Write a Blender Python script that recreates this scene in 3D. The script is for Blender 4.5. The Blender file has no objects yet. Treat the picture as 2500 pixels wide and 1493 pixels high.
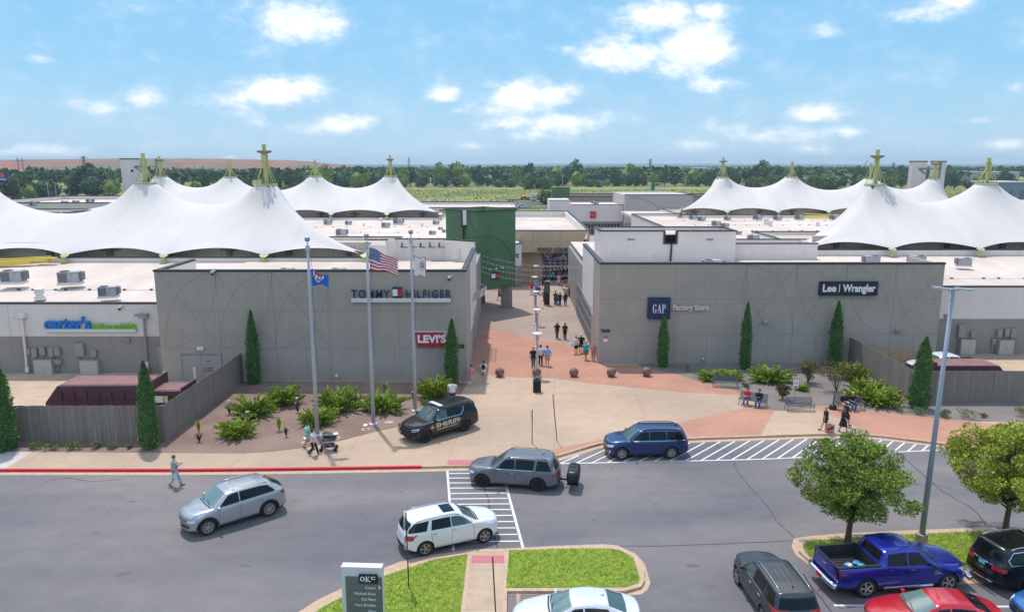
import bpy, bmesh, math, random
import numpy as np
from mathutils import Vector, Matrix
R = math.radians
rnd = random.Random(7)
sc = bpy.context.scene
col = sc.collection

# ---------------------------------------------------------------- camera
CAM_H, FPX, PITCH = 17.2, 1800.0, R(10.82)
cd = bpy.data.cameras.new('camera'); cam = bpy.data.objects.new('camera', cd); col.objects.link(cam)
cam.location = (0, 0, CAM_H); cam.rotation_euler = (R(90) - PITCH, 0, 0)
cd.sensor_width = 36; cd.lens = 36 * FPX / 2500; cd.clip_end = 60000; cd.clip_start = .5
sc.camera = cam

# ---------------------------------------------------------------- light
SUN_EL, SUN_AZ = R(67.5), math.atan2(-.17, .37)          # azimuth from +Y towards +X
sd = Vector((math.sin(SUN_AZ) * math.cos(SUN_EL), math.cos(SUN_AZ) * math.cos(SUN_EL), math.sin(SUN_EL)))
sl = bpy.data.lights.new('sun', 'SUN'); sl.energy = 2.1; sl.angle = R(1.2); sl.color = (1, .955, .90)
so = bpy.data.objects.new('sun', sl); col.objects.link(so)
so.rotation_euler = sd.to_track_quat('Z', 'Y').to_euler(); so.location = (0, 0, 60)
SKY_STRENGTH = .15
vs = sc.view_settings; vs.view_transform = 'Standard'; vs.look = 'None'; vs.gamma = 1; vs.exposure = 0.64

def cam_dir(px, py):
    """direction of a survey reading (pixel of the 2500 px photograph) from the camera station"""
    u = (px - 1250) / FPX; v = (py - 746.5) / FPX
    c, s = math.cos(PITCH), math.sin(PITCH)
    return Vector((u, c - v * s, -s - v * c))
def G(px, py, z=0.13):
    d = cam_dir(px, py); t = (z - CAM_H) / d.z
    return Vector((d.x * t, d.y * t, z))
def ATY(px, py, Y):
    d = cam_dir(px, py); t = Y / d.y
    return Vector((d.x * t, Y, CAM_H + d.z * t))

w = bpy.data.worlds.new('World'); sc.world = w; w.use_nodes = True
nt = w.node_tree; nt.nodes.clear()
def N(tp, **k):
    n = nt.nodes.new(tp)
    for a, b in k.items(): setattr(n, a, b)
    return n
def M(op, a, b=None, c=None, clamp=False):
    n = N('ShaderNodeMath', operation=op, use_clamp=clamp)
    for i, v in enumerate((a, b, c)):
        if v is None: continue
        if isinstance(v, (int, float)): n.inputs[i].default_value = v
        else: nt.links.new(v, n.inputs[i])
    return n.outputs[0]
def build_sky():
    L = nt.links.new
    out = N('ShaderNodeOutputWorld'); bg = N('ShaderNodeBackground'); L(bg.outputs[0], out.inputs[0])
    sky = N('ShaderNodeTexSky', sky_type='NISHITA'); sky.sun_disc = False
    sky.sun_elevation = SUN_EL; sky.sun_rotation = SUN_AZ; sky.altitude = 350; sky.air_density = 1.0; sky.dust_density = .35; sky.ozone_density = 1.6
    tc = N('ShaderNodeTexCoord'); sp = N('ShaderNodeSeparateXYZ'); L(tc.outputs['Generated'], sp.inputs[0])
    x, y, z = sp.outputs
    az = M('ARCTAN2', x, y); el = M('ARCSINE', z)
    cv = N('ShaderNodeCombineXYZ'); L(az, cv.inputs[0]); L(el, cv.inputs[1])
    # warp the cloud coordinates so the outlines billow
    mp = N('ShaderNodeVectorMath', operation='MULTIPLY'); L(cv.outputs[0], mp.inputs[0]); mp.inputs[1].default_value = (1, 1.7, 1)
    n1 = N('ShaderNodeTexNoise'); n1.inputs['Scale'].default_value = 14; n1.inputs['Detail'].default_value = 9; n1.inputs['Roughness'].default_value = .58; L(mp.outputs[0], n1.inputs['Vector'])
    n2 = N('ShaderNodeTexNoise'); n2.inputs['Scale'].default_value = 45; n2.inputs['Detail'].default_value = 8; n2.inputs['Roughness'].default_value = .62; L(mp.outputs[0], n2.inputs['Vector'])
    # clouds: centre px, centre py, half width, half height, strength
    C = [(745,52,135,62,1.3),(600,20,60,45,.45),(520,10,80,30,.3),(330,20,60,30,.35),(60,20,60,25,.3),(95,143,48,18,.75),(565,45,60,22,.45),
         (665,228,150,48,1.25),(735,215,95,40,1.2),(350,235,90,38,.75),(245,262,90,24,.6),(180,250,80,22,.4),(380,290,60,20,.35),(640,292,110,26,.5),(850,305,120,30,1.0),(760,312,90,22,.7),(620,270,80,22,.5),
         (120,365,140,24,.75),(20,372,60,18,.7),(560,383,40,8,.8),(520,320,80,18,.3),
         (1080,230,55,26,1.1),(1290,235,135,50,1.35),(1200,270,110,30,.8),(1380,300,130,36,1.2),(1240,300,90,28,.9),(1300,330,120,22,.7),(1440,330,80,20,.5),(1170,355,90,14,.5),(1120,270,60,18,.6),
         (1600,45,105,48,1.25),(1560,130,160,55,1.25),(1690,115,125,70,1.35),(1660,165,120,34,.9),(1740,28,75,26,.85),(1750,203,95,26,1.0),(1380,118,60,20,.6),(1470,125,60,38,.8),(1720,222,70,12,.5),
         (2010,78,75,36,.85),(2250,30,130,38,.85),(2330,5,90,30,.9),(2150,60,90,25,.45),(2430,60,60,14,.3),
         (1985,278,115,34,1.0),(1900,325,160,38,.7),(1790,310,90,40,.65),(2070,322,60,20,.9),(1700,350,120,26,.6),(2000,365,170,18,.5),(2385,293,60,26,.7),(2440,350,90,22,.8),(2480,215,40,20,.5),(2330,290,50,14,.3),(1290,402,160,10,.7),(2440,395,60,10,.5),
         (2900,200,300,120,1.0),(-500,150,300,120,1.0),(-900,300,300,60,.8)]
    C += [(px + rnd.uniform(-.5, .5) * hw, py + rnd.uniform(-.2, .5) * hh, hw * 1.5, hh * 1.3, .30 + .12 * rnd.random()) for (px, py, hw, hh, st) in C[:44] if st > .85]
    tot = None; low = None
    for (px, py, hw, hh, st) in C:
        d = cam_dir(px, py).normalized(); d1 = cam_dir(px + hw, py).normalized(); d2 = cam_dir(px, py - hh).normalized()
        a0, e0 = math.atan2(d.x, d.y), math.asin(d.z)
        ra = abs(math.atan2(d1.x, d1.y) - a0) * 1.3; re = abs(math.asin(d2.z) - e0) * 1.3
        s = N('ShaderNodeVectorMath', operation='SUBTRACT'); L(cv.outputs[0], s.inputs[0]); s.inputs[1].default_value = (a0, e0, 0)
        m = N('ShaderNodeVectorMath', operation='MULTIPLY'); L(s.outputs[0], m.inputs[0]); m.inputs[1].default_value = (1 / ra, 1 / re, 0)
        ln = N('ShaderNodeVectorMath', operation='LENGTH'); L(m.outputs[0], ln.inputs[0])
        f = M('MULTIPLY', M('MAXIMUM', M('SUBTRACT', 1.0, ln.outputs['Value']), 0.0), st)
        tot = f if tot is None else M('SMOOTH_MAX', tot, f, .25)
    # dome-wide scattered cumulus out of the frame, for the light they give
    pl = N('ShaderNodeVectorMath', operation='DIVIDE'); L(tc.outputs['Generated'], pl.inputs[0])
    zz = M('ADD', M('MAXIMUM', z, 0.0), .12); cz = N('ShaderNodeCombineXYZ'); L(zz, cz.inputs[0]); L(zz, cz.inputs[1]); cz.inputs[2].default_value = 1; L(cz.outputs[0], pl.inputs[1])
    n3 = N('ShaderNodeTexNoise'); n3.inputs['Scale'].default_value = 1.6; n3.inputs['Detail'].default_value = 7; L(pl.outputs[0], n3.inputs['Vector'])
    over = M('MULTIPLY', M('SUBTRACT', n3.outputs[0], .36), M('MULTIPLY', M('SUBTRACT', z, .32), 8, clamp=True))
    tot = M('MAXIMUM', tot, M('MULTIPLY', over, 3.2))
    nn = M('ADD', M('MULTIPLY', M('SUBTRACT', n1.outputs[0], .5), 1.9), M('MULTIPLY', M('SUBTRACT', n2.outputs[0], .5), .8))
    dens = M('ADD', tot, M('MULTIPLY', nn, M('MINIMUM', M('MULTIPLY', tot, 2.5), 1.0)))
    mr = N('ShaderNodeMapRange', interpolation_type='SMOOTHSTEP'); L(dens, mr.inputs[0]); mr.inputs[1].default_value = .08; mr.inputs[2].default_value = 1.05
    # the sky colour: physical sky, tinted
    grad = N('ShaderNodeValToRGB'); L(M('MULTIPLY', M('MAXIMUM', el, 0.0), 1 / .9), grad.inputs[0])
    e = grad.color_ramp.elements; e[0].position = 0; e[0].color = (3.0, 3.0, 3.0, 1)
    e[0].color = (.47, .72, .90, 1); e[1].position = .5; e[1].color = (.16, .53, .93, 1)
    k = e.new(.14); k.color = (.29, .63, .93, 1); k = e.new(1.0); k.color = (.16, .42, .80, 1)
    gm = N('ShaderNodeMix', data_type='RGBA', blend_type='MULTIPLY'); gm.inputs[0].default_value = 1; L(grad.outputs[0], gm.inputs[6]); gm.inputs[7].default_value = (4.1, 4.1, 4.1, 1)
    mx = N('ShaderNodeMix', data_type='RGBA'); mx.inputs[0].default_value = .92; L(sky.outputs[0], mx.inputs[6]); L(gm.outputs[2], mx.inputs[7])
    cc = N('ShaderNodeValToRGB'); L(M('ADD', M('MULTIPLY', n2.outputs[0], .5), M('MULTIPLY', dens, .55)), cc.inputs[0])
    e = cc.color_ramp.elements; e[0].position = .34; e[0].color = (.66, .74, .86, 1); e[1].position = .9; e[1].color = (1, 1, 1, 1)
    cm = N('ShaderNodeMix', data_type='RGBA', blend_type='MULTIPLY'); cm.inputs[0].default_value = 1; L(cc.outputs[0], cm.inputs[6]); cb = N('ShaderNodeMix', data_type='RGBA'); L(M('MULTIPLY', M('SUBTRACT', z, .34), 5, clamp=True), cb.inputs[0]); cb.inputs[6].default_value = (5.6, 5.6, 5.65, 1); cb.inputs[7].default_value = (10.2, 9.6, 9.0, 1); L(cb.outputs[2], cm.inputs[7])
    fin = N('ShaderNodeMix', data_type='RGBA'); L(M('MULTIPLY', mr.outputs[0], .97), fin.inputs[0]); L(mx.outputs[2], fin.inputs[6]); L(cm.outputs[2], fin.inputs[7])
    L(fin.outputs[2], bg.inputs[0]); bg.inputs[1].default_value = SKY_STRENGTH
build_sky()
sc.cycles.max_bounces = 6; sc.cycles.diffuse_bounces = 3; sc.cycles.glossy_bounces = 3; sc.cycles.transmission_bounces = 4; sc.cycles.volume_bounces = 0
sc.cycles.caustics_reflective = False; sc.cycles.caustics_refractive = False; sc.cycles.sample_clamp_indirect = 6
sc.cycles.use_denoising = True

# ---------------------------------------------------------------- materials
MATS = {}
def mat(name, c=(.5, .5, .5), rough=.6, metal=0., var=0., vscale=3., bump=0., bscale=20., coat=0., c2=None, spec=.5, detail=4., stretch=None, emit=None, lo=.35, hi=.65, trans=0.):
    if name in MATS: return MATS[name]
    m = bpy.data.materials.new(name); m.use_nodes = True; t = m.node_tree; b = t.nodes['Principled BSDF']
    b.inputs['Roughness'].default_value = rough; b.inputs['Metallic'].default_value = metal
    b.inputs['Coat Weight'].default_value = coat; b.inputs['Coat Roughness'].default_value = .05; b.inputs['Specular IOR Level'].default_value = spec
    b.inputs['Base Color'].default_value = (*c, 1); m.diffuse_color = (*c, 1)
    if emit: b.inputs['Emission Color'].default_value = (*c, 1); b.inputs['Emission Strength'].default_value = emit
    if var or c2 or bump:
        tc = t.nodes.new('ShaderNodeTexCoord'); src = tc.outputs['Object']
        if stretch:
            mp = t.nodes.new('ShaderNodeMapping'); mp.inputs['Scale'].default_value = stretch; t.links.new(src, mp.inputs[0]); src = mp.outputs[0]
    if var or c2:
        n = t.nodes.new('ShaderNodeTexNoise'); n.inputs['Scale'].default_value = vscale; n.inputs['Detail'].default_value = detail; n.inputs['Roughness'].default_value = .62; t.links.new(src, n.inputs['Vector'])
        r = t.nodes.new('ShaderNodeValToRGB'); t.links.new(n.outputs[0], r.inputs[0])
        a = tuple(max(0, v * (1 - var)) for v in c); d = c2 or tuple(min(1, v * (1 + var)) for v in c)
        r.color_ramp.elements[0].color = (*a, 1); r.color_ramp.elements[1].color = (*d, 1)
        r.color_ramp.elements[0].position = lo; r.color_ramp.elements[1].position = hi
        t.links.new(r.outputs[0], b.inputs['Base Color'])
    if bump:
        n = t.nodes.new('ShaderNodeTexNoise'); n.inputs['Scale'].default_value = bscale; n.inputs['Detail'].default_value = 3; t.links.new(src, n.inputs['Vector'])
        bp = t.nodes.new('ShaderNodeBump'); bp.inputs['Strength'].default_value = bump; bp.inputs['Distance'].default_value = .02
        t.links.new(n.outputs[0], bp.inputs['Height']); t.links.new(bp.outputs[0], b.inputs['Normal'])
    if trans: b.inputs['Subsurface Weight'].default_value = 0
    MATS[name] = m; return m

def layered(m, layers, joint=None):
    """adds multiplicative noise layers (scale, dark factor, lo, hi, stretch) and optional slab joints to a material's colour"""
    t = m.node_tree; b = t.nodes['Principled BSDF']; L = t.links.new
    tc = t.nodes.new('ShaderNodeTexCoord')
    if b.inputs['Base Color'].links: cur = b.inputs['Base Color'].links[0].from_socket
    else:
        rg = t.nodes.new('ShaderNodeRGB'); rg.outputs[0].default_value = b.inputs['Base Color'].default_value; cur = rg.outputs[0]
    for (s, f, lo, hi, st, dt) in layers:
        mp = t.nodes.new('ShaderNodeMapping'); mp.inputs['Scale'].default_value = st or (1, 1, 1); L(tc.outputs['Object'], mp.inputs[0])
        n = t.nodes.new('ShaderNodeTexNoise'); n.inputs['Scale'].default_value = s; n.inputs['Detail'].default_value = dt; L(mp.outputs[0], n.inputs['Vector'])
        r = t.nodes.new('ShaderNodeValToRGB'); L(n.outputs[0], r.inputs[0])
        f = f if isinstance(f, tuple) else (f, f, f)
        r.color_ramp.elements[0].position = lo; r.color_ramp.elements[0].color = (*f, 1); r.color_ramp.elements[1].position = hi; r.color_ramp.elements[1].color = (1, 1, 1, 1)
        x = t.nodes.new('ShaderNodeMix'); x.data_type = 'RGBA'; x.blend_type = 'MULTIPLY'; x.inputs[0].default_value = 1; L(cur, x.inputs[6]); L(r.outputs[0], x.inputs[7]); cur = x.outputs[2]
    if joint:
        w_, h_, ms, f, rot = joint
        mp = t.nodes.new('ShaderNodeMapping'); mp.inputs['Rotation'].default_value = rot; L(tc.outputs['Object'], mp.inputs[0])
        br = t.nodes.new('ShaderNodeTexBrick'); br.offset = 0; br.inputs['Scale'].default_value = 1; br.inputs['Brick Width'].default_value = w_; br.inputs['Row Height'].default_value = h_
        br.inputs['Mortar Size'].default_value = ms; br.inputs['Mortar Smooth'].default_value = 0
        for q in ('Color1', 'Color2'): br.inputs[q].default_value = (1, 1, 1, 1)
        br.inputs['Color2'].default_value = (.94, .94, .94, 1)
        br.inputs['Mortar'].default_value = (f, f, f, 1); L(mp.outputs[0], br.inputs[0])
        x = t.nodes.new('ShaderNodeMix'); x.data_type = 'RGBA'; x.blend_type = 'MULTIPLY'; x.inputs[0].default_value = 1; L(cur, x.inputs[6]); L(br.outputs[0], x.inputs[7]); cur = x.outputs[2]
    L(cur, b.inputs['Base Color']); return m

# ---------------------------------------------------------------- mesh helpers
class MB:
    def __init__(s): s.v = []; s.f = []; s.mi = []; s.m = 0
    def add(s, vs, fs, mi=None):
        o = len(s.v); s.v += [tuple(p) for p in vs]; s.f += [tuple(i + o for i in f) for f in fs]; s.mi += [s.m if mi is None else mi] * len(fs); return s
    def box(s, x0, x1, y0, y1, z0, z1, mi=None):
        return s.add([(x0,y0,z0),(x1,y0,z0),(x1,y1,z0),(x0,y1,z0),(x0,y0,z1),(x1,y0,z1),(x1,y1,z1),(x0,y1,z1)],
                     [(0,3,2,1),(4,5,6,7),(0,1,5,4),(1,2,6,5),(2,3,7,6),(3,0,4,7)], mi)
    def obox(s, c, sx, sy, sz, rz=0, mi=None, rx=0, ry=0):
        """box centred at c, turned"""
        m = Matrix.Translation(c) @ Matrix.Rotation(rz, 4, 'Z') @ Matrix.Rotation(ry, 4, 'Y') @ Matrix.Rotation(rx, 4, 'X')
        vs = [m @ Vector((a * sx / 2, b * sy / 2, c_ * sz / 2)) for c_ in (-1, 1) for (a, b) in ((-1,-1),(1,-1),(1,1),(-1,1))]
        return s.add(vs, [(0,3,2,1),(4,5,6,7),(0,1,5,4),(1,2,6,5),(2,3,7,6),(3,0,4,7)], mi)
    def quad(s, a, b, c, d, mi=None): return s.add([a, b, c, d], [(0, 1, 2, 3)], mi)
    def prism(s, pts, z0, z1, mi=None):
        n = len(pts)
        ar = sum(pts[i][0] * pts[(i + 1) % n][1] - pts[(i + 1) % n][0] * pts[i][1] for i in range(n))
        if ar < 0: pts = pts[::-1]
        vs = [(p[0], p[1], z0) for p in pts] + [(p[0], p[1], z1) for p in pts]
        return s.add(vs, [tuple(range(n - 1, -1, -1)), tuple(range(n, 2 * n))] + [(i, (i + 1) % n, n + (i + 1) % n, n + i) for i in range(n)], mi)
    def prismy(s, pts, y0, y1, mi=None):
        """pts (x,z), extruded along y"""
        n = len(pts)
        ar = sum(pts[i][0] * pts[(i + 1) % n][1] - pts[(i + 1) % n][0] * pts[i][1] for i in range(n))
        if ar < 0: pts = pts[::-1]
        vs = [(p[0], y0, p[1]) for p in pts] + [(p[0], y1, p[1]) for p in pts]
        return s.add(vs, [tuple(range(n)), tuple(range(2 * n - 1, n - 1, -1))] + [(i, n + i, n + (i + 1) % n, (i + 1) % n) for i in range(n)], mi)
    def tube(s, pts, rads, n=8, mi=None, cap=True):
        pts = [Vector(p) for p in pts]
        if isinstance(rads, (int, float)): rads = [rads] * len(pts)
        vs = []; up = None
        for i, p in enumerate(pts):
            d = (pts[min(i + 1, len(pts) - 1)] - pts[max(i - 1, 0)])
            d = d.normalized() if d.length > 1e-9 else Vector((0, 0, 1))
            if up is None: up = Vector((1, 0, 0)) if abs(d.z) > .9 else Vector((0, 0, 1))
            a = d.cross(up); a = a.normalized() if a.length > 1e-6 else d.orthogonal().normalized(); b = d.cross(a)
            up = a.cross(d) if abs(a.cross(d).length) > 0 else up
            for k in range(n):
                t = 2 * math.pi * k / n; vs.append(p + (a * math.cos(t) + b * math.sin(t)) * rads[i])
        fs = [(i * n + k, i * n + (k + 1) % n, (i + 1) * n + (k + 1) % n, (i + 1) * n + k) for i in range(len(pts) - 1) for k in range(n)]
        if cap: fs += [tuple(range(n - 1, -1, -1)), tuple(range((len(pts) - 1) * n, len(pts) * n))]
        return s.add(vs, fs, mi)
    def cyl(s, c, r, h, n=16, mi=None, r2=None):
        return s.tube([c, (c[0], c[1], c[2] + h)], [r, r if r2 is None else r2], n, mi)
    def lathe(s, prof, n=24, mi=None, c=(0, 0, 0)):
        vs = [(c[0] + r * math.cos(2 * math.pi * k / n), c[1] + r * math.sin(2 * math.pi * k / n), c[2] + z) for (r, z) in prof for k in range(n)]
        return s.add(vs, [(i * n + k, i * n + (k + 1) % n, (i + 1) * n + (k + 1) % n, (i + 1) * n + k) for i in range(len(prof) - 1) for k in range(n)], mi)
    def ball(s, c, r, n=12, mi=None, sz=1.):
        m = max(6, n // 2 + 1)
        return s.lathe([(max(1e-4, r * math.sin(math.pi * i / m)), -r * sz * math.cos(math.pi * i / m)) for i in range(m + 1)], n, mi, c)
    def strip(s, pts, wdt, z0, z1, mi=None, side=0):
        """ribbon slab along a polyline; side 0 centred, +1 to the left, -1 to the right"""
        P = [Vector((p[0], p[1])) for p in pts]; Lf = []; Rt = []
        for i, p in enumerate(P):
            d = (P[min(i + 1, len(P) - 1)] - P[max(i - 1, 0)]).normalized(); nn = Vector((-d.y, d.x))
            a, b = (wdt / 2, wdt / 2) if side == 0 else ((wdt, 0) if side > 0 else (0, wdt))
            Lf.append(p + nn * a); Rt.append(p - nn * b)
        n = len(P); vs = []
        for z in (z0, z1): vs += [(q.x, q.y, z) for q in Rt] + [(q.x, q.y, z) for q in Lf]
        fs = []
        for i in range(n - 1):
            fs += [(2*n + i, 2*n + i + 1, 3*n + i + 1, 3*n + i), (i, i + 1, 2*n + i + 1, 2*n + i), (n + i + 1, n + i, 3*n + i, 3*n + i + 1), (i + 1, i, n + i, n + i + 1)]
        fs += [(0, 2*n, 3*n, n), (n - 1, 2*n - 1, 4*n - 1, 3*n - 1)]
        return s.add(vs, fs, mi)
    def xf(s, m):
        s.v = [tuple(m @ Vector(p)) for p in s.v]; return s
    def mesh(s, name, mats, smooth=False):
        me = bpy.data.meshes.new(name); me.from_pydata(s.v, [], s.f)
        for k in (mats if isinstance(mats, (list, tuple)) else [mats]): me.materials.append(k)
        if len(me.materials) > 1: me.polygons.foreach_set('material_index', s.mi)
        if smooth: me.polygons.foreach_set('use_smooth', [True] * len(me.polygons))
        me.update(); return me
    def build(s, name, mats, parent=None, smooth=False, loc=None):
        return link(name, s.mesh(name, mats, smooth), parent, loc)
def link(name, me, parent=None, loc=None):
    o = bpy.data.objects.new(name, me); col.objects.link(o)
    if parent: o.parent = parent
    if loc is not None: o.location = loc
    return o
def autosmooth(o, ang=40):
    me = o.data; bm = bmesh.new(); bm.from_mesh(me)
    for f in bm.faces: f.smooth = True
    for e in bm.edges: e.smooth = not (len(e.link_faces) == 2 and e.calc_face_angle(0) > R(ang))
    bm.to_mesh(me); bm.free(); return o
def tag(o, label, cat, group=None):
    o['label'] = label; o['category'] = cat
    if group: o['group'] = group
    return o
def struct(o): o['kind'] = 'structure'; return o
def thing(name, label, cat, loc=(0, 0, 0), rz=0, group=None):
    o = bpy.data.objects.new(name, None); col.objects.link(o); o.location = loc; o.rotation_euler = (0, 0, rz); o.empty_display_size = .3
    return tag(o, label, cat, group)
def copy_tree(o, parent=None):
    c = o.copy(); col.objects.link(c)
    if parent: c.parent = parent
    for ch in list(o.children): copy_tree(ch, c)
    return c
def evalmesh(o):
    dg = bpy.context.evaluated_depsgraph_get(); dg.update()
    me = bpy.data.meshes.new_from_object(o.evaluated_get(dg)); return me
def text_mesh(txt, size, depth=.03, offset=0., sx=1., align='CENTER', spacing=1., shear=0.):
    cu = bpy.data.curves.new('lettering', 'FONT'); cu.body = txt; cu.size = size; cu.extrude = depth; cu.offset = offset; cu.align_x = align; cu.align_y = 'BOTTOM_BASELINE'; cu.space_character = spacing; cu.shear = shear; cu.resolution_u = 3
    o = bpy.data.objects.new('lettering', cu); col.objects.link(o); me = evalmesh(o); bpy.data.objects.remove(o); bpy.data.curves.remove(cu)
    for v in me.vertices: v.co.x *= sx
    return me
def text(name, txt, size, m, loc, rot=(R(90), 0, 0), parent=None, fit=None, **k):
    me = text_mesh(txt, size, **k)
    if fit:
        xs = [v.co.x for v in me.vertices]; f = fit / (max(xs) - min(xs))
        for v in me.vertices: v.co.x *= f
    me.materials.clear(); me.materials.append(m)
    o = link(name, me, parent, loc); o.rotation_euler = rot; return o
# ---------------------------------------------------------------- ground, road, paving
m_asph = layered(mat('asphalt', (.285, .248, .240), .88, bump=.25, bscale=60), [(.07, (.74,.79,.86), .40, .60, None, 3), (.16, (.80,.82,.86), .42, .58, (.35, 1.6, 1), 4), (.9, .90, .35, .65, (1, 1.6, 1), 5), (2.3, .80, .24, .36, None, 5), (9, .84, .3, .7, None, 6), (45, .72, .25, .75, None, 2)])
m_asph2 = layered(mat('asphalt_fresh', (.095, .088, .097), .88, bump=.25, bscale=60), [(.3, .8, .35, .65, None, 4), (45, .72, .25, .75, None, 2)])
m_conc = layered(mat('concrete_tan', (.55, .385, .268), .85, bump=.1, bscale=30), [(.12, (.82,.84,.88), .38, .62, None, 4), (1.2, .92, .35, .65, None, 5), (30, .93, .3, .7, None, 3)], joint=(6.2, 5.4, .018, .72, (0, 0, .06)))
m_conc2 = layered(mat('concrete_inner', (.42, .31, .245), .85, bump=.1, bscale=30), [(.15, (.86,.86,.88), .38, .62, None, 4), (1.5, .92, .35, .65, None, 5)], joint=(5, 5, .016, .78, (0, 0, 0)))
m_concl = mat('concrete_light', (.52, .47, .43), .85, var=.06, vscale=2)
m_kerb = layered(mat('kerb_concrete', (.52, .36, .25), .85, var=.1, vscale=3), [(14, .8, .3, .5, None, 4)])
m_terra = layered(mat('terracotta_paving', (.52, .25, .165), .85, bump=.1, bscale=30), [(.3, (.84,.88,.92), .38, .62, None, 4), (3, .9, .35, .65, None, 5)], joint=(5.2, 5.6, .018, .78, (0, 0, .05)))
m_red = layered(mat('red_kerb_paint', (.60, .012, .035), .6), [(6, .75, .3, .55, None, 5)])
m_white = layered(mat('road_paint_white', (.74, .71, .70), .7), [(12, .72, .3, .5, None, 6)])
m_mulch = layered(mat('bed_gravel', (.37, .25, .195), .95, bump=.8, bscale=14), [(.35, (.80,.74,.72), .35, .6, None, 4), (26, .55, .3, .7, None, 3), (7, .8, .3, .65, None, 4)])
m_mulchr = layered(mat('bed_gravel_grey', (.285, .235, .21), .95, bump=.8, bscale=14), [(.35, .85, .35, .6, None, 4), (26, .55, .3, .7, None, 3)])
m_tact = mat('tactile_paving', (.50, .16, .17), .8, var=.12, vscale=6)

# far ground: one sheet to the horizon
def field_material():
    m = mat('field', (.11, .13, .035), .95); t = m.node_tree; L = t.links.new; b = t.nodes['Principled BSDF']
    tc = t.nodes.new('ShaderNodeTexCoord'); r = []
    def ns(s, st, pal, dt=5):
        mp = t.nodes.new('ShaderNodeMapping'); mp.inputs['Scale'].default_value = st; L(tc.outputs['Object'], mp.inputs[0])
        n = t.nodes.new('ShaderNodeTexNoise'); n.inputs['Scale'].default_value = s; n.inputs['Detail'].default_value = dt; L(mp.outputs[0], n.inputs['Vector'])
        c = t.nodes.new('ShaderNodeValToRGB'); L(n.outputs[0], c.inputs[0]); c.color_ramp.elements.remove(c.color_ramp.elements[0])
        c.color_ramp.elements[0].position = pal[0][0]; c.color_ramp.elements[0].color = (*pal[0][1], 1)
        for q in pal[1:]: c.color_ramp.elements.new(q[0]).color = (*q[1], 1)
        return c.outputs[0]
    a = ns(.018, (1, 1, 1), [(.34, (.17, .22, .06)), (.5, (.29, .30, .08)), (.66, (.38, .33, .11))])
    c = ns(.35, (1, .5, 1), [(.3, (.62, .66, .6)), (.65, (1, 1, 1))])
    x = t.nodes.new('ShaderNodeMix'); x.data_type = 'RGBA'; x.blend_type = 'MULTIPLY'; x.inputs[0].default_value = 1; L(a, x.inputs[6]); L(c, x.inputs[7]); L(x.outputs[2], b.inputs['Base Color']); return m
g = MB(); g.quad((-30000, -3000, -.06), (30000, -3000, -.06), (30000, 45000, -.06), (-30000, 45000, -.06)); struct(g.build('ground', field_material()))
a = MB(); a.box(-75, 75, 8, 62, -.05, 0); struct(a.build('asphalt_road', m_asph))
# main kerb line (foot of the kerb face)
KP = [(-700,1152),(-200,1152),(0,1151.5),(300,1151.5),(500,1151),(750,1148),(1029,1143.5),(1092,1142),(1160,1141),(1230,1138),(1300,1130),(1364,1116),(1419,1099.6),(1472,1085),(1560,1078),(1678,1074.6),(1720,1073),(1861,1068),(1999,1063.5),(2070,1064),(2135,1066.7),(2225,1077),(2318,1089),(2410,1104),(2500,1122),(2700,1160),(2900,1200)]
def smooth(pts, n=4):
    P = [Vector((p[0], p[1])) for p in pts]; o = []
    for i in range(len(P) - 1):
        p0, p1, p2, p3 = P[max(i-1,0)], P[i], P[i+1], P[min(i+2,len(P)-1)]
        for k in range(n):
            t = k / n; o.append(.5 * ((2*p1) + (p2-p0)*t + (2*p0-5*p1+4*p2-p3)*t*t + (3*p1-p0-3*p2+p3)*t**3))
    return o + [P[-1]]
K = [G(x, y, 0) for x, y in KP]; KS = smooth(K, 4)
def part_of(pts, x0, x1): return [p for p in pts if x0 <= p.x <= x1]
xr0, xr1 = G(0, 1151, 0).x, G(1029, 1143.5, 0).x; xc0, xc1 = G(1085, 1142, 0).x, G(1250, 1136, 0).x
pz = MB(); inner = [(p.x, p.y) for p in KS]
# inset of .16 behind the kerb
def offs(pts, d):
    o = []
    for i, p in enumerate(pts):
        q = (Vector(pts[min(i+1,len(pts)-1)][:2]) - Vector(pts[max(i-1,0)][:2])).normalized(); o.append((p[0] - q.y * d, p[1] + q.x * d))
    return o
pl = offs(inner, .17) + [(75, 215), (-95, 215)]
pz.prism(pl, -.02, .13); struct(pz.build('plaza_paving', m_conc))
kb = MB(); kb.strip(inner, .17, -.01, .14, side=1); struct(kb.build('kerb', m_kerb))
kg = MB(); kg.strip(inner, .42, -.01, .008, side=-1); struct(kg.build('gutter', m_kerb))
red = MB(); red.strip(part_of(KS, -60, xr1), .176, 0, .146, side=1); o = red.build('red_kerb', m_red); o.location = (0, -.004, 0); struct(o)
text('kerb_lettering', 'FIRE LANE', .115, m_white, G(212, 1149.5, .0) + Vector((0, -.012, .02)), depth=.004, offset=.003, parent=o).location.z = .02
struct(MB().prism([G(-60,1101)[:2], G(83,1100.5)[:2], G(8,1146)[:2], G(-60,1146)[:2]], .12, .134).build('driveway_apron', m_concl))
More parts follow.
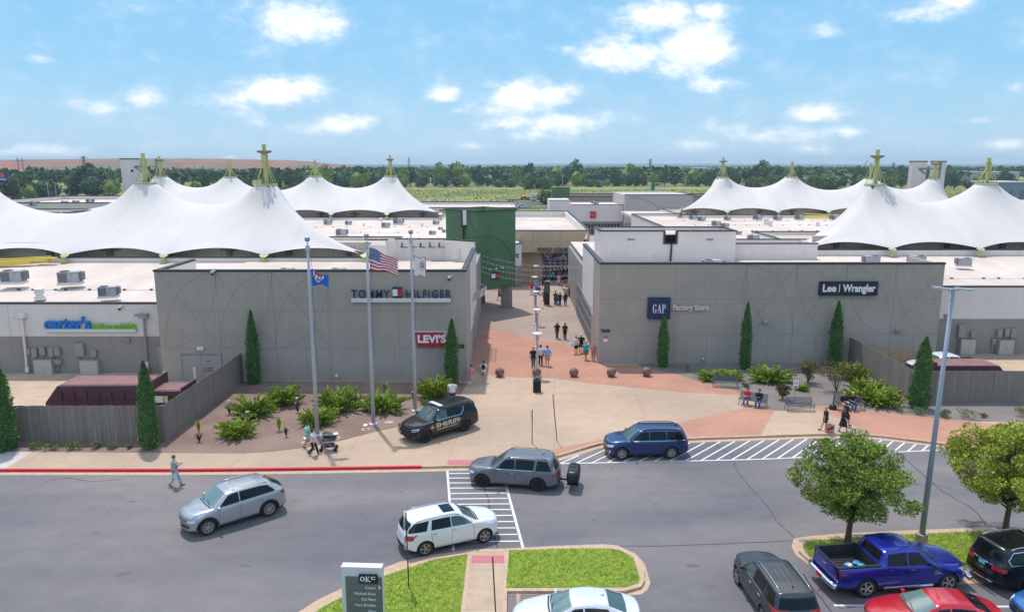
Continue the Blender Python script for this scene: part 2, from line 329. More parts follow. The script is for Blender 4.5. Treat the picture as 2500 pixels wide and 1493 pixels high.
# drive way patches / inner plaza
def sheet(name, px, z, m, th=.01, raw=False):
    P = [(q[0], q[1]) if raw else tuple(G(q[0], q[1], z)[:2]) for q in px]
    return struct(MB().prism(P, z - th, z).build(name, m))
sheet('plaza_paving_inner', [(-4.5,64.4),(-3.5,64.2),(1.2,59.3),(8,62.5),(9,62.6),(60,62.6),(60,215),(-95,215),(-95,66)], .134, m_conc2, raw=True)
sheet('plaza_paving_terracotta', [(1141,882),(1172.5,793),(1271,819),(1422,851),(1458,865),(1462,891),(1560,892),(1584,900),(1652,912),(1699,927),(1738,937),(1797,952),(1812,962),(1687,958),(1593,949),(1498,940),(1443,934.6),(1349,922.5),(1260,920),(1189,913),(1165,908)], .139, m_terra)
sheet('plaza_paving_terracotta', [(1329,1100),(1472,1071.5),(1656,1032),(1720,1017),(1815,996),(1862,993),(1889,1000.5),(1857,1063),(1678,1069),(1560,1072.5),(1474,1079),(1419,1094),(1364,1109)], .139, m_terra)
sheet('plaza_paving_terracotta', [(1986.5,994),(1995,988),(2125,999),(2190,1008),(2262,1016.5),(2330,1023),(2376,1029),(2440,1035),(2620,1060),(2700,1150),(2500,1114),(2410,1097),(2318,1083.5),(2225,1072),(2134,1059.5),(2060,1025)], .139, m_terra)
# crosswalk, hatching, parking lines (painted sheets 6 mm above the asphalt)
mk = MB()
def stripe(p, q, wd, z=.007): mk.strip([p[:2], q[:2]], wd, z - .005, z)
stripe(G(1092,1146,0), G(1107,1343,0), .12); stripe(G(1225,1146,0), G(1277,1337,0), .13)
for k in range(13):
    f = k / 12; y = 39.35 + (31.65 - 39.35) * f
    def xat(a, b): return a.x + (b.x - a.x) * (a.y - y) / (a.y - b.y)
    stripe((xat(G(1092,1146,0), G(1107,1343,0)) + .02, y + .03 * math.sin(k)), (xat(G(1225,1146,0), G(1277,1337,0)) - .02, y + .05), .1)
HL = [(1365,1131),(1500,1128),(1590,1126),(1700,1124),(1860,1120),(1990,1114),(2100,1107),(2200,1102),(2300,1097.5)]
HLg = [G(x, y, 0) for x, y in HL]; HS = smooth(HLg, 4); mk.strip([p[:2] for p in HS], .11, .002, .0075)
def yat(pts, x):
    for a, b in zip(pts, pts[1:]):
        if a[0] <= x <= b[0]: return a[1] + (b[1] - a[1]) * (x - a[0]) / max(1e-6, b[0] - a[0])
    return pts[-1][1]
gut = offs(inner, -.45); x = G(1365, 1131, 0).x + .1; i = 0
while x < HS[-1].x - .6:
    y0 = yat([(p.x, p.y) for p in HS], x); dx, dy = .68, .73; t = 0
    while yat(gut, x + dx * t) > y0 + dy * t and t < 8: t += .05
    if t > .4: stripe((x, y0 + .05), (x + dx * t, y0 + dy * t), .1)
    x += .93
for (a_, b_) in [((2036,1477),(2107,1477)),((2427,1480),(2466,1480)),((1785,1493),(1990,1640))]: pass
stripe(G(2036,1476.5,0), G(2260,1478,0), .12); stripe(G(2425,1479,0), G(2500,1480,0), .12)
struct(mk.build('road_markings', m_white))
ck = MB()
for L_ in [[(1792,1124),(1800,1150),(1830,1185),(1855,1215),(1880,1245),(1905,1280),(1941,1312)],[(2210,1120),(2245,1150),(2290,1190),(2330,1215),(2380,1245),(2410,1285)],[(2230,1182),(2290,1182)],[(2290,1183),(2325,1193)],[(1419,1131),(1470,1138),(1487,1134),(1495,1147)],[(1184,1189),(1190,1215),(1200,1262),(1212,1335)],[(1510,1332),(1660,1330),(1800,1325),(1932,1318)],[(1735,1075),(1760,1095),(1790,1112)],[(110,1175),(160,1166),(220,1174),(290,1169)],[(160,1166),(175,1163)],[(2370,1276),(2410,1273)],[(1960,1400),(1990,1440),(2030,1493)]]:
    pts = [G(x, y, 0) for x, y in L_]; pts = smooth(pts, 3)
    ck.strip([(p.x + rnd.uniform(-.04, .04), p.y + rnd.uniform(-.04, .04)) for p in pts], rnd.uniform(.035, .075), -.001, .004)
struct(ck.build('road_crack_sealant', mat('crack_sealant', (.042, .042, .047), .7)))
st_ = MB(); r5 = random.Random(12)
for (px, py, sz) in [(322,1224,.35),(262,1250,.3),(408,1213,.18),(720,1222,.15),(235,1300,.3),(190,1325,.2),(1950,1228,.2),(1240,1262,.3),(1690,1380,.5),(600,1380,.5),(880,1255,.4),(1450,1270,.35),(1600,1230,.3),(1780,1250,.4),(300,1400,.6),(980,1200,.25),(2130,1240,.3),(1860,1360,.35),(2060,1480,.5),(1730,1430,.4)]:
    p = G(px, py, 0); n = 14; a0 = r5.uniform(0, 6); P = [(p.x + sz * .55 * r5.uniform(.4, 1.1) * math.cos(k * 6.283 / n) * 1.5, p.y + sz * .5 * r5.uniform(.35, .8) * math.sin(k * 6.283 / n)) for k in range(n)]; st_.prism(P, -.002, .0035)
struct(st_.build('road_stains', mat('oil_stained_asphalt', (.125, .112, .118), .8, var=.15, vscale=4)))
# tactile panels with ribs
def tactile(x0, y0, x1, y1, z):
    a_, b_ = G(x0, y0, z), G(x1, y1, z); b = MB(); b.box(a_.x, b_.x, b_.y, a_.y, z, z + .006)
    n = int((b_.x - a_.x) / .11)
    for k in range(n): xx = a_.x + (k + .5) * (b_.x - a_.x) / n; b.box(xx - .025, xx + .025, b_.y + .02, a_.y - .02, z + .006, z + .014)
    struct(b.build('tactile_paving', m_tact))
tactile(1095, 1122, 1240, 1134, .134); tactile(1153, 1354.6, 1231, 1372.5, .134)

# planting beds
bedL = [(-60,1101),(0,1100.5),(240,1102),(438,1104),(500,1104.3),(598,1104.5),(668,1100),(749,1090),(837,1073),(904,1055),(968,1041),(1050,1005),(1120,967),(1140,936)]
sheet('planting_bed', bedL[:-1] + [(1139, 938), (1141,933.5),(390,929),(380,900),(-60,900)], .15, m_mulch, .05)
bedR = [(1560,892),(1584,900),(1652,912),(1699,927),(1738,937),(1797,952),(1862,992),(1889,999.5),(1916,1001.5),(1986,995),(1995,987),(2125,998.5),(2190,1008),(2262,1016),(2374,1026.5),(2500,1028),(2700,1030)]
sheet('planting_bed', bedR + [(2700,880),(1560,887)], .15, m_mulchr, .05)
sheet('service_yard_paving', [(-40,44),(-22,44),(-21.6,58.2),(-28,60),(-60,60)], .155, mat('yard_concrete', (.50,.36,.25), .85, var=.1, vscale=.7), raw=True)
sheet('service_yard_paving', [(29.6,51.9),(70,51.9),(70,66),(29.6,62.6)], .155, MATS['yard_concrete'], raw=True)

# grass islands
GRASS_M = [mat('grass_blade', (.29, .385, .035), .7, var=.4, vscale=1.5), mat('grass_blade_dark', (.19, .30, .018), .75, var=.3, vscale=2), mat('grass_blade_pale', (.42, .48, .06), .75)]
soil = mat('lawn_soil', (.20, .27, .025), .95, var=.3, vscale=4)
def inside(p, poly):
    c = False; j = len(poly) - 1
    for i in range(len(poly)):
        a_, b_ = poly[i], poly[j]
        if (a_[1] > p[1]) != (b_[1] > p[1]) and p[0] < (b_[0]-a_[0]) * (p[1]-a_[1]) / (b_[1]-a_[1]) + a_[0]: c = not c
        j = i
    return c
def lawn(px, z=.14, dens=420):
    P = [tuple(G(x, y, z)[:2]) for x, y in px]; struct(MB().prism(P, -.02, z).build('lawn_ground', soil))
    xs = [p[0] for p in P]; ys = [p[1] for p in P]; ar = (max(xs)-min(xs)) * (max(ys)-min(ys)); V = []; F = []; MI = []
    for _ in range(int(ar * dens)):
        p = (rnd.uniform(min(xs), max(xs)), rnd.uniform(min(ys), max(ys)))
        if not inside(p, P): continue
        h = rnd.uniform(.035, .075); a_ = rnd.uniform(0, 6.28); wd = rnd.uniform(.008, .016); l = rnd.uniform(-.05, .05), rnd.uniform(-.05, .05)
        o = len(V); ca, sa = math.cos(a_) * wd, math.sin(a_) * wd
        V += [(p[0]-ca, p[1]-sa, z), (p[0]+ca, p[1]+sa, z), (p[0]+l[0], p[1]+l[1], z+h)]; F.append((o, o+1, o+2)); q_ = math.sin(p[0]*1.7+math.sin(p[1]*2.1)) + math.sin(p[1]*2.7+p[0]*.8) + math.sin(p[0]*5.1-p[1]*4.3)*.6; MI.append(rnd.choice((0,0,2,2,2) if q_ > 1.1 else (1,1,1,0,0) if q_ < -.9 else (0,0,0,1,1,2)))
    b = MB(); b.v, b.f, b.mi = V, F, MI; o = b.build('grass', GRASS_M); o['kind'] = 'stuff'; tag(o, 'short mown lawn grass on the kerbed parking island', 'grass'); return o
def kerb_ring(pts, z=.15):
    P = [tuple(G(x, y, 0)[:2]) for x, y in pts]; P = [(p.x, p.y) for p in smooth(P, 3)]
    struct(MB().strip(P, .45, -.01, .01, side=0).build('gutter', m_kerb))
    return P
# centre island
outer = [(640,1560),(700,1510),(780,1460),(830,1437),(930,1388),(976.5,1369.6),(1057,1353),(1150,1339.6),(1236,1337.5),(1371,1330.5),(1473.6,1327),(1508,1330.5),(1552,1350.6),(1574,1374.7),(1588,1421),(1582,1437),(1566,1449)]
def fill(name, px, z, m, z0=-.02): return struct(MB().prism([tuple(G(x, y, z)[:2]) for x, y in px], z0, z).build(name, m))
fill('kerb_apron', outer + [(1540,1452),(1500,1450),(1236,1450),(1232,1640),(640,1640)], .012, m_kerb)
innerk = [(690,1545),(720,1520),(800,1470),(835,1452),(932,1399),(978,1380),(1057,1360),(1146,1346.5),(1240,1337),(1371,1333),(1473,1330.5),(1512,1334),(1553,1353),(1572,1385),(1574,1415),(1565,1430),(1526,1441),(1400,1441),(1238,1441),(1235,1640),(690,1640)]
fill('kerb', innerk, .13, m_kerb)
lawn([(720,1547),(780,1484),(831,1458),(935,1405),(1057,1365),(1141,1351.5),(1124,1493),(1112,1600),(720,1600)], .15)
lawn([(1243,1342),(1371,1338),(1473.6,1337),(1512,1341),(1546,1359),(1562,1409),(1558,1421),(1526,1431),(1236,1432.5)], .15)
fill('footpath', [(1150,1347),(1231,1344),(1227,1493),(1224,1620),(1120,1620),(1134,1493)], .133, layered(mat('footpath_concrete', (.50,.36,.25), .85, var=.06, vscale=1), [(2,.9,.3,.7,None,4)], joint=(3,1.45,.014,.7,(0,0,0))))
# right island
fill('kerb_apron', [(1938.7,1313.6),(1932.7,1331.5),(1941.7,1352),(1968.5,1373),(1995,1388),(2100,1440),(2420,1420),(2600,1400),(2560,1325),(2500,1307.6),(2415,1285),(2206.7,1294),(2050,1301),(1974,1307.6)], .012, m_kerb)
fill('kerb', [(1950,1316),(1950,1343),(1974,1365),(2000,1378),(2100,1412),(2420,1395),(2600,1370),(2545,1320),(2485,1299),(2417,1288),(2206,1297.5),(2050,1304.5),(1980,1309)], .13, m_kerb)
lawn([(1968,1321),(1959.5,1329),(1965.5,1346),(1986,1361),(2010,1371),(2110,1400),(2420,1385),(2560,1360),(2515,1318),(2469,1300),(2418,1293.5),(2355,1297),(2200,1303.5),(1998,1316.6)], .15)
# wheel stop
o = MB().obox((0,0,.07), .16, 1.8, .13).build('wheel_stop', m_conc, None, loc=G(1266,1487,0)); tag(o, 'concrete wheel stop in front of the white saloon car', 'wheel stop')

# hill (landfill) and far rises
def hill(name, x0, x1, yc, depth, prof, m, seed):
    r = random.Random(seed); nx, ny = 90, 14; b = MB(); V = []
    for j in range(ny + 1):
        for i in range(nx + 1):
            u = i / nx; v = j / ny; h = np.interp(u, [p[0] for p in prof], [p[1] for p in prof]) * math.sin(min(1, v * 1.6) * math.pi / 2) * (1 if v < .8 else (1 - v) / .2)
            V.append((x0 + (x1 - x0) * u, yc - depth / 2 + depth * v, h + (math.sin(i * 1.3 + j) + math.sin(i * .57 - j * .8)) * .35 * min(1, h / 5) - .1))
    b.add(V, [(j*(nx+1)+i, j*(nx+1)+i+1, (j+1)*(nx+1)+i+1, (j+1)*(nx+1)+i) for j in range(ny) for i in range(nx)]); return struct(b.build(name, m, smooth=True))
m_hill = layered(mat('hill_earth', (.42, .105, .05), .95, c2=(.17, .15, .06), vscale=.006, lo=.42, hi=.58), [(.02, (.62,.78,.62), .4, .6, (1,1,6), 5), (.08, .8, .35, .6, (1,1,8), 4)])
hill('hill', -1500, -255, 1550, 700, [(0,14),(.08,20),(.25,27),(.36,28),(.55,31),(.7,30),(.8,27),(.88,19),(.95,7),(1,0)], m_hill, 3)
m_rise = mat('far_land', (.07, .10, .06), .95, c2=(.16,.17,.12), vscale=.004)
hill('hill', -6000, 9000, 5200, 1600, [(0,10),(.1,24),(.3,20),(.45,26),(.6,20),(.75,27),(.9,22),(1,10)], m_rise, 5)
# ---------------------------------------------------------------- buildings
m_grey = layered(mat('wall_grey_paint', (.425, .365, .318), .85), [(.25, .9, .35, .65, (1,1,2), 4), (2.5, .93, .3, .7, (1,1,.12), 5), (9, .96, .35, .65, (1,1,.08), 4)])
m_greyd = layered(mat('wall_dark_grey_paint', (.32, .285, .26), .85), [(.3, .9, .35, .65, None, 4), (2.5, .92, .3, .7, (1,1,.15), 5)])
m_wht = layered(mat('wall_white_paint', (.76, .68, .645), .8), [(.3, .94, .35, .65, None, 4), (2.0, .94, .3, .7, (1,1,.12), 5)])
m_cream = layered(mat('parapet_cream', (.80, .71, .65), .8), [(1.2, .92, .35, .65, (1,1,.2), 4)])
m_cop = mat('coping_dark', (.035, .030, .034), .5)
m_groove = mat('wall_joint_shadow', (.245, .212, .19), .9)
m_groovel = mat('wall_joint_light', (.22, .195, .18), .9)
m_roof = layered(mat('roof_membrane', (.72, .605, .53), .85), [(.06, (.88,.86,.84), .38, .62, None, 5), (.5, (.90,.88,.86), .36, .6, (1,.35,1), 5), (3, .95, .35, .6, None, 5), (6, (.80,.77,.74), .27, .38, None, 3)], joint=(3.1, 30, .02, .88, (0,0,0)))
m_beige = layered(mat('wall_tan', (.56, .42, .28), .85), [(.3, .9, .35, .65, None, 4)])
m_green = layered(mat('wall_green', (.085, .18, .085), .8), [(.5, .86, .35, .65, None, 4), (2.5, .93, .3, .7, (1,1,.15), 5)])
m_maroon = mat('wall_maroon', (.09, .02, .035), .7)
m_steel = mat('galvanised_steel', (.48, .47, .50), .45, metal=.5, var=.1)
m_alu = mat('window_frame_aluminium', (.50, .49, .50), .4, metal=.4)
m_glass = layered(mat('shop_glass', (.03, .035, .04), .06, spec=.8), [(.8, .4, .4, .6, None, 2)])
m_ac = layered(mat('hvac_casing', (.40, .39, .43), .6), [(3, .85, .35, .6, None, 4)])
m_acd = mat('hvac_coil', (.17, .165, .19), .7)
m_black = mat('black_paint', (.012, .012, .014), .45)
m_hgrey = mat('door_grey_paint', (.36, .335, .31), .6)
m_hgreyd = mat('box_grey_paint', (.30, .28, .265), .6)

def arcs(b, x0, x1, z0, z1, y, flip=False, m=0):
    """the scored pattern of one wall bay: two quarter ellipses and a diagonal, as narrow recessed-looking joints"""
    def X(u): return x1 - (x1 - x0) * u if flip else x0 + (x1 - x0) * u
    def seg(P, wd=.035):
        for p, q in zip(P, P[1:]):
            d = Vector((q[0]-p[0], q[1]-p[1])); n = Vector((-d.y, d.x)).normalized() * wd / 2
            b.add([(p[0]-n.x, y, p[1]-n.y), (q[0]-n.x, y, q[1]-n.y), (q[0]+n.x, y, q[1]+n.y), (p[0]+n.x, y, p[1]+n.y)], [(0,1,2,3)], m)
    H = z1 - z0; n = 20
    seg([(X(1 - math.cos(t)), z0 + H * math.sin(t)) for t in [math.pi / 2 * i / n for i in range(n + 1)]])
    seg([(X(math.cos(t)), z1 - H * math.sin(t)) for t in [math.pi / 2 * i / n for i in range(n + 1)]])
    seg([(X(0), z1), (X(1), z0)])
    seg([(X(1), z1), (X(1) , 0.2)], .03)

def wallbox(name, x0, x1, y0, y1, z0, z1, m, parent, mats=None):
    return MB().box(x0, x1, y0, y1, z0, z1).build(name, m, parent)
def coping(parent, segs, z, w_=.42, h=.16, mi=m_cop):
    b = MB()
    for (xa, ya, xb, yb) in segs:
        c = Vector(((xa+xb)/2, (ya+yb)/2, z + h/2)); L_ = math.hypot(xb-xa, yb-ya); b.obox(c, L_ + w_, w_, h, math.atan2(yb-ya, xb-xa))
        b.m = 0
    return b.build('coping', mi, parent)

# --- left front store building (screen walls round a low roof)
YA, YB = 57.1, 62.6
A = thing('store_building', 'grey store block with scored arcs behind the three flagpoles', 'store building', (0, 0, 0), group='flat-roofed outlet store blocks')
b = MB(); b.box(-28, -3.6, YA, YA + .35, 0, 9); b.box(-28, -27.65, YA + .35, 64, 0, 9); b.box(-3.95, -3.6, YA + .35, 72.8, 0, 9); b.build('wall', m_grey, A)
b = MB(); b.box(-27.65, -3.95, YA + .352, YA + .40, 7.3, 8.98); b.box(-27.648, -27.6, YA + .45, 63.9, 7.3, 8.98); b.build('parapet_inner_face', m_cream, A)
coping(A, [(-27.85, YA + .17, -3.75, YA + .17), (-27.85, YA + .6, -27.85, 63.8), (-3.78, YA + .6, -3.78, 72.6)], 9)
MB().box(-27.6, -4, YA + .41, 76.4, 7.1, 7.3).build('roof', m_roof, A)
b = MB(); b.box(-3.597, -3.57, 62.5, 72.8, 2.9, 8.9, 0); b.build('side_wall_panel', m_wht, A)
b = MB()
for x0, x1 in [(-27.6, -23.2), (-23.2, -18.8), (-18.8, -14.4)]: arcs(b, x0, x1, 2.85, 8.95, YA - .004)
def hv(b, x0, x1, z0, z1, y, m=0): b.add([(x0, y, z0), (x1, y, z0), (x1, y, z1), (x0, y, z1)], [(0,1,2,3)], m)
for z in (2.85, 5.9): hv(b, -28, -3.6, z - .015, z + .015, YA - .003)
for x in (-16.4, -11.7, -9.3, -6.6, -4.7): hv(b, x - .015, x + .015, .3, 2.84, YA - .003)
hv(b, -8.98, -8.95, .3, 8.95, YA - .0032); hv(b, -14.6, -14.57, .2, 8.95, YA - .0032); b.build('wall_joint', m_groove, A)
d = MB().box(-26.35, -23.3, YA - .05, YA - .005, .13, 2.28).build('door', m_hgrey, A)
b = MB(); b.box(-26.45, -26.35, YA - .07, YA, .13, 2.36); b.box(-23.3, -23.2, YA - .07, YA, .13, 2.36); b.box(-26.45, -23.2, YA - .07, YA, 2.36, 2.44); b.build('frame', m_hgreyd, d)
MB().box(-24.83, -24.81, YA - .056, YA - .05, .13, 2.28).build('door_gap', m_black, d)
text('lettering', '628', .18, m_black, (-24.3, YA - .055, 1.75), parent=d, depth=.004); text('lettering', 'TOMMY', .2, m_black, (-24.3, YA - .055, 1.15), parent=d, depth=.004); text('lettering', 'HILFIGER', .19, m_black, (-24.3, YA - .055, .95), parent=d, depth=.004)
def wall_lamp(p, parent=None, r=.18, label='small round wall lamp on the grey store wall', m=m_steel):
    b = MB(); b.lathe([(0.001, 0), (r * .9, .02), (r, .1), (r, .3), (r * .6, .36), (.001, .38)], 12); b.box(-.06, .06, .1, .3, .12, .26)
    o = b.build('wall_lamp', m, parent, smooth=False, loc=p); tag(o, label, 'wall lamp'); return o
b = MB().box(-25.05, -24.55, YA - .2, YA, 2.75, 3.0); o = b.build('wall_lamp', m_cream); tag(o, 'cream bulkhead lamp over the double service door', 'wall lamp')
# rear parapet with bracket arms
b = MB(); b.box(-15.2, -13.0, 76.6, 76.9, 7.2, 9.0); b.box(-12.2, -7, 77.6, 77.9, 7.2, 9.55); b.obox((-12.65, 77.2, 8.3), 1.25, .3, 2.3, R(45)); b.obox((-5.45, 76.5, 8.3), 3.9, .3, 2.3, R(-35)); b.build('rear_parapet', m_cream, A)
coping(A, [(-15.2, 76.75, -13.1, 76.75), (-12.2, 77.75, -7, 77.75), (-6.9, 77.6, -4.0, 75.5)], 9.5, .36, .1)
for k in range(6):
    b = MB(); x = -11.6 + k * .98; b.box(x - .05, x + .05, 77.5, 77.6, 8.7, 9.15); b.obox((x + .25, 77.2, 8.72), .85, .07, .08, R(-25)); b.build('bracket_arm', m_black, A)
MB().box(-6.1, -5.4, 76.15, 76.2, 7.6, 8.6).build('roof_hatch', m_wht, A).rotation_euler = (0,0,0)
# awning frame and glazing on the side wall, facing the plaza
b = MB()
for k in range(7): y = 65.2 + k * .75; b.tube([(-3.55, y, 5.2), (-2.45, y, 5.75)], .035, 5)
for q in range(4): x = -3.5 + q * .35; b.tube([(x, 65.1, 5.22 + q * .175), (x, 69.9, 5.22 + q * .175)], .03, 5)
b.tube([(-3.55, 65.2, 6.4), (-2.5, 65.2, 5.75)], .025, 5); b.tube([(-3.55, 69.7, 6.4), (-2.5, 69.7, 5.75)], .025, 5)
b.build('awning_frame', m_steel, A)
def glazing(parent, x, y0, y1, z0, z1, face, nb=6, nr=3, name='shop_window'):
    s = 1 if face > 0 else -1
    g = MB().box(min(x, x + s * .02), max(x, x + s * .02), y0, y1, z0, z1).build(name, m_glass, parent); b = MB(); X = x + s * .02
    for k in range(nb + 1): y = y0 + (y1 - y0) * k / nb; b.box(min(X, X + s * .07), max(X, X + s * .07), y - .04, y + .04, z0, z1)
    for k in range(nr + 1): z = z0 + (z1 - z0) * k / nr; b.box(min(X, X + s * .05), max(X, X + s * .05), y0, y1, z - .035, z + .035)
    b.build('frame', m_alu, g); return g
glazing(A, -3.6, 66.5, 74.8, .2, 3.6, 1, 10, 3)
glazing(A, -3.6, 76, 83, .2, 3.2, 1, 8, 3)
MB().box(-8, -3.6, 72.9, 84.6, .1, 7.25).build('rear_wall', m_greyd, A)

# --- left wing (low, white band over grey)
W = thing('store_building', 'low white-over-grey store wing left of the arc-scored block', 'store building', group='flat-roofed outlet store blocks')
YW = 59.4
b = MB(); b.box(-110, -28.02, YW, YW + .3, 0, 3.3); b.build('wall', m_greyd, W)
b = MB(); b.box(-110, -28.02, YW - .02, YW + .3, 3.3, 6.0); b.build('wall_band', m_wht, W)
coping(W, [(-110, YW + .14, -28.2, YW + .14)], 6.0, .38, .14)
b = MB(); b.add([(-110, YW + .31, 5.75), (-27.9, YW + .31, 5.75), (-27.9, 76.4, 7.2), (-110, 76.4, 7.2)], [(0,1,2,3)]); b.build('roof', m_roof, W)
b = MB(); hv(b, -62, -28, 2.8, 2.83, YW - .003); 
for x in (-41.4, -54): hv(b, x, x + .025, 0.2, 3.28, YW - .0032); hv(b, x, x + .025, 3.32, 5.95, YW - .023)
b.build('wall_joint', m_groove, W)
d = MB().box(-29.4, -28.2, YW - .04, YW - .004, .13, 2.5).build('door', m_hgrey, W); MB().box(-29.5, -29.4, YW - .06, YW, .13, 2.6).build('frame', m_hgreyd, d); text('lettering', '628', .2, m_black, (-28.4, YW - .045, 1.9), parent=d, depth=.004)
for (xx, z1) in ((-40.2, 4.9), (-30.2, 4.9)):
    b = MB(); b.tube([(xx, YW - .2, z1), (xx - .1, YW - .2, .7)], .09, 8); b.box(xx - .3, xx + .35, YW - .38, YW - .03, z1, z1 + .35); b.box(xx - .75, xx - .3, YW - .3, YW - .1, z1 + .15, z1 + .3); b.box(xx - .22, xx + .05, YW - .3, YW - .03, .3, .7); b.build('downpipe', m_hgreyd if xx > -35 else m_cream, W)
# roof seam battens with fixings
def battens(parent, y, x0, x1, zf, n, seed=1):
    r = random.Random(seed); b = MB(); b.box(x0, x1, y - .03, y + .03, zf, zf + .03)
    for k in range(n): x = x0 + (x1 - x0) * (k + r.uniform(.2, .8)) / n; b.box(x - .11, x + .11, y - .1, y + .1, zf, zf + .09, 1)
    return b.build('roof_conduit', [m_cream, m_black], parent)
battens(W, 65, -62, -28.5, 6.24, 20); battens(W, 60.0, -62, -28.5, 5.82, 14, 3)

# --- clerestory wall under each tent is its own low block
def tent_base(x0, x1, y0, y1, zt, label, zr=7.2):
    T = thing('skylight_building', label, 'skylight building', group='roof lights under the tents')
    b = MB(); b.box(x0, x1, y0, y0 + .25, 5, zt); b.box(x0, x1, y1 - .25, y1, 5, zt); b.box(x1 - .25, x1, y0 + .26, y1 - .26, 5, zt); b.box(x0, x0 + .25, y0 + .26, y1 - .26, 5, zt); b.build('wall', m_cream, T)
    coping(T, [(x0, y0 + .1, x1, y0 + .1), (x1 - .1, y0 + .4, x1 - .1, y1 - .4), (x0 + .1, y0 + .4, x0 + .1, y1 - .4), (x0, y1 - .1, x1, y1 - .1)], zt, .3, .13)
    MB().box(x0 + .3, x1 - .3, y0 + 2.2, y0 + 2.5, 6, zt + 1.4).build('glazed_wall', mat('clerestory_brown', (.52, .43, .35), .7, var=.15), T)
    x = x0 + 3
    while x < x1: b = MB(); b.box(x - .25, x + .25, y0 + 1.8, y0 + 2.15, zt, zt + .9); b.box(x - .9, x + .9, y0 + 1.9, y0 + 2.05, zt + .55, zt + .68); b.build('roof_beam', mat('beam_dark', (.16, .13, .12), .7), T); x += 6.4
    MB().box(x0 + .3, x1 - .3, y0 + .3, y1 - .3, zt - .5, zt - .4).build('roof', mat('shade_floor', (.5, .42, .36), .9), T); return T
tent_base(-110, -14.8, 76.5, 99, 7.67, 'long low cream wall under the front left tent')
tent_base(34.5, 120, 83, 106, 7.75, 'long low cream wall under the front right tent')
tent_base(-84, -13.5, 138.5, 158, 7.5, 'low cream wall under the rear left tent')
tent_base(33, 96, 144, 166, 7.6, 'low cream wall under the rear right tent')

# --- middle roofs between the tents
Lm = thing('store_building', 'broad flat cream roof crowded with units between the left tents', 'store building', group='flat-roofed outlet store blocks')
b = MB(); b.box(-120, -8.6, 77.0, 160, 6.6, 7.1); b.build('roof', m_roof, Lm); b = MB(); b.box(-8.55, -8.3, 84, 160, 0, 7.3); b.build('wall', m_wht, Lm)
coping(Lm, [(-8.4, 92, -8.4, 160)], 7.3, .3, .1)
for yy, xx, n in ((112, -60, 16), (122, -60, 16), (103, -30, 9)): battens(Lm, yy, xx, -9, 7.1, n, yy)
Rm = thing('store_building', 'broad flat cream roof crowded with units between the right tents', 'store building', group='flat-roofed outlet store blocks')
MB().box(24.2, 120, 84, 165, 6.6, 7.1).build('roof', m_roof, Rm)
b = MB(); b.box(24, 24.25, 99, 149, 0, 7.5); b.box(24.26, 33, 148.8, 149, 0, 7.5); b.build('wall', m_wht, Rm); coping(Rm, [(24.1, 99, 24.1, 149), (24.4, 149, 34, 149)], 7.5, .35, .12)
for yy, xx, n in ((126, 30, 18), (115, 27, 18), (136, 30, 14)): battens(Rm, yy, xx, 70, 7.1, n, yy)
text('lettering', 'hilfiger', 1.2, m_black, (23.98, 138, 4.6), (R(90), 0, R(-90)), Rm, depth=.02)
b = MB(); b.box(23.95, 24.0, 128, 131.5, 3.4, 4.6); b.build('sign_panel', mat('sign_pink', (.55,.2,.22), .6), Rm)

# --- right front store building
B = thing('store_building', 'long grey store block with scored arcs behind the benches', 'store building', group='flat-roofed outlet store blocks')
b = MB(); b.box(7.55, 37.05, YB, YB + .35, 0, 8.85); b.box(7.55, 7.9, YB + .36, 78, 0, 8.85); b.box(36.7, 37.05, YB + .36, 68, 0, 8.85); b.build('wall', m_grey, B)
coping(B, [(7.7, YB + .17, 36.9, YB + .17), (7.72, YB + .6, 7.72, 78)], 8.85)
b = MB(); b.box(7.95, 36.7, YB + .352, YB + .4, 7.1, 8.82); b.box(7.902, 7.94, YB + .5, 78, 7.1, 8.82); b.build('parapet_inner_face', m_cream, B)
MB().box(7.95, 36.7, YB + .42, 82.9, 6.9, 7.1).build('roof', m_roof, B)
MB().box(7.52, 7.547, 67.4, 78, 3.4, 8.8).build('side_wall_panel', m_wht, B)
b = MB()
for x0, x1 in [(20.1, 24.4), (24.4, 28.7), (28.7, 32.9), (32.9, 37.0)]: arcs(b, x0, x1, 2.7, 8.8, YB - .004, flip=True)
for z in (2.7, 5.83): hv(b, 7.55, 37.05, z - .015, z + .015, YB - .003)
for x in (10.9, 17.0, 22.3, 26.5, 30.8, 35): hv(b, x - .015, x + .015, .3, 2.69, YB - .003)
hv(b, 14.1, 14.13, .3, 8.8, YB - .0032); hv(b, 19.9, 19.93, .3, 8.8, YB - .0032); b.build('wall_joint', m_groove, B)
glazing(B, 7.55, 69, 84, .2, 3.9, -1, 16, 3)
MB().box(7.6, 8.0, 78.02, 99, .1, 6.5).build('rear_wall', m_greyd, B)
b = MB(); b.box(8, 24, 84, 99, 0, 6.9); b.build('rear_block', m_greyd, B)
MB().box(7.9, 24.2, 83.2, 99.2, 6.9, 7.05).build('rear_roof', m_roof, B)
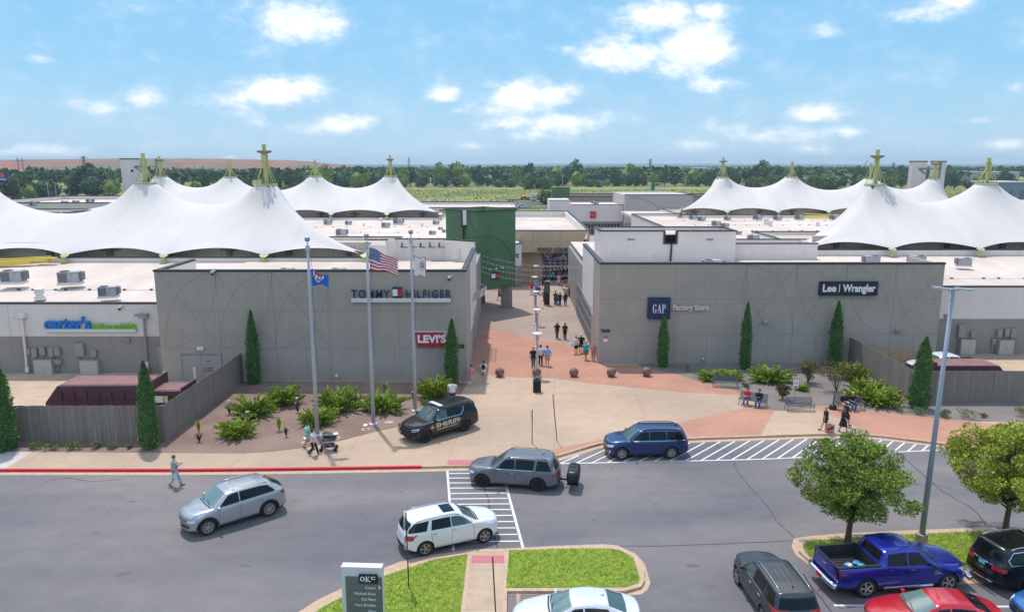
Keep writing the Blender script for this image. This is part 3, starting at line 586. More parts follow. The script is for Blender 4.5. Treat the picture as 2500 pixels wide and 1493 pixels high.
# raised screen on its roof, with the scupper notch
S = MB(); S.box(9.3, 16.2, 78, 78.25, 7.1, 10.3); S.box(17.35, 23.7, 78, 78.25, 7.1, 10.3); S.box(16.2, 17.35, 78, 78.25, 7.1, 9.1); S.box(9.3, 9.55, 78.26, 83, 7.1, 10.3); S.box(23.45, 23.7, 78.26, 83, 7.1, 10.3); S.box(9.56, 23.44, 82.75, 83, 7.1, 10.3)
S.build('roof_screen', m_wht, B); coping(B, [(9.4, 78.1, 16.0, 78.1), (17.55, 78.1, 23.6, 78.1), (9.42, 78.5, 9.42, 82.8), (9.5, 82.9, 23.6, 82.9), (23.58, 78.5, 23.58, 82.8)], 10.3, .36, .13)
b = MB(); b.box(16.02, 16.22, 77.9, 78.3, 9.1, 10.3); b.box(17.33, 17.53, 77.9, 78.3, 9.1, 10.3); b.box(16.02, 17.53, 77.9, 78.3, 8.96, 9.1); b.tube([(16.9, 77.85, 9.0), (16.85, 77.85, 7.15)], .1, 8); b.build('downpipe', m_cop, B)
MB().box(9.6, 23.4, 78.3, 82.7, 9.9, 10.0).build('screen_roof', m_roof, B)
MB().box(12.2, 13.0, 77.97, 78, 9.35, 9.55).build('vent_grille', m_greyd, B); MB().box(20.6, 21.3, 77.97, 78, 9.35, 9.55).build('vent_grille', m_greyd, B)
MB().box(14.9, 15.8, 77.96, 78, 7.7, 8.7).build('roof_hatch', m_wht, B)
b = MB(); b.box(23.72, 33.1, 79.6, 79.85, 7.1, 8.8); b.box(32.9, 33.1, 79.86, 84, 7.1, 8.8); b.build('parapet_inner_face', m_wht, B); coping(B, [(23.8, 79.7, 33, 79.7), (23.8, 84.2, 33.5, 84.2)], 8.8, .3, .12); MB().box(23.72, 33.3, 84.05, 84.3, 7.1, 8.8).build('parapet_rear', m_cream, B)

# --- right wing
V_ = thing('store_building', 'low white-over-grey store wing behind the right timber fence', 'store building', group='flat-roofed outlet store blocks')
YV = 66.0
MB().box(36.9, 90, YV, YV + .3, 0, 3.4).build('wall', m_greyd, V_); MB().box(36.9, 90, YV - .02, YV + .3, 3.4, 6.3).build('wall_band', m_wht, V_)
coping(V_, [(37.2, YV + .14, 90, YV + .14)], 6.3, .36, .13)
b = MB(); b.add([(36.9, YV + .31, 6.0), (90, YV + .31, 6.0), (90, 82.9, 7.1), (36.9, 82.9, 7.1)], [(0,1,2,3)]); b.build('roof', m_roof, V_)
b = MB(); hv(b, 37, 75, 2.95, 2.98, YV - .003)
for x in (41.6, 50): hv(b, x, x + .03, .2, 3.38, YV - .003)
b.build('wall_joint', m_groove, V_); battens(V_, 71, 37.5, 70, 6.36, 14, 8); battens(V_, 67.0, 38, 70, 6.08, 8, 9)

# --- green tower
T = thing('green_entrance_tower', 'dark green corner tower on grey piers beside the plaza', 'tower')
P = [(-4.0, 84.6), (.42, 88.6), (-3.6, 92.9), (-7.9, 88.4)]
def ring_wall(parent, P, z0, z1, th, m, name='wall'):
    b = MB(); n = len(P)
    for i in range(n):
        a_, c_ = Vector(P[i]), Vector(P[(i + 1) % n]); d_ = (c_ - a_).normalized(); nn = Vector((-d_.y, d_.x))
        b.prism([tuple(a_), tuple(c_), tuple(c_ + nn * th - d_ * th), tuple(a_ + nn * th + d_ * th)], z0, z1)
    return b.build(name, m, parent)
ring_wall(T, P, 2.8, 12, .3, m_green); coping(T, [(*P[i], *P[(i+1)%4]) for i in range(4)], 12, .34, .1)
MB().prism([(-4.0,85.2),(-.2,88.6),(-3.6,92.3),(-7.3,88.4)], 11.2, 11.3).build('roof', m_cream, T)
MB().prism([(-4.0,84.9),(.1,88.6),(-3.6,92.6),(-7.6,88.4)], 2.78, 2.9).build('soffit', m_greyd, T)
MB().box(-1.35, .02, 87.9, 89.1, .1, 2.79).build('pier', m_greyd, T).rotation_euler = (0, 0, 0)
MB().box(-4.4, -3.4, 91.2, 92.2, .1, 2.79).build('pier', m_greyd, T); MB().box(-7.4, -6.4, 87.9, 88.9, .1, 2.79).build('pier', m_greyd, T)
# white scupper and black downpipe on its left face, arc joint on both faces
dl = (Vector(P[3]) - Vector(P[0])).normalized(); nl = Vector((dl.y, -dl.x)); nl = -nl if nl.y > 0 else nl
def onface(i, u, off=.01):
    a_, c_ = Vector(P[i]), Vector(P[(i + 1) % 4]); d_ = (c_ - a_).normalized(); nn = Vector((d_.y, -d_.x)); q = a_ + d_ * u + nn * off; return q
q = onface(3, 3.5, .1); b = MB(); b.obox((q.x, q.y, 11.2), .55, .2, 1.7, R(-45)); b.build('scupper', m_wht, T)
q2 = onface(3, 3.15, .16); q3 = onface(3, 3.3, .2); b = MB(); b.obox((q2.x, q2.y, 11.2), .12, .3, 1.75, R(-45)); b.obox((q3.x, q3.y, 10.25), .9, .35, .18, R(-45)); b.tube([(q3.x, q3.y, 10.2), (q3.x, q3.y, 7.2)], .1, 8); b.build('downpipe', m_black, T)
b = MB()
def face_line(i, pts, wd=.05):
    for p_, q_ in zip(pts, pts[1:]):
        A3, B3 = onface(i, p_[0], .012), onface(i, q_[0], .012); b.tube([(A3.x, A3.y, p_[1]), (B3.x, B3.y, q_[1])], .022, 4)
face_line(0, [(0, 9.0)] + [(1.3 + 4.6 * math.sin(t), 4 + 5.1 * math.cos(t)) for t in [i * .13 for i in range(0, 13)]])
face_line(3, [(5.6, 9.0 )] + [(5.6 - 4.8 * math.sin(t), 4.2 + 4.9 * math.cos(t)) for t in [i * .13 for i in range(0, 11)]]); face_line(3, [(5.7, 9), (3.2, 12)])
face_line(0, [(1.2, 5.8), (1.2, 7.3), (2.0, 7.3)]); b.build('wall_joint', mat('green_joint', (.03, .07, .035), .9), T)
sg = thing('wall_sign', 'small white, red and navy flag sign on the green tower', 'wall sign')
q = onface(0, 2.6, .06); f = MB(); f.box(-.62, .62, -.06, .0, 0, .78, 0); f.box(-.60, 0, -.08, -.062, .13, .65, 1); f.box(0, .60, -.08, -.062, .13, .65, 2)
NAVY = mat('sign_navy', (.012, .018, .06), .5); SW = mat('sign_white', (.82, .82, .84), .5); SR = mat('sign_red', (.55, .008, .03), .5)
o = f.build('sign_panel', [NAVY, SW, SR], sg); o.location = (q.x, q.y, 3.95); o.rotation_euler = (0, 0, R(42))
for k in range(3):
    q = onface(0, 1.7 + k * .95, .05); q2 = onface(0, 1.2 + k * .95, .85); b = MB(); b.tube([(q.x, q.y, 5.1), (q2.x, q2.y, 5.35)], .025, 5); b.lathe([(.01, .06), (.13, .0), (.14, -.08), (.01, -.02)], 10, c=(q2.x, q2.y, 5.35))
    o = b.build('gooseneck_lamp', SW); tag(o, ['leftmost', 'middle', 'rightmost'][k] + ' white gooseneck lamp above the small flag sign', 'wall lamp', 'gooseneck lamps on the green tower')

# --- white/grey shop with dark lettering, behind the tower
H_ = thing('shop_building', 'small white shop with black hut lettering right of the green tower', 'shop')
MB().box(-9, 1.35, 103.5, 112, 0, 3.2).build('wall', m_greyd, H_); MB().box(-9, 1.35, 103.46, 112, 3.2, 6.3).build('wall_band', m_wht, H_); coping(H_, [(-9, 103.6, 1.2, 103.6), (1.2, 104, 1.2, 111)], 6.3, .4, .12)
text('lettering', 'hut', 1.15, m_black, (.95, 103.44, 4.35), parent=H_, depth=.03, offset=.02, align='RIGHT'); MB().box(-.6, .55, 103.38, 103.46, .2, 3.0).build('shop_window', m_glass, H_)
b = MB()
for x in (-.6, -.2, .18, .55): b.box(x-.04, x+.04, 103.3, 103.38, .15, 3.0)
for z in (.2, 1.1, 2.0, 2.95): b.box(-.6, .55, 103.32, 103.38, z-.04, z+.04)
b.build('frame', m_alu, H_)

# --- food hall
F = thing('food_hall_building', 'tan food hall with a bright mural above its glass doors', 'food hall')
b = MB(); b.box(-1.5, 1.9, 108.9, 109.4, 0, 4.6); b.box(1.9, 4.6, 109.3, 109.8, 0, 4.6); b.box(9.4, 11, 109.3, 109.8, 0, 4.6); b.box(4.6, 9.4, 109.3, 109.8, 4.4, 4.6); b.box(11, 11.5, 109.4, 154, 0, 7.6); b.build('wall', m_beige, F)
b = MB(); b.prismy([(-1.5, 4.6), (10.0, 4.6), (10.95, 7.75), (-1.5, 7.75)], 107.6, 108.0); b.build('fascia', m_beige, F); coping(F, [(-1.5, 107.8, 10.9, 107.8), (11.2, 108.2, 11.6, 154), (-1.5, 154, 11.5, 154)], 7.75, .4, .13)
MB().box(-1.5, 10.2, 108.01, 109.3, 4.45, 4.6).build('soffit', m_greyd, F); MB().box(-8, 11.2, 108.1, 154, 6.4, 6.6).build('roof', m_roof, F)
b = MB(); b.box(-8, 11.2, 153.7, 154, 6.6, 7.74); b.box(10.95, 11.2, 108.3, 153.6, 6.6, 7.74); b.build('parapet_inner_face', m_cream, F)
b = MB(); b.obox((10.4, 108.6, 2.3), .3, 2, 4.4, R(6)); b.build('side_wall', m_greyd, F)
b = MB(); 
for x in (3.0, 7.0): hv(b, x, x + .04, 4.7, 7.7, 107.595)
hv(b, -1.5, 10.6, 6.2, 6.23, 107.596); b.build('wall_joint', mat('tan_joint', (.17,.12,.08), .9), F)
g_ = MB().box(4.6, 9.4, 109.42, 109.5, .13, 4.4).build('glass_entrance', m_glass, F)
b = MB()
for x in (4.6, 5.7, 6.35, 8.0, 8.6, 9.4): b.box(x - .05, x + .05, 109.3, 109.42, .13, 4.4)
for x in (7.2,): b.box(x - .04, x + .04, 109.3, 109.42, 2.4, 4.4)
for z in (.2, 1.1, 2.3, 2.85, 3.35, 3.9): b.box(4.6, 6.3, 109.33, 109.42, z - .04, z + .04); b.box(8.05, 9.4, 109.33, 109.42, z - .04, z + .04)
for z in (2.4, 2.85, 3.35, 3.9): b.box(6.3, 8.05, 109.33, 109.42, z - .045, z + .045)
b.box(4.5, 9.5, 109.25, 109.41, 2.35, 2.5); b.build('frame', m_alu, g_)
mu = MB(); mu.box(4.5, 9.5, 109.1, 109.28, 3.4, 4.4, 0)
pc = [mat('mural_blue', (.02, .10, .38), .6), mat('mural_orange', (.75, .16, .05), .6), mat('mural_teal', (.03, .38, .50), .6), mat('mural_white', (.75, .65, .55), .6), mat('mural_navy', (.02, .03, .12), .6)]
def disc(b, x, z, r, y, m, a0=0, a1=6.2832):
    n = 18; b.add([(x, y, z)] + [(x + r * math.cos(a0 + (a1-a0) * i / n), y, z + r * math.sin(a0 + (a1-a0) * i / n)) for i in range(n + 1)], [(0, i + 2, i + 1) for i in range(n)], m)
y_ = 109.095; q_mu = len(mu.v)
mu.add([(4.6,y_,4.7),(5.4,y_,3.8),(5.6,y_,3.8),(4.8,y_,4.7)], [(0,1,2,3)], 3); disc(mu, 5.6, 4.4, .32, y_ - .005, 1); mu.add([(6.3,y_,3.8),(7.0,y_,3.8),(6.65,y_,4.65)], [(0,1,2)], 1); disc(mu, 6.5, 4.35, .3, y_-.006, 4); disc(mu, 7.0, 4.0, .24, y_ - .004, 2)
mu.add([(7.1,y_-.01,3.8),(8.2,y_-.01,3.8),(7.65,y_-.01,4.6)], [(0,1,2)], 3); mu.add([(7.3,y_-.012,3.8),(8.0,y_-.012,3.8),(7.65,y_-.012,4.35)], [(0,1,2)], 1); disc(mu, 8.7, 4.25, .46, y_, 2); disc(mu, 8.7, 4.25, .3, y_ - .006, 0); mu.add([(8.2,y_-.014,4.22),(9.4,y_-.014,4.22),(9.4,y_-.014,4.3),(8.2,y_-.014,4.3)], [(0,1,2,3)], 3)
mu.v = mu.v[:q_mu] + [(x, y, z - .35) for x, y, z in mu.v[q_mu:]]; o = mu.build('mural_panel', pc); tag(o, 'blue and orange geometric mural panel above the glass doors', 'mural')
fs = thing('wall_sign', 'dark FOOD COURT lettering on the tan fascia', 'wall sign')
text('lettering', 'FOOD COURT', .85, mat('bronze_letters', (.10, .075, .06), .5), (6.2, 107.5, 4.72), parent=fs, fit=4.9, depth=.1, offset=.012)
o = text('house_number', '7642', .42, m_black, (9.9, 109.25, 2.6), depth=.01, offset=.01); tag(o, 'small black house number beside the food hall doors', 'house number')

# --- far stores behind
N1 = thing('store_building', 'white store with a small square red sign, beyond the food hall', 'store building', group='flat-roofed outlet store blocks')
MB().box(11.8, 27.7, 185, 200, 0, 3.3).build('wall', m_greyd, N1); MB().box(11.8, 27.7, 184.9, 185.2, 3.3, 7.4).build('wall_band', m_wht, N1); MB().box(9.5, 14.8, 187.5, 200, 2.5, 8.4).build('raised_corner', m_wht, N1)
coping(N1, [(14.9, 185.1, 27.7, 185.1)], 7.4, .35, .15); coping(N1, [(9.5, 187.6, 14.8, 187.6)], 8.4, .35, .15); MB().box(14.8, 27.7, 185.3, 203, 7.0, 7.2).build('roof', m_roof, N1)
b = MB().box(13.2, 27, 184.75, 184.85, .2, 2.9).build('glass_entrance', m_glass, N1); f = MB()
for k in range(18): x = 13.2 + k * .81; f.box(x - .04, x + .04, 184.65, 184.75, .15, 2.9)
for z in (.3, 1.6, 2.85): f.box(13.2, 27, 184.67, 184.75, z - .05, z + .05)
f.build('frame', m_alu, b)
rs = thing('wall_sign', 'small square red shop sign with white print on the far store', 'wall sign'); MB().box(19.5, 20.9, 184.6, 184.88, 4.2, 5.8).build('sign_panel', SR, rs); text('lettering', 'THE NORTH FACE', .26, SW, (20.2, 184.58, 4.85), parent=rs, depth=.005, fit=1.2)
N2 = thing('store_building', 'tall pale grey far store block right of the red sign', 'store building', group='flat-roofed outlet store blocks')
MB().box(27.8, 44.5, 183, 205, 0, 9.9).build('wall', m_wht if False else layered(mat('wall_pale_grey', (.50, .46, .44), .85), [(.3, .92, .35, .65, None, 4)]), N2); coping(N2, [(27.8, 183.1, 44.4, 183.1)], 9.9, .35, .18); MB().box(27.9, 44.4, 182.95, 183.0, 0, 3.2).build('wall_band', m_greyd, N2)
b = MB(); P0 = [(29 + 9 * math.sin(t), 2.5 + 6.9 * math.cos(t)) for t in [i * .12 for i in range(14)]]
for p_, q_ in zip(P0, P0[1:]): b.tube([(p_[0], 182.99, p_[1]), (q_[0], 182.99, q_[1])], .05, 4)
b.build('wall_joint', m_groove, N2); text('lettering', 'VERA BRADLEY', 1.4, m_black, (30.6, 182.9, 3.2), parent=N2, depth=.02, align='LEFT')
m_taupe = mat('wall_taupe', (.30, .26, .23), .85, var=.08, vscale=.2)
def flat_block(x0, x1, y0, y1, z, label, mw=m_taupe, mr=m_roof, cop=True, zr=None):
    o = thing('store_building', label, 'store building', group='flat-roofed outlet store blocks')
    MB().box(x0, x1, y0, y0 + .4, 0, z).build('wall', mw, o); b = MB(); b.box(x0, x0 + .4, y0 + .4, y1, 0, z); b.box(x1 - .4, x1, y0 + .4, y1, 0, z); b.box(x0, x1, y1, y1 + .4, 0, z); b.build('side_wall', mw, o)
    MB().box(x0 + .4, x1 - .4, y0 + .4, y1, (zr or z - .9) - .2, zr or z - .9).build('roof', mr, o)
    if cop: coping(o, [(x0 + .2, y0 + .2, x1 - .2, y0 + .2), (x0 + .2, y0 + .4, x0 + .2, y1), (x1 - .2, y0 + .4, x1 - .2, y1), (x0 + .2, y1 + .2, x1 - .2, y1 + .2)], z, .5, .2)
    return o
o = flat_block(-62, 1.2, 176, 206, 7.0, 'long cream far roof edged in taupe left of the highway gap', mw=m_cream, zr=6.4)
o = flat_block(15, 75, 218, 240, 8.0, 'long taupe roof edge behind the far white store')
flat_block(-31, 1.0, 160.5, 168, 7.6, 'pale low block just behind the green tower', mw=m_wht)
flat_block(-130, -71, 176, 215, 8.3, 'pale far block left of the tall white pylon', mw=m_wht)
flat_block(-106, -84, 141, 152, 8.2, 'white angular block left between the tents', mw=m_wht)
flat_block(-112, -101.5, 132, 140, 8.0, 'dark maroon block at the far left between the tents', mw=m_maroon)
flat_block(96, 150, 190, 215, 7.6, 'taupe far block behind the right rear tent', zr=7.3)
flat_block(104, 175, 146, 172, 6.6, 'cream low block at the far right edge', mw=m_cream)
flat_block(80, 118, 214, 236, 8.6, 'tan far wall beside the right white pylons', mw=m_beige)
# green stair tower behind
o = thing('green_entrance_tower', 'small far green block standing beside the highway gap', 'tower'); MB().box(12.0, 17.2, 222, 228, 0, 10.4).build('wall', m_green, o); coping(o, [(12.1,222.2,17.1,222.2)], 10.4, .4, .2)

# --- white pylons with steel bracing
def pylon(name, label, X, Y, wd, z, brace, wd2=None):
    o = thing(name, label, 'pylon', (X, Y, 0)); MB().box(0, wd, 0, 1.6, 0, z).build('slab', layered(mat('pylon_paint', (.66, .60, .59), .8), [(.4,.93,.35,.65,(1,1,.3),4)]), o); MB().box(-.1, wd + .1, -.1, 1.7, z, z + .22).build('coping', m_cop, o)
    if brace:
        b = MB(); x0 = wd if brace > 0 else 0; s = brace
        for zz in (z - 1.6, z - 6.2): b.tube([(x0 - s * 2, -.15, zz), (x0 + s * 3.2, -.15, zz)], .16, 6)
        b.tube([(x0 - s * 2, -.15, z - 1.6), (x0 + s * 1.4, -.15, z - 3.9), (x0 - s * 2, -.15, z - 6.2)], .14, 6); b.tube([(x0 + s * 3.2, -.15, z - 8), (x0 + s * 3.2, -.15, z + .2)], .2, 6)
        b.build('brace', mat('brace_steel', (.22, .19, .19), .6), o)
    if wd2: MB().box(wd2, wd2 + 2.9, 0, 1.6, 0, z).build('slab', MATS['pylon_paint'], o); MB().box(wd2 - .1, wd2 + 3.0, -.1, 1.7, z, z + .22).build('coping', m_cop, o)
    return o
q = ATY(293, 389, 172); p_ = pylon('sign_pylon', 'tall white slab pylon with steel brace behind the left tents', q.x, 172, 5.1, q.z, 1); MB().box(2.3, 2.8, -.05, 0, q.z - 2.9, q.z - 2.3).build('opening', m_black, p_)
q = ATY(2229, 395, 182); pylon('sign_pylon', 'pair of tall white slabs joined by steel bracing, right', q.x, 182, 3.5, q.z, 1, 5.2)
# ---------------------------------------------------------------- tents
m_tent = layered(mat('tent_fabric', (.665, .605, .575), .75), [(.15, .965, .35, .65, None, 4), (.9, .965, .35, .6, (1,.3,.3), 4)], joint=(2.57, 60, .035, .93, (0,0,0)))
m_mast = layered(mat('mast_yellow_green', (.50, .50, .20), .5), [(2, .85, .35, .6, None, 3)])
m_lampd = mat('floodlight_casing', (.22, .16, .12), .5)
def canopy(label, poly_front, poly_back, peaks, ze, anchors, ringr=1.15, group='white peaked tent roofs'):
    """poly_front/back: functions x->y of the scalloped long edges given by anchor lists; peaks [(x,y,zring,masttop,lamps)]"""
    T = thing('tent_canopy', label, 'tent roof', group=group)
    xa, xb = anchors[0], anchors[-1]
    nx = int((xb - xa) / .55); ny = 46
    x0s = np.linspace(0, 1, nx + 1); V = np.zeros((nx + 1, ny + 1, 3))
    an = np.array(anchors)
    def scal(x):
        i = np.searchsorted(an, x) - 1; i = min(max(i, 0), len(an) - 2); t = (x - an[i]) / (an[i+1] - an[i]); return 4 * t * (1 - t)
    for i, u in enumerate(x0s):
        x = xa + (xb - xa) * u; s = scal(x); yf, yb = poly_front(x) + 1.25 * s, poly_back(x) - 1.25 * s
        for j in range(ny + 1):
            v = j / ny; V[i, j] = (x, yf + (yb - yf) * v, ze)
        V[i, 0, 2] = V[i, ny, 2] = ze + .62 * s
    # ends bow inward
    for i in range(nx + 1):
        u = i / nx
        for (lim, sgn) in ((0, 1), (1, -1)):
            w_ = max(0, 1 - abs(u - lim) * 6)
            for j in range(ny + 1):
                v = j / ny; V[i, j, 0] += sgn * w_ * 1.3 * 4 * v * (1 - v)
    fixed = np.zeros((nx + 1, ny + 1), bool); fixed[:, 0] = fixed[:, -1] = fixed[0, :] = fixed[-1, :] = True; hole = np.zeros_like(fixed)
    for j in range(ny + 1): V[0, j, 2] = V[nx, j, 2] = ze + .35 * 4 * (j / ny) * (1 - j / ny)
    for (px, py, zr, zt, lm) in peaks:
        d = np.hypot(V[..., 0] - px, V[..., 1] - py); m1 = d < ringr * .72; m2 = (d < ringr * 1.28) & ~m1
        hole |= m1; fixed |= m1 | m2; V[m1 | m2, 2] = zr
        dx, dy = V[m2, 0] - px, V[m2, 1] - py; L_ = np.hypot(dx, dy); V[m2, 0] = px + dx / L_ * ringr; V[m2, 1] = py + dy / L_ * ringr
    Z = V[..., 2]
    Z[~fixed] = ze + 1.5
    hx = .55; 
    for _ in range(1500):
        Zn = .25 * (np.roll(Z, 1, 0) + np.roll(Z, -1, 0)) * 1.0 + .25 * (np.roll(Z, 1, 1) + np.roll(Z, -1, 1)); Z = np.where(fixed, Z, Z + (Zn - Z) * 1.0)
    # the stressed membrane is a little tighter than the soap-film solution near the masts
    V[..., 2] = Z
    vs = [tuple(V[i, j]) for i in range(nx + 1) for j in range(ny + 1)]; fs = []
    for i in range(nx):
        for j in range(ny):
            q = [(i, j), (i + 1, j), (i + 1, j + 1), (i, j + 1)]
            if any(hole[a_] for a_ in q): continue
            fs.append(tuple(a_ * (ny + 1) + b_ for a_, b_ in q))
    mb = MB(); mb.add(vs, fs); mb.build('membrane', m_tent, T, smooth=True)
    for (px, py, zr, zt, lm) in peaks:
        b = MB(); b.tube([(px + .25, py, zr - 7), (px, py, zt)], [.26, .21], 12)
        H = zt - zr; zc = zr + H * .55
        b.lathe([(.22, zc), (.36, zc), (.36, zc + .1), (.22, zc + .1)], 12, c=(px + .02, py, 0)); b.lathe([(.22, zc + .9), (.34, zc + .9), (.34, zc + 1.0), (.22, zc + 1.0)], 12, c=(px, py, 0))
        b.tube([(px, py, zt - .05), (px, py, zt + .06)], .27, 12)
        for k in range(7):
            t = 2 * math.pi * (k + .5) / 7; b.tube([(px + math.cos(t) * ringr, py + math.sin(t) * ringr, zr + .05), (px + math.cos(t) * .26, py + math.sin(t) * .26, zc + .05)], .048, 5)
        for k in range(4):
            t = 2 * math.pi * k / 4 + .4; b.box(px + math.cos(t) * .3 - .06, px + math.cos(t) * .3 + .06, py + math.sin(t) * .3 - .06, py + math.sin(t) * .3 + .06, zc + .1, zc + .95)
        mo = b.build('mast', m_mast, T)
        r_ = MB(); R0 = ringr + .07; pts = [(px + math.cos(2 * math.pi * k / 28) * R0, py + math.sin(2 * math.pi * k / 28) * R0, zr + .03) for k in range(29)]; r_.tube(pts, .08, 6, cap=False); r_.build('ring', m_mast, mo)
        if lm:
            f = MB(); pts = [(px + math.cos(2 * math.pi * k / 20) * .6, py + math.sin(2 * math.pi * k / 20) * .6, zt - .85) for k in range(21)]; f.tube(pts, .05, 4, cap=False)
            for k in range(8):
                t = 2 * math.pi * k / 8; f.tube([(px, py, zt - 1.15), (px + math.cos(t) * .62, py + math.sin(t) * .62, zt - .8)], .045, 4); f.obox((px + math.cos(t) * .7, py + math.sin(t) * .7, zt - .72), .22, .28, .2, t)
            f.build('floodlight_ring', m_lampd, mo)
    for x in an:
        for yf in (poly_front(x),):
            b = MB(); b.tube([(x, yf - .35, ze - 1.6), (x, yf - .15, ze - .15)], .11, 8); b.box(x - .3, x + .3, yf - .5, yf - .1, ze - .75, ze - .6); b.box(x - .22, x + .22, yf - .45, yf - .05, ze - 1.15, ze - 1.05)
            b.add([(x - .5, yf + .02, ze - .02), (x - .2, yf - .25, ze - .2), (x + .2, yf - .25, ze - .2), (x + .5, yf + .02, ze - .02), (x, yf + .35, ze + .22), (x, yf - .02, ze - .25)], [(0,1,2,3,4),(0,5,1),(1,5,2),(2,5,3)])
            b.build('anchor_post', m_mast, T)
    return T
def const(v): return lambda x: v
def taper(v, x0, w_, d): return lambda x: v - d * max(0, min(1, (x - x0) / w_)) ** 1.0
def zring(py, Y):
    return ATY(1250, py, Y).z
YF = 76.2
canopy('large white tent roof, front left, its tallest mast behind the flagpoles', const(YF), lambda x: 98.5 - max(0, (x + 34)) * 1.08,
       [(-28.3, 86, zring(451, 86), zring(354, 86), True), (-43.2, 88, zring(447, 88), zring(376, 88), False), (-62.8, 88, zring(450, 88), zring(380, 88), True), (-80, 88, 14.7, 19, False)], 8.0, [-98, -87.7, -77.4, -67.1, -56.8, -46.5, -36.2, -25.8, -15.3])
YR = 82.3
def _x(px, Y): return ATY(px, 450, Y).x
canopy('large white tent roof, front right, two tall masts at the picture edge', const(YR), lambda x: 105 - max(0, (44 - x)) * 1.9,
       [(_x(2136, 93), 93, zring(451, 93), zring(367, 93), True), (_x(2408, 93), 93, zring(449, 93), zring(387, 93), False), (73.9, 93, 14.8, 19, True), (87, 93, 14.8, 19, False)], 8.0, [33.2, 42.6, 52.5, 62.6, 72.6, 82.6, 92.6])
YG = 138
canopy('smaller white tent roof behind the front left one, four masts', const(YG), lambda x: 160 - max(0, (x + 27)) * 1.45,
       [(_x(394, 149), 149, zring(431, 149), zring(382, 149), True), (_x(563, 149), 149, zring(432, 149), zring(391, 149), False), (_x(771, 149), 149, zring(430, 149), zring(391, 149), False), (_x(954, 149), 149, zring(430, 149), zring(380, 149), True)], 8.3, [-84, -74.2, -64.2, -54, -43.8, -33.7, -23.3, -13.3])
YH = 144
canopy('smaller white tent roof behind the front right one, four masts', const(YH), lambda x: 166 - max(0, (44 - x)) * 1.7,
       [(_x(1763, 155), 155, zring(433, 155), zring(385, 155), True), (_x(1931, 155), 155, zring(432, 155), zring(395, 155), False), (_x(2123, 155), 155, zring(436, 155), zring(398, 155), False), (_x(2279, 155), 155, zring(437, 155), zring(391, 155), True)], 8.3, [32.3, 41.8, 51.7, 61.5, 71.2, 80.8, 92])

# ---------------------------------------------------------------- roof-top units
def make_ac(L_=2.2, W_=1.3, H=1.15, dark=False):
    root = thing('rooftop_unit', 'unit', 'air conditioner', group='rooftop air conditioning units')
    MB().box(-L_/2 - .1, L_/2 + .1, -W_/2 - .1, W_/2 + .1, 0, .28).build('kerb_base', m_cream, root)
    c = MB(); c.box(-L_/2, L_/2, -W_/2, W_/2, .28, .28 + H); c.box(-L_/2 - .03, L_/2 + .03, -W_/2 - .03, W_/2 + .03, .28 + H, .34 + H); o = c.build('casing', m_ac, root)
    b = MB()
    for k in range(12): x = -L_/2 + .06 + k * L_ * .036; b.box(x, x + .04, -W_/2 - .03, -W_/2, .36, .2 + H)
    for k in range(10): y = -W_/2 + .08 + k * (W_ - .16) / 10; b.box(-L_/2 - .03, -L_/2, y, y + .07, .36, .2 + H)
    b.build('coil_grille', m_acd, root)
    p = MB(); p.box(-L_*.03, L_*.14, -W_/2 - .035, -W_/2, .75, .2 + H); p.box(L_*.2, L_*.44, -W_/2 - .02, -W_/2, .4, .2 + H); p.box(L_*.3, L_*.36, -W_/2 - .06, -W_/2, .34, .7); p.build('access_panel', m_steel, root)
    f = MB(); f.lathe([(.001, 0), (.42, .01), (.46, .06), (.5, .06), (.5, 0)], 18, c=(-L_*.22, 0, .34 + H)); f.build('fan_guard', m_black, root)
    s = MB(); s.box(L_/2, L_/2 + .3, -W_/2 + .1, W_/2 - .1, .5, .25 + H); s.build('intake_hood', m_acd, root)
    return root
AC0 = make_ac(); ac_first = [True]
def ac(px, py, z, s, rz, label):
    """base centre at a survey reading on a roof of height z"""
    if ac_first[0]: o = AC0; ac_first[0] = False
    else: o = copy_tree(AC0)
    p = G(px, py, z); 
    s = s / FPX * p.y / 3.2   # s: width in the photograph (px) -> real size
    o.location = p; o.rotation_euler = (0, 0, rz); o.scale = (s, s, s); o['label'] = label; return o
def rz_at(y): return 5.75 + (y - 59.7) * 1.45 / 16.7
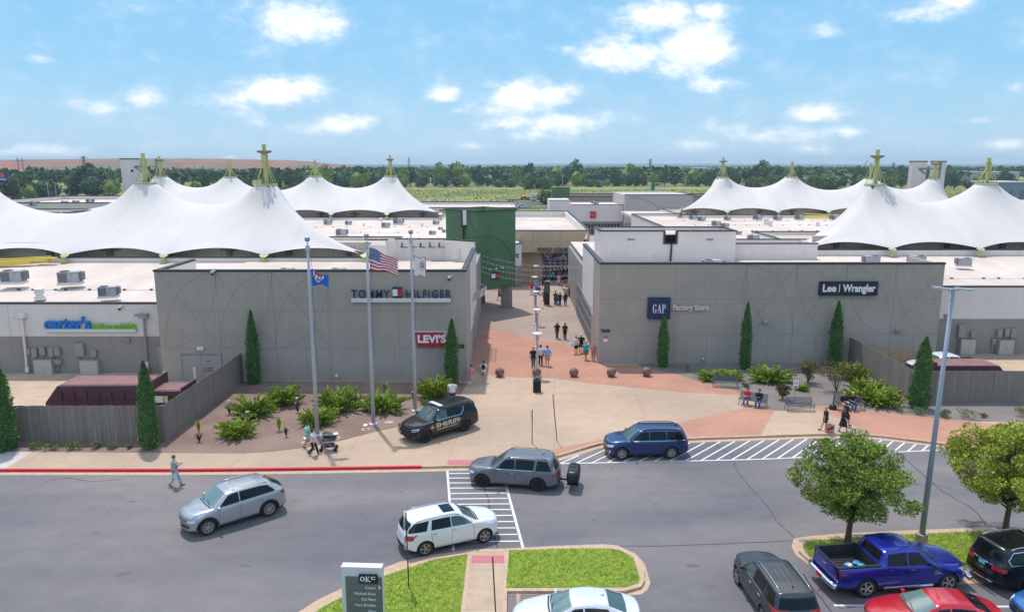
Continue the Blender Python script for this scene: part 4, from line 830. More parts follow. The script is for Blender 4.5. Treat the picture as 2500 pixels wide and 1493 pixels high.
for (px, py, z, s, rz, lb) in [
    (35,692,6.7,70,.15,'grey rooftop unit at the left picture edge of the low wing'), (173,694,6.6,70,.22,'grey rooftop unit in the middle of the low left wing'), (266,726,6.2,60,.25,'grey rooftop unit nearest the kids store sign'), (392,692,6.6,26,.1,'grey rooftop unit half hidden by the arc-scored block'),
    (153,550,7.1,30,.1,'small rooftop unit left between the left tents'), (218,550,7.1,34,.2,'small boxy rooftop unit second from left between the tents'), (533,552,7.1,32,.1,'rooftop unit framed by two left tent peaks'),
    (800,549,7.1,26,.2,'rooftop unit right of the tallest left mast'), (850,549,7.1,21,.2,'small rooftop unit under the rear left tent edge'), (834,576,7.1,36,.05,'long low rooftop unit beside the flag ball'), (909,588,7.1,24,.1,'tall rooftop unit behind the middle flagpole'), (941,556,7.1,27,.1,'rooftop unit with tangled pipes left of the cluster'), (972,548,7.1,34,.15,'broad rooftop unit at the head of the cluster'), (1055,573,7.1,21,0,'cube rooftop unit near the green tower'), (1085,567,7.1,15,0,'narrow rooftop unit touching the green tower outline'), (1064,548,7.1,20,0,'small rooftop unit behind the cube one'), (1075,561,7.1,14,.2,'tiny rooftop unit between the cube and narrow ones'), (988,596,7.1,22,.1,'low dark rooftop unit behind the third flagpole'),
    (1664,531,7.1,27,.2,'rooftop unit at the tip of the rear right tent'), (1690,536,7.1,22,.1,'second rooftop unit from the rear tent tip'), (1711,540,7.1,24,.1,'third rooftop unit in the stepped row'), (1747,552,7.1,26,.1,'fourth rooftop unit in the stepped row'), (1769,556,7.1,24,.0,'fifth rooftop unit in the stepped row'), (1802,573,7.1,19,.1,'sixth rooftop unit in the stepped row'), (1837,589,7.1,33,.0,'last and nearest rooftop unit in the stepped row'), (1775,538,7.1,20,.1,'small rooftop unit behind the stepped row'),
    (1848,537,7.1,26,.2,'rooftop unit left under the rear right tent scallops'), (1897,538,7.1,25,.0,'pale rooftop unit in the middle under the rear right tent'), (1950,537,7.1,26,.15,'dark rooftop unit beside the yellow pipes'), (2035,537,7.1,26,.15,'rooftop unit touching the front right tent outline'), (2232,537,7.1,18,.1,'little rooftop unit seen between two right peaks'), (2290,537,7.1,18,.1,'farthest right little rooftop unit between peaks'),
    (1448,497,7.2,14,.1,'left of two rooftop units on the far white store'), (1455,500,7.2,15,.1,'right of two rooftop units on the far white store'), (85,505,7.4,27,.0,'flat rooftop unit at the far left roof'), (240,522,7.1,25,.1,'rooftop unit beside the far white wall'), (158,499,7.4,18,0,'tiny far left rooftop unit'), (220,496,7.4,22,0,'tiny far rooftop unit near the pylon'), (185,498,7.4,18,0,'tiny far rooftop unit between two others')]:
    ac(px, py, z, s, rz, lb)
for (px, py, z, s, rz, lb) in [(2127,647,7.2,50,math.pi-.15,'pale rooftop unit above the blackboard sign'), (2238,647,7.2,50,math.pi-.15,'pale rooftop unit near the grey block right corner'), (2352,650,6.9,44,math.pi-.2,'pale rooftop unit on a tall base at the far right')]:
    ac(px, py, z, s, rz, lb)
o = ac(1738, 652, 7.1, 66, .1, 'wide pale rooftop unit half hidden behind the right parapet'); o.scale.z *= .6
for k, (px, py) in enumerate([(700,667),(880-55,667)]): 
    o = ac(px, py, 7.3, 44, .1, ['low rooftop unit peeping over the parapet left of the blue flag', 'low rooftop unit peeping over the parapet right of the blue flag'][k]); o.scale.z *= .62
o = ac(980 + 8, 668, 7.3, 30, 0, 'low twin-fan rooftop unit below the stars and stripes'); o.scale.z *= .6
def vent(px, py, z, s, label):
    p = G(px, py, z); k = s / FPX * p.length
    b = MB(); b.lathe([(.5,0),(.5,.25),(.32,.3),(.32,.55),(.46,.6),(.46,.75),(.36,.8),(.42,.88),(.42,1.05),(.001,1.12)], 16); o = b.build('roof_vent', m_cream, None, smooth=False, loc=p); o.scale = (k, k, k); return tag(o, label, 'roof vent', 'mushroom roof vents')
vent(98,731,6.0,22,'large stacked white mushroom vent on the low left wing')
for i, (px, py, s) in enumerate([(1870,548,14),(1880,552,12),(1836,568,7),(1882,583,9),(1890,583,9),(1996,552,9),(1060,532,10),(930,540,8),(975,534,8),(1030,552,7),(888,551,6),(1046,602,8),(1072,602,8)]):
    vent(px, py, 7.1, s, ['tall pale roof vent in the right roof middle','shorter roof vent beside the tall right one','tiny vent alone left on the right roof','left of the twin roof vents','right of the twin roof vents','roof vent near the front right tent outline','pale vent beside the rear left tent tip','small vent under the rear left tent','small vent left of the rear left tent anchor','vent between cable battens left of the green tower','tiniest vent on the left middle roof','left of two stub vents behind the bracket wall','right of two stub vents behind the bracket wall'][i])
# yellow stair / pipe on the roofs
m_yel = mat('safety_yellow', (.62, .46, .07), .6)
b = MB(); b.tube([(-47.5, 75.3, 7.6), (-62, 72.6, 6.9)], .28, 6); b.tube([(-47.5, 75.6, 7.9), (-62, 73.2, 7.3)], .12, 6); b.tube([(-49, 74.6, 7.4), (-62, 71.6, 6.7)], .12, 6); b.box(-48.9, -46.9, 75.1, 75.8, 7.75, 7.85); o = b.build('roof_stair', m_yel); tag(o, 'yellow steel stair leading up to the left tent wall', 'roof stair')
b = MB(); b.tube([(55.5,142.6,7.5),(70,133,7.5)], .2, 6); b.tube([(55.5,141.6,7.5),(68,133,7.4)], .12, 6); b.tube([(56.5,143.2,7.9),(62,140,7.9)], .12, 6); o = b.build('roof_stair', m_yel); tag(o, 'yellow steel stair under the rear right tent edge', 'roof stair')
# ---------------------------------------------------------------- vegetation
def leaf_mats(n, base, pale, dark):
    return [mat(n + '_leaf', base, .75, var=.25, vscale=1.2), mat(n + '_leaf_pale', pale, .75, var=.2, vscale=1.2), mat(n + '_leaf_dark', dark, .8, var=.2, vscale=1.2)]
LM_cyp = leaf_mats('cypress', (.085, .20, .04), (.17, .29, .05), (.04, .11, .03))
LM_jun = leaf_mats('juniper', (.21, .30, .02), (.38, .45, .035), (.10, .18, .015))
LM_ash = leaf_mats('broadleaf', (.20, .27, .03), (.34, .41, .055), (.055, .105, .014))
LM_yel = leaf_mats('yellowing_broadleaf', (.33, .38, .03), (.52, .50, .06), (.14, .20, .02))
LM_myr = leaf_mats('red_tipped', (.105, .14, .02), (.25, .12, .04), (.045, .065, .018))
LM_sage = leaf_mats('low_shrub', (.14, .20, .05), (.26, .31, .12), (.06, .10, .03))
LM_far = leaf_mats('woodland', (.065, .125, .045), (.13, .185, .055), (.035, .078, .035))
LM_far2 = leaf_mats('scrub', (.11, .165, .035), (.19, .23, .05), (.05, .09, .025))
m_bark = layered(mat('bark', (.18, .13, .095), .9, bump=.5, bscale=9), [(4, .6, .35, .65, (1,1,.2), 5)])
def leaves(b, C, D, sz, asp=.45, jitter=.6, r=None, mw=(3,1,1), fold=True):
    """C centres (n,3), D outward directions (n,3); adds a diamond leaf per centre"""
    r = r or np.random.RandomState(1); n = len(C)
    D = D + r.normal(0, jitter, (n, 3)); D /= np.linalg.norm(D, axis=1)[:, None] + 1e-9
    S = r.normal(0, 1, (n, 3)); S -= (S * D).sum(1)[:, None] * D; S /= np.linalg.norm(S, axis=1)[:, None] + 1e-9
    s = sz * r.uniform(.6, 1.35, n)[:, None]
    P = np.stack([C - D * s * .5, C + S * s * asp * .5, C + D * s * .5, C - S * s * asp * .5], 1).reshape(-1, 3)
    o = len(b.v); b.v += list(map(tuple, P)); b.f += [(o + 4*i, o + 4*i + 1, o + 4*i + 2, o + 4*i + 3) for i in range(n)]
    w_ = np.array(mw, float); b.mi += list(map(int, r.choice(3, n, p=w_ / w_.sum())))
def clumps(b, cents, rad, per, sz, seed, asp=.5, jit=.7, lit=True, mw=None):
    r = np.random.RandomState(seed); cents = np.array(cents); c0 = cents.mean(0)
    for c in cents:
        k = r.uniform(.7, 1.3); n = int(per * k * k); d = r.normal(0, 1, (n, 3)); d /= np.linalg.norm(d, axis=1)[:, None]
        C = c + d * (rad * k * r.uniform(.45, 1, n)[:, None] ** .7) * np.array([1, 1, .75])
        tone = r.uniform(0, 1)
        leaves(b, C, d + np.array([0, 0, .2]), sz, asp, jit, r, mw or ((3, 3.2, .6) if tone > .68 else (3, .5, 2.4) if tone < .3 else (4, 1.3, 1)))
def cypress_mesh(seed, h=5.6, rr=.55):
    r = np.random.RandomState(seed); b = MB()
    prof = lambda t: rr * (np.interp(t, [0, .05, .25, .55, .8, .93, 1], [.62, .9, 1.0, .86, .55, .27, .05]))
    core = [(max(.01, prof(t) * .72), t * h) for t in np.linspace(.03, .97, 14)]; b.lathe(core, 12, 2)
    n = 5200; t = r.uniform(0, 1, n) ** 1.15; a = r.uniform(0, 2 * math.pi, n); lump = 1 + .16 * np.sin(a * 5 + t * 19 + seed) * np.sin(t * 33 + a * 2) + .12 * np.sin(a * 3 - t * 41 + seed * 2) + .07 * np.sin(t * 9 + seed)
    R_ = prof(t) * lump * r.uniform(.70, 1.12, n); C = np.stack([np.cos(a) * R_, np.sin(a) * R_, .04 + t * h], 1)
    D = np.stack([np.cos(a) * .45, np.sin(a) * .45, np.ones(n)], 1); leaves(b, C, D, .15, .4, .35, r, (4, 1.3, 1.5)); return b
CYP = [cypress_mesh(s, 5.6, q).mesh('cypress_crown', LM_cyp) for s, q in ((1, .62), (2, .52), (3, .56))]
TR = MB().tube([(0,0,-.1),(0,0,1.2)], [.1, .07], 8).mesh('trunk', m_bark)
def cypress(base, top, wpx, var, label):
    p = G(*base, .15); q = ATY(top[0], top[1], p.y); t = thing('cypress_tree', label, 'cypress tree', p, rnd.uniform(0, 6), 'columnar cypresses along the store fronts')
    h = q.z - .15; kx = wpx / FPX * p.y / (1.38, 1.12, 1.2)[var]
    o = link('crown', CYP[var], t); o.scale = (kx, kx, h / 5.75); link('trunk', TR, t)
    ln = (q.x - p.x) / h; t.rotation_euler = (0, max(-.05, min(.05, ln * .5)), 0); o.rotation_euler = (0, 0, rnd.uniform(0, 6)); return t
cypress((8,1097), (10,886), 72, 0, 'column cypress cut off by the left picture edge')
cypress((366,1093), (352,877), 52, 0, 'column cypress at the left timber fence corner')
cypress((621,936), (613,754), 35, 1, 'slim column cypress where the left fence meets the grey wall')
cypress((1102,940), (1106,775), 36, 1, 'column cypress beside the red jeans sign')
cypress((1618,895), (1620,760), 29, 2, 'column cypress overlapping the navy square sign')
cypress((1818,900), (1826,733), 30, 1, 'column cypress right of the navy square sign')
cypress((2036,893), (2049,731), 34, 1, 'column cypress below the black lettered sign')
cypress((2240,995), (2268,818), 52, 0, 'broad column cypress at the right timber fence corner')

def juniper_mesh(seed, w_=1.6, h=1.0, nf=95):
    r = np.random.RandomState(seed); b = MB(); st = MB()
    for k in range(nf):
        a = r.uniform(0, 2 * math.pi); el = r.uniform(.12, 1.1); L_ = r.uniform(.55, 1.05) * (w_ * math.cos(el) * .95 + h * math.sin(el)); n = int(44 * L_)
        if n < 4: continue
        t = np.linspace(.12, 1, n); dx, dy = math.cos(a), math.sin(a)
        X = t * L_ * math.cos(el); Z = .08 + t * L_ * math.sin(el) * (1 - .25 * t) + .02
        P = np.stack([dx * X, dy * X, Z], 1); D = np.tile([dx * math.cos(el * .8), dy * math.cos(el * .8), math.sin(el * .8) + .15], (n, 1))
        for q in range(3):
            off = r.normal(0, .055, (n, 3)) * (1.15 - t)[:, None] * 1.7; leaves(b, P + off, D, .17, .36, .35, r, (4, 2 + 2 * (el > .5), .8 if q else 2.2))
    # shaded interior twigs
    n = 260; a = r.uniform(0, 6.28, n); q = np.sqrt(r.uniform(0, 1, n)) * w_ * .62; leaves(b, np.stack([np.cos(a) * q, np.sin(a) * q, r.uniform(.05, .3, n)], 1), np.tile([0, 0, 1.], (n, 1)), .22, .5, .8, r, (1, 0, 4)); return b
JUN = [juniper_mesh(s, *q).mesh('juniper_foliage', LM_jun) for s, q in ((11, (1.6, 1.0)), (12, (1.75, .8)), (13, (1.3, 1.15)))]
STEM = MB().tube([(0,0,-.1),(.05,0,.12),(.02,.04,.35)], [.05, .04, .02], 6).mesh('stem', m_bark)
def juniper(px, py, wpx, hk, var, label):
    p = G(px, py, .15); t = thing('juniper_shrub', label, 'juniper shrub', p, rnd.uniform(0, 6), 'spreading junipers in the gravel beds'); k = wpx / FPX * (p - Vector((0,0,CAM_H))).length / 3.05
    o = link('foliage', JUN[var], t); o.scale = (k, k, k * hk); link('stem', STEM, t); return t
for a_ in [(695,985,100,1.1,2,'spiky juniper nearest the left grey wall, behind the dark rose'),(622,1012,112,1.0,1,'broad juniper between fence and the black rose'),(583,1063,100,.95,0,'lone bright juniper at the front of the left bed'),(828,996,125,1.0,1,'wide juniper just right of the left flagpole'),(775,1032,105,.9,0,'juniper hugging the left flagpole foot'),(935,1000,118,.95,1,'wide juniper at the middle flagpole'),(1060,968,112,1.1,2,'juniper behind the police vehicle by the right flagpole'),
           (1736,925,72,.75,1,'left juniper behind the leftmost bench'),(1784,925,72,.75,0,'right juniper behind the leftmost bench'),(1882,930,105,.85,1,'wide juniper left of the small white sign post'),(1957,952,42,.85,2,'small juniper right of the small white sign post'),
           (2080,925,85,1.15,2,'tall juniper at the right fence against the wall'),(2120,962,95,.9,0,'juniper at the fence behind the couple'),(2150,985,105,.9,1,'long low juniper near the right fence corner'),(2098,978,80,.9,0,'juniper just behind the couple on the bench')]: juniper(*a_)
def myrtle(px, py, wpx, hpx, seed, label, name='red_tipped_shrub'):
    p = G(px, py, .15); k = (p - Vector((0,0,CAM_H))).length / FPX; w_, h = wpx * k / 2, hpx * k; r = random.Random(seed)
    t = thing(name, label, 'shrub', p, 0, 'red-tipped shrubs in the right bed'); b = MB(); s = MB(); cs = []
    for i in range(26):
        a = r.uniform(0, 6.28); e_ = r.uniform(.15, 1) ; q = (1 - abs(e_ - .62)) * w_ * r.uniform(.3, .95); c = (math.cos(a) * q, math.sin(a) * q, h * (.22 + .7 * e_)); cs.append(c)
        if i % 3 == 0: s.tube([(0,0,0), (c[0]*.4, c[1]*.4, c[2]*.5), c], [.03, .02, .008], 5)
    clumps(b, cs, w_ * .33, 70, .12, seed, .5, .6); b.build('foliage', LM_myr, t); s.build('stem', m_bark, t); return t
myrtle(1972,935,55,52,1,'rounded red-tipped shrub between two junipers by the grey wall'); myrtle(2042,955,80,68,2,'largest red-tipped shrub behind the black umbrella stand bench'); myrtle(1911,975,32,34,3,'small red-tipped shrub left of the white sign post')
def tuft(px, py, wpx, hpx, seed, kind, label):
    p = G(px, py, .15); k = (p - Vector((0,0,CAM_H))).length / FPX; w_, h = wpx * k / 2, hpx * k; r = np.random.RandomState(seed); b = MB()
    if kind == 'grass':
        n = 150; V = []
        for i in range(n):
            a = r.uniform(0, 6.28); q = w_ * r.uniform(.1, 1); hh = h * r.uniform(.55, 1.05); o = len(b.v); wd = .018; sa, ca = math.sin(a) * wd, math.cos(a) * wd
            P = [(0,0,0), (math.cos(a) * q * .35, math.sin(a) * q * .35, hh * .65), (math.cos(a) * q, math.sin(a) * q, hh * (1.0 if q < w_ * .5 else .8))]
            b.v += [(P[0][0]-sa, P[0][1]+ca, 0), (P[0][0]+sa, P[0][1]-ca, 0), (P[1][0]+sa, P[1][1]-ca, P[1][2]), (P[1][0]-sa, P[1][1]+ca, P[1][2]), P[2]]; b.f += [(o,o+1,o+2,o+3),(o+3,o+2,o+4)]; b.mi += [int(r.choice(3))] * 2
        o = b.build('ornamental_grass', LM_jun[:2] + [MATS['low_shrub_leaf_pale']], None, loc=p); return tag(o, label, 'ornamental grass', 'clumps of ornamental grass')
    if kind == 'bare':
        for i in range(16):
            a = r.uniform(0, 6.28); q = w_ * r.uniform(.3, 1); z = h * r.uniform(.5, 1); m1 = (math.cos(a) * q * .4, math.sin(a) * q * .4, z * .5); b.tube([(0,0,0), m1, (math.cos(a)*q, math.sin(a)*q, z)], [.02, .013, .005], 4, 0)
            for _ in range(2): b.tube([m1, (m1[0] + r.normal(0, .12), m1[1] + r.normal(0, .12), z * r.uniform(.6, .95))], [.01, .004], 4, 0)
        c = np.array([[r.normal(0, w_*.35), r.normal(0, w_*.35), h*.75] for _ in range(50)]); leaves(b, c, np.tile([0,0,1.],(50,1)), .1, .5, .8, r, (1,1,1))
        for i in range(2 if seed % 2 else 0): b.ball((r.normal(0, w_*.3), r.normal(0, w_*.3), h * 1.02), .06, 8, 1)
        o = b.build('dark_shrub', [mat('dark_twig', (.028, .018, .022), .8), mat('rose_white', (.8, .75, .7), .7), mat('dark_leaf', (.03, .025, .025), .8)], None, loc=p); return tag(o, label, 'dark shrub', 'dark twiggy shrubs in the left bed')
    cs = [(r.normal(0, w_ * .4), r.normal(0, w_ * .4), h * r.uniform(.25, .7)) for _ in range(9)]; clumps(b, cs, w_ * .42, 60, .09, seed, .5, .7)
    o = b.build('low_shrub', LM_sage, None, loc=p); return tag(o, label, 'low shrub', 'small low shrubs beside the paving')
for a_ in [(88,1094,30,16,1,'s','first low shrub from the left along the left fence'),(137,1094,32,20,2,'s','second low shrub from the left along the left fence'),(179,1096,34,22,3,'s','third, brightest low shrub along the left fence'),(236,1093,26,16,4,'s','fourth low shrub along the left fence'),(274,1094,22,14,5,'s','fifth, bluish low shrub along the left fence'),(313,1094,14,9,6,'s','tiniest low shrub near the fence corner cypress'),
           (2191,1003,34,18,7,'s','low shrub just left of the right fence corner cypress'),(2244,1010,36,19,8,'s','low shrub at the foot of the right corner cypress'),(2304,1017,34,22,9,'s','low shrub right of the lamp post'),(2355,1020,38,24,10,'s','larger low shrub further right of the lamp post'),(2403,1018,15,10,11,'s','tiny low shrub between two bigger ones, right'),(2490,1015,36,22,12,'s','low shrub cut by the right picture edge'),(1818,943,18,10,13,'s','tiny low shrub beside the red-shirt sitter'),(1035,985,26,12,14,'s','small pale shrub at the right flagpole foot'),(975,1012,24,10,15,'s','low pale shrub before the police vehicle'),
           (486,1058,22,36,20,'grass','grass clump near the left fence corner'),(682,1051,28,36,21,'grass','grass clump with a white plume in the left bed'),(939,962,24,36,22,'grass','grass clump with white plumes behind the middle flagpole'),(1678,906,28,24,23,'grass','grass clump against the right grey wall'),(1893,912,22,24,24,'grass','grass clump behind the wide right juniper'),
           (560,1010,24,30,31,'bare','dark twiggy shrub left in the left bed by the fence'),(602,1040,28,34,33,'bare','dark shrub with white bloom behind the lone juniper'),(727,1006,24,34,35,'bare','dark shrub with white blooms between two junipers'),(486,1078,18,22,36,'bare','bare twigs below the grass clump by the fence'),(699,1066,10,26,38,'bare','thin dead stem beside the plumed grass'),(1010,978,14,22,37,'bare','small dark plant with white bloom by the right flagpole')]: tuft(*a_)
def red_brush(px, py, label):
    pass
# pale stone edging oddments
for i, (px, py) in enumerate([(1862,902),(1873,905),(1868,896),(1880,899)]):
    o = MB().obox((0,0,.03), .55, .1, .06, rnd.uniform(-.6, .6)).build('edging_stone', m_concl, None, loc=G(px, py, .15)); tag(o, ['leftmost','third','second','rightmost'][i] + ' pale edging stone lying by the right grey wall', 'edging stone', 'loose edging stones')
for i, (px, py) in enumerate([(747,1080),(820,1069),(893,1048),(950,1031)]):
    p = G(px, py, .15); t = thing('ground_spotlight', ['leftmost','second from left','third from left','rightmost'][i] + ' flagpole spotlight on a round concrete pad', 'ground light', p, rnd.uniform(-1, 1), 'ground spotlights round the flagpoles')
    MB().lathe([(.001,.045),(.26,.045),(.3,.03),(.3,-.02)], 20).build('pad', m_kerb, t)
    if i != 3: b = MB(); b.tube([(0,0,.04),(0,0,.2)], .03, 6); b.obox((0,0,.26), .26, .2, .14, 0, 0, R(20)); b.build('lamp_head', m_steel, t)

# foreground trees
def broad_tree(base, crown_w, ztop, zbot, seed, mats_, label, nclump=230, lean=0):
    p = G(*base, .15); r = random.Random(seed); t = thing('island_tree', label, 'tree', p, 0, 'young trees on the right kerbed island')
    H = ztop - .15; rb = zbot - .15; s = MB(); cs = []; rad = crown_w / 2
    s.tube([(0,0,-.15),(.03,.02,rb*.6),(.1,0,rb+.5),(lean*.6,.05,H*.62),(lean*.8,0,H*.85)], [.155,.125,.105,.06,.02], 10)
    cz = (H + rb) / 2; hz = (H - rb) / 2
    for i in range(nclump):
        while True:
            x, y, z = r.uniform(-1,1), r.uniform(-1,1), r.uniform(-1,1); d = math.sqrt(x*x+y*y+z*z)
            if .38 < d < 1 and math.sin(x*5+seed)*math.sin(y*4-seed)*math.cos(z*5) < .42: break
        wv = 1 + .20 * math.sin(3 * math.atan2(y, x) + seed) + .08 * math.sin(5 * math.atan2(y, x) + z * 4)
        taper = (1.0 if z > -.3 else 1 + (z + .3) * .42)
        cs.append((x * rad * .92 * wv * taper + lean * (z + 1) * .4, y * rad * .92 * wv * taper, cz + z * hz * .92))
        if i % 3 == 0:
            c = cs[-1]; zb = rb * .8 + max(0, (c[2] - rb)) * .35; m_ = (c[0]*.45, c[1]*.45, zb + (c[2]-zb)*.55); s.tube([(.05, 0, zb), m_, c], [.045, .028, .008], 5)
    b = MB(); clumps(b, cs, .37, 170, .125, seed, .42, .75); b.build('crown', mats_, t); s.build('trunk', m_bark, t, smooth=True); return t
broad_tree((2069,1324), 5.1, 5.3, 1.35, 5, LM_ash, 'full green island tree behind the blue pickup')
broad_tree((2452,1306), 5.6, 5.75, 1.6, 8, LM_yel, 'yellowish island tree cut by the right picture edge', lean=-.35)

# far woodland: each front tree is its own thing
def far_crown(seed, w_=6, h=13, leaf=1.15):
    r = random.Random(seed); cs = []
    for _ in range(34):
        while True:
            x, y, z = r.uniform(-1,1), r.uniform(-1,1), r.uniform(-1,1)
            if .25 < x*x+y*y+z*z < 1: break
        cs.append((x * w_ * .85, y * w_ * .85, h * .52 + z * h * .46 * (1 + .15 * math.sin(x * 4 + seed))))
    b = MB(); clumps(b, cs, 1.75, 26, leaf, seed, .75, 1.0); b.ball((0,0,h*.52), w_ * .62, 8, 2, sz=1.25); return b
FARC = [far_crown(s, w_, h).mesh('far_crown', LM_far) for s, w_, h in ((31,6,13),(32,7,12),(33,5,14.5),(34,6.5,11),(35,4.6,12))]
FARS = [far_crown(s, 3.6, 5, .8).mesh('scrub_crown', LM_far2) for s in (41, 42, 43)]
FARP = []
for m_ in FARC:
    q_ = m_.copy(); q_.materials.clear(); [q_.materials.append(k_) for k_ in (LM_ash[0], LM_far2[1], LM_far[0])]; FARP.append(q_)
FTR = MB().tube([(0,0,0),(0,0,4)], [.4,.25], 6).mesh('trunk', m_bark)
nf = 0
def far_tree(x, y, s, var, scrub=False, lab=None):
    mixed = (not scrub) and rnd.random() < .22; t = thing('woodland_tree' if not scrub else 'field_shrub', lab or ('dark green woodland tree in the far belt beyond the highway' if not scrub else 'pale green bush at the edge of the far field'), 'tree' if not scrub else 'bush', (x, y, 0), rnd.uniform(0, 6.28), 'woodland trees beyond the highway' if not scrub else 'bushes in the far field')
    o = link('crown', (FARS if scrub else FARP if mixed else FARC)[var], t); o.scale = (s, s, s * rnd.uniform(.85, 1.15))
    if not scrub: link('trunk', FTR, t)
    return t
def belt_y(x):   # front edge of the tree belt, from the photograph: nearer on the left
    return np.interp(x, [-330,-260,-180,-100,0,120,250,330,420], [300,330,430,560,610,610,560,540,580])
r2 = random.Random(99)
for row, (dy, n, s0) in enumerate(((0, 92, .95), (28, 88, 1.12))):
    for i in range(n):
        u = (i + r2.uniform(-.35, .35)) / n; x = -345 + 730 * u; y = belt_y(x) + dy + r2.uniform(-9, 9); s = s0 * r2.choice((.6, .75, .85, .9, 1.0, 1.05, 1.15, 1.35)) * r2.uniform(.92, 1.08) * (.92 if x < -150 else .98) * (.8 if x > 230 else 1)
        far_tree(x, y, s, r2.randrange(5))
for (px, py, s) in [(118,470,1.3),(180,468,1.0),(215,472,1.6),(270,470,1.2),(60,470,1.4),(30,478,1.1),(245,474,.9),(90,478,1.0),(700,470,.8),(720,468,1.0),(1218,457,.9),(1247,457,1.0),(1290,462,1.6),(1315,460,1.9),(1335,462,1.3),(1412,453,.8),(1440,456,.9),(1463,457,.8),(1505,454,.9),(2155,462,1.6),(1890,462,1.4),(1990,466,1.5),(2010,468,1.6),(2035,466,1.2),(1960,464,1.1),(1855,460,1.2),(1830,458,1.0),(2370,448,1.0)]:
    p = G(px, py, 0); far_tree(p.x, p.y, s * p.y / 420, rnd.randrange(3), True)
p = G(1334,498,0); far_tree(p.x, p.y, 1.15, 1, True, 'round dark bush beside the highway gap')
def wood_mass():
    b = MB(); r = np.random.RandomState(5); n = 60000; X = r.uniform(-520, 620, n); k = r.uniform(0, 1, n) ** 1.3; Y = np.interp(X, [-330,-180,-100,0,250,420], [335,450,600,650,600,630]) + k * 560
    nz = np.sin(X * .11) * np.cos(Y * .09) * 1.6 + np.sin(X * .31 + Y * .2) * 1.3 + np.sin(X * .047 + 2) * 1.7; H = (12.2 + nz) - k * 3.0; Z = H * r.uniform(.5, 1, n) ** .5
    sel = r.uniform(0, 1, n) < np.clip(1.2 - k * .6, 0, 1); X, Y, Z = X[sel], Y[sel], Z[sel]
    leaves(b, np.stack([X, Y, Z], 1), np.tile([0, -.3, .6], (len(X), 1)), 3.4, .8, 1.0, r, (4, 1.2, 2)); o = b.build('woodland', LM_far); o['kind'] = 'stuff'; return tag(o, 'solid green woodland filling the land behind the front tree belt', 'woodland')
wood_mass()
def far_wood():
    b = MB(); r = np.random.RandomState(6); n = 42000; X = r.uniform(-2600, 3600, n); Y = 1150 + r.uniform(0, 1, n) ** 1.2 * 3600; X *= Y / 2400
    m_ = (np.sin(X * .006 + 1) + np.sin(Y * .011 + X * .003) + np.sin(X * .019 - Y * .004)) > -.35; X, Y = X[m_], Y[m_]; Z = r.uniform(1.5, 9.5, len(X))
    leaves(b, np.stack([X, Y, Z], 1), np.tile([0, -.3, .6], (len(X), 1)), 12, .6, .9, r, (3, 1, 2)); o = b.build('distant_woodland', LM_far); o['kind'] = 'stuff'; return tag(o, 'hazy distant woodland strips reaching towards the horizon', 'woodland')
far_wood()
def meadow():
    b = MB(); r = np.random.RandomState(8); n = 75000; X = r.uniform(-420, 460, n); Y = 235 + r.uniform(0, 1, n) * 300
    yb = np.interp(X, [-330,-260,-180,-100,0,120,250,330,420], [300,330,430,560,610,610,560,540,580]); m_ = (Y < yb + 8) & ~((Y > 318) & (Y < 352)) & (Y > 285); X, Y = X[m_], Y[m_]
    leaves(b, np.stack([X, Y, r.uniform(-.03, .12, len(X))], 1), np.tile([0, 0, .1], (len(X), 1)), .75, .9, .9, r, (3, 2, 1)); o = b.build('meadow_grass', [mat('meadow_a', (.28,.30,.07), .9, var=.25, vscale=.05), mat('meadow_b', (.42,.38,.12), .9, var=.2, vscale=.05), mat('meadow_c', (.22,.26,.06), .9)]); o['kind'] = 'stuff'; return tag(o, 'rough yellow green meadow growth between highway and woodland', 'meadow grass')
meadow()
# ---------------------------------------------------------------- timber fences
m_wood = layered(mat('weathered_fence_wood', (.31, .265, .235), .9), [(1.2, (.70,.68,.66), .3, .7, (6,6,.12), 4), (9, .8, .3, .7, (3,3,.15), 3)])
def fence(label, pts, h, z0=.13, side=1):
    F_ = thing('timber_fence', label, 'fence', group='weathered board fences round the service yards')
    for (xa, ya), (xb, yb) in zip(pts, pts[1:]):
        L_ = math.hypot(xb - xa, yb - ya); a = math.atan2(yb - ya, xb - xa); n = int(L_ / .145); b = MB(); r = random.Random(int(L_ * 10))
        for k in range(n):
            u = (k + .5) / n; b.obox((xa + (xb-xa)*u + r.uniform(-.006,.006), ya + (yb-ya)*u + r.uniform(-.006,.006), z0 + h/2 + r.uniform(-.02,.02)), .138, .022, h, a)
        b.build('board_panel', m_wood, F_)
        nx_, ny_ = -math.sin(a) * .06 * side, math.cos(a) * .06 * side; q = MB()
        for z in (.35, 1.25, h - .25): q.obox(((xa+xb)/2 + nx_, (ya+yb)/2 + ny_, z0 + z), L_, .045, .09, a)
        q.build('rail', m_wood, F_)
        m = int(L_ / 2.4)
        for k in range(m + 1):
            u = k / m; p = MB(); p.obox((xa + (xb-xa)*u + nx_*2, ya + (yb-ya)*u + ny_*2, z0 + h/2 - .04), .1, .1, h - .08, a); p.build('post', m_wood, F_)
    return F_
fence('grey board fence round the left service yard', [(-46, 43.8), (-21.7, 43.8), (-21.5, 56.9)], 2.4)
fence('grey board fence round the right service yard', [(29.35, 62.4), (29.25, 51.7), (52, 51.7)], 2.4)

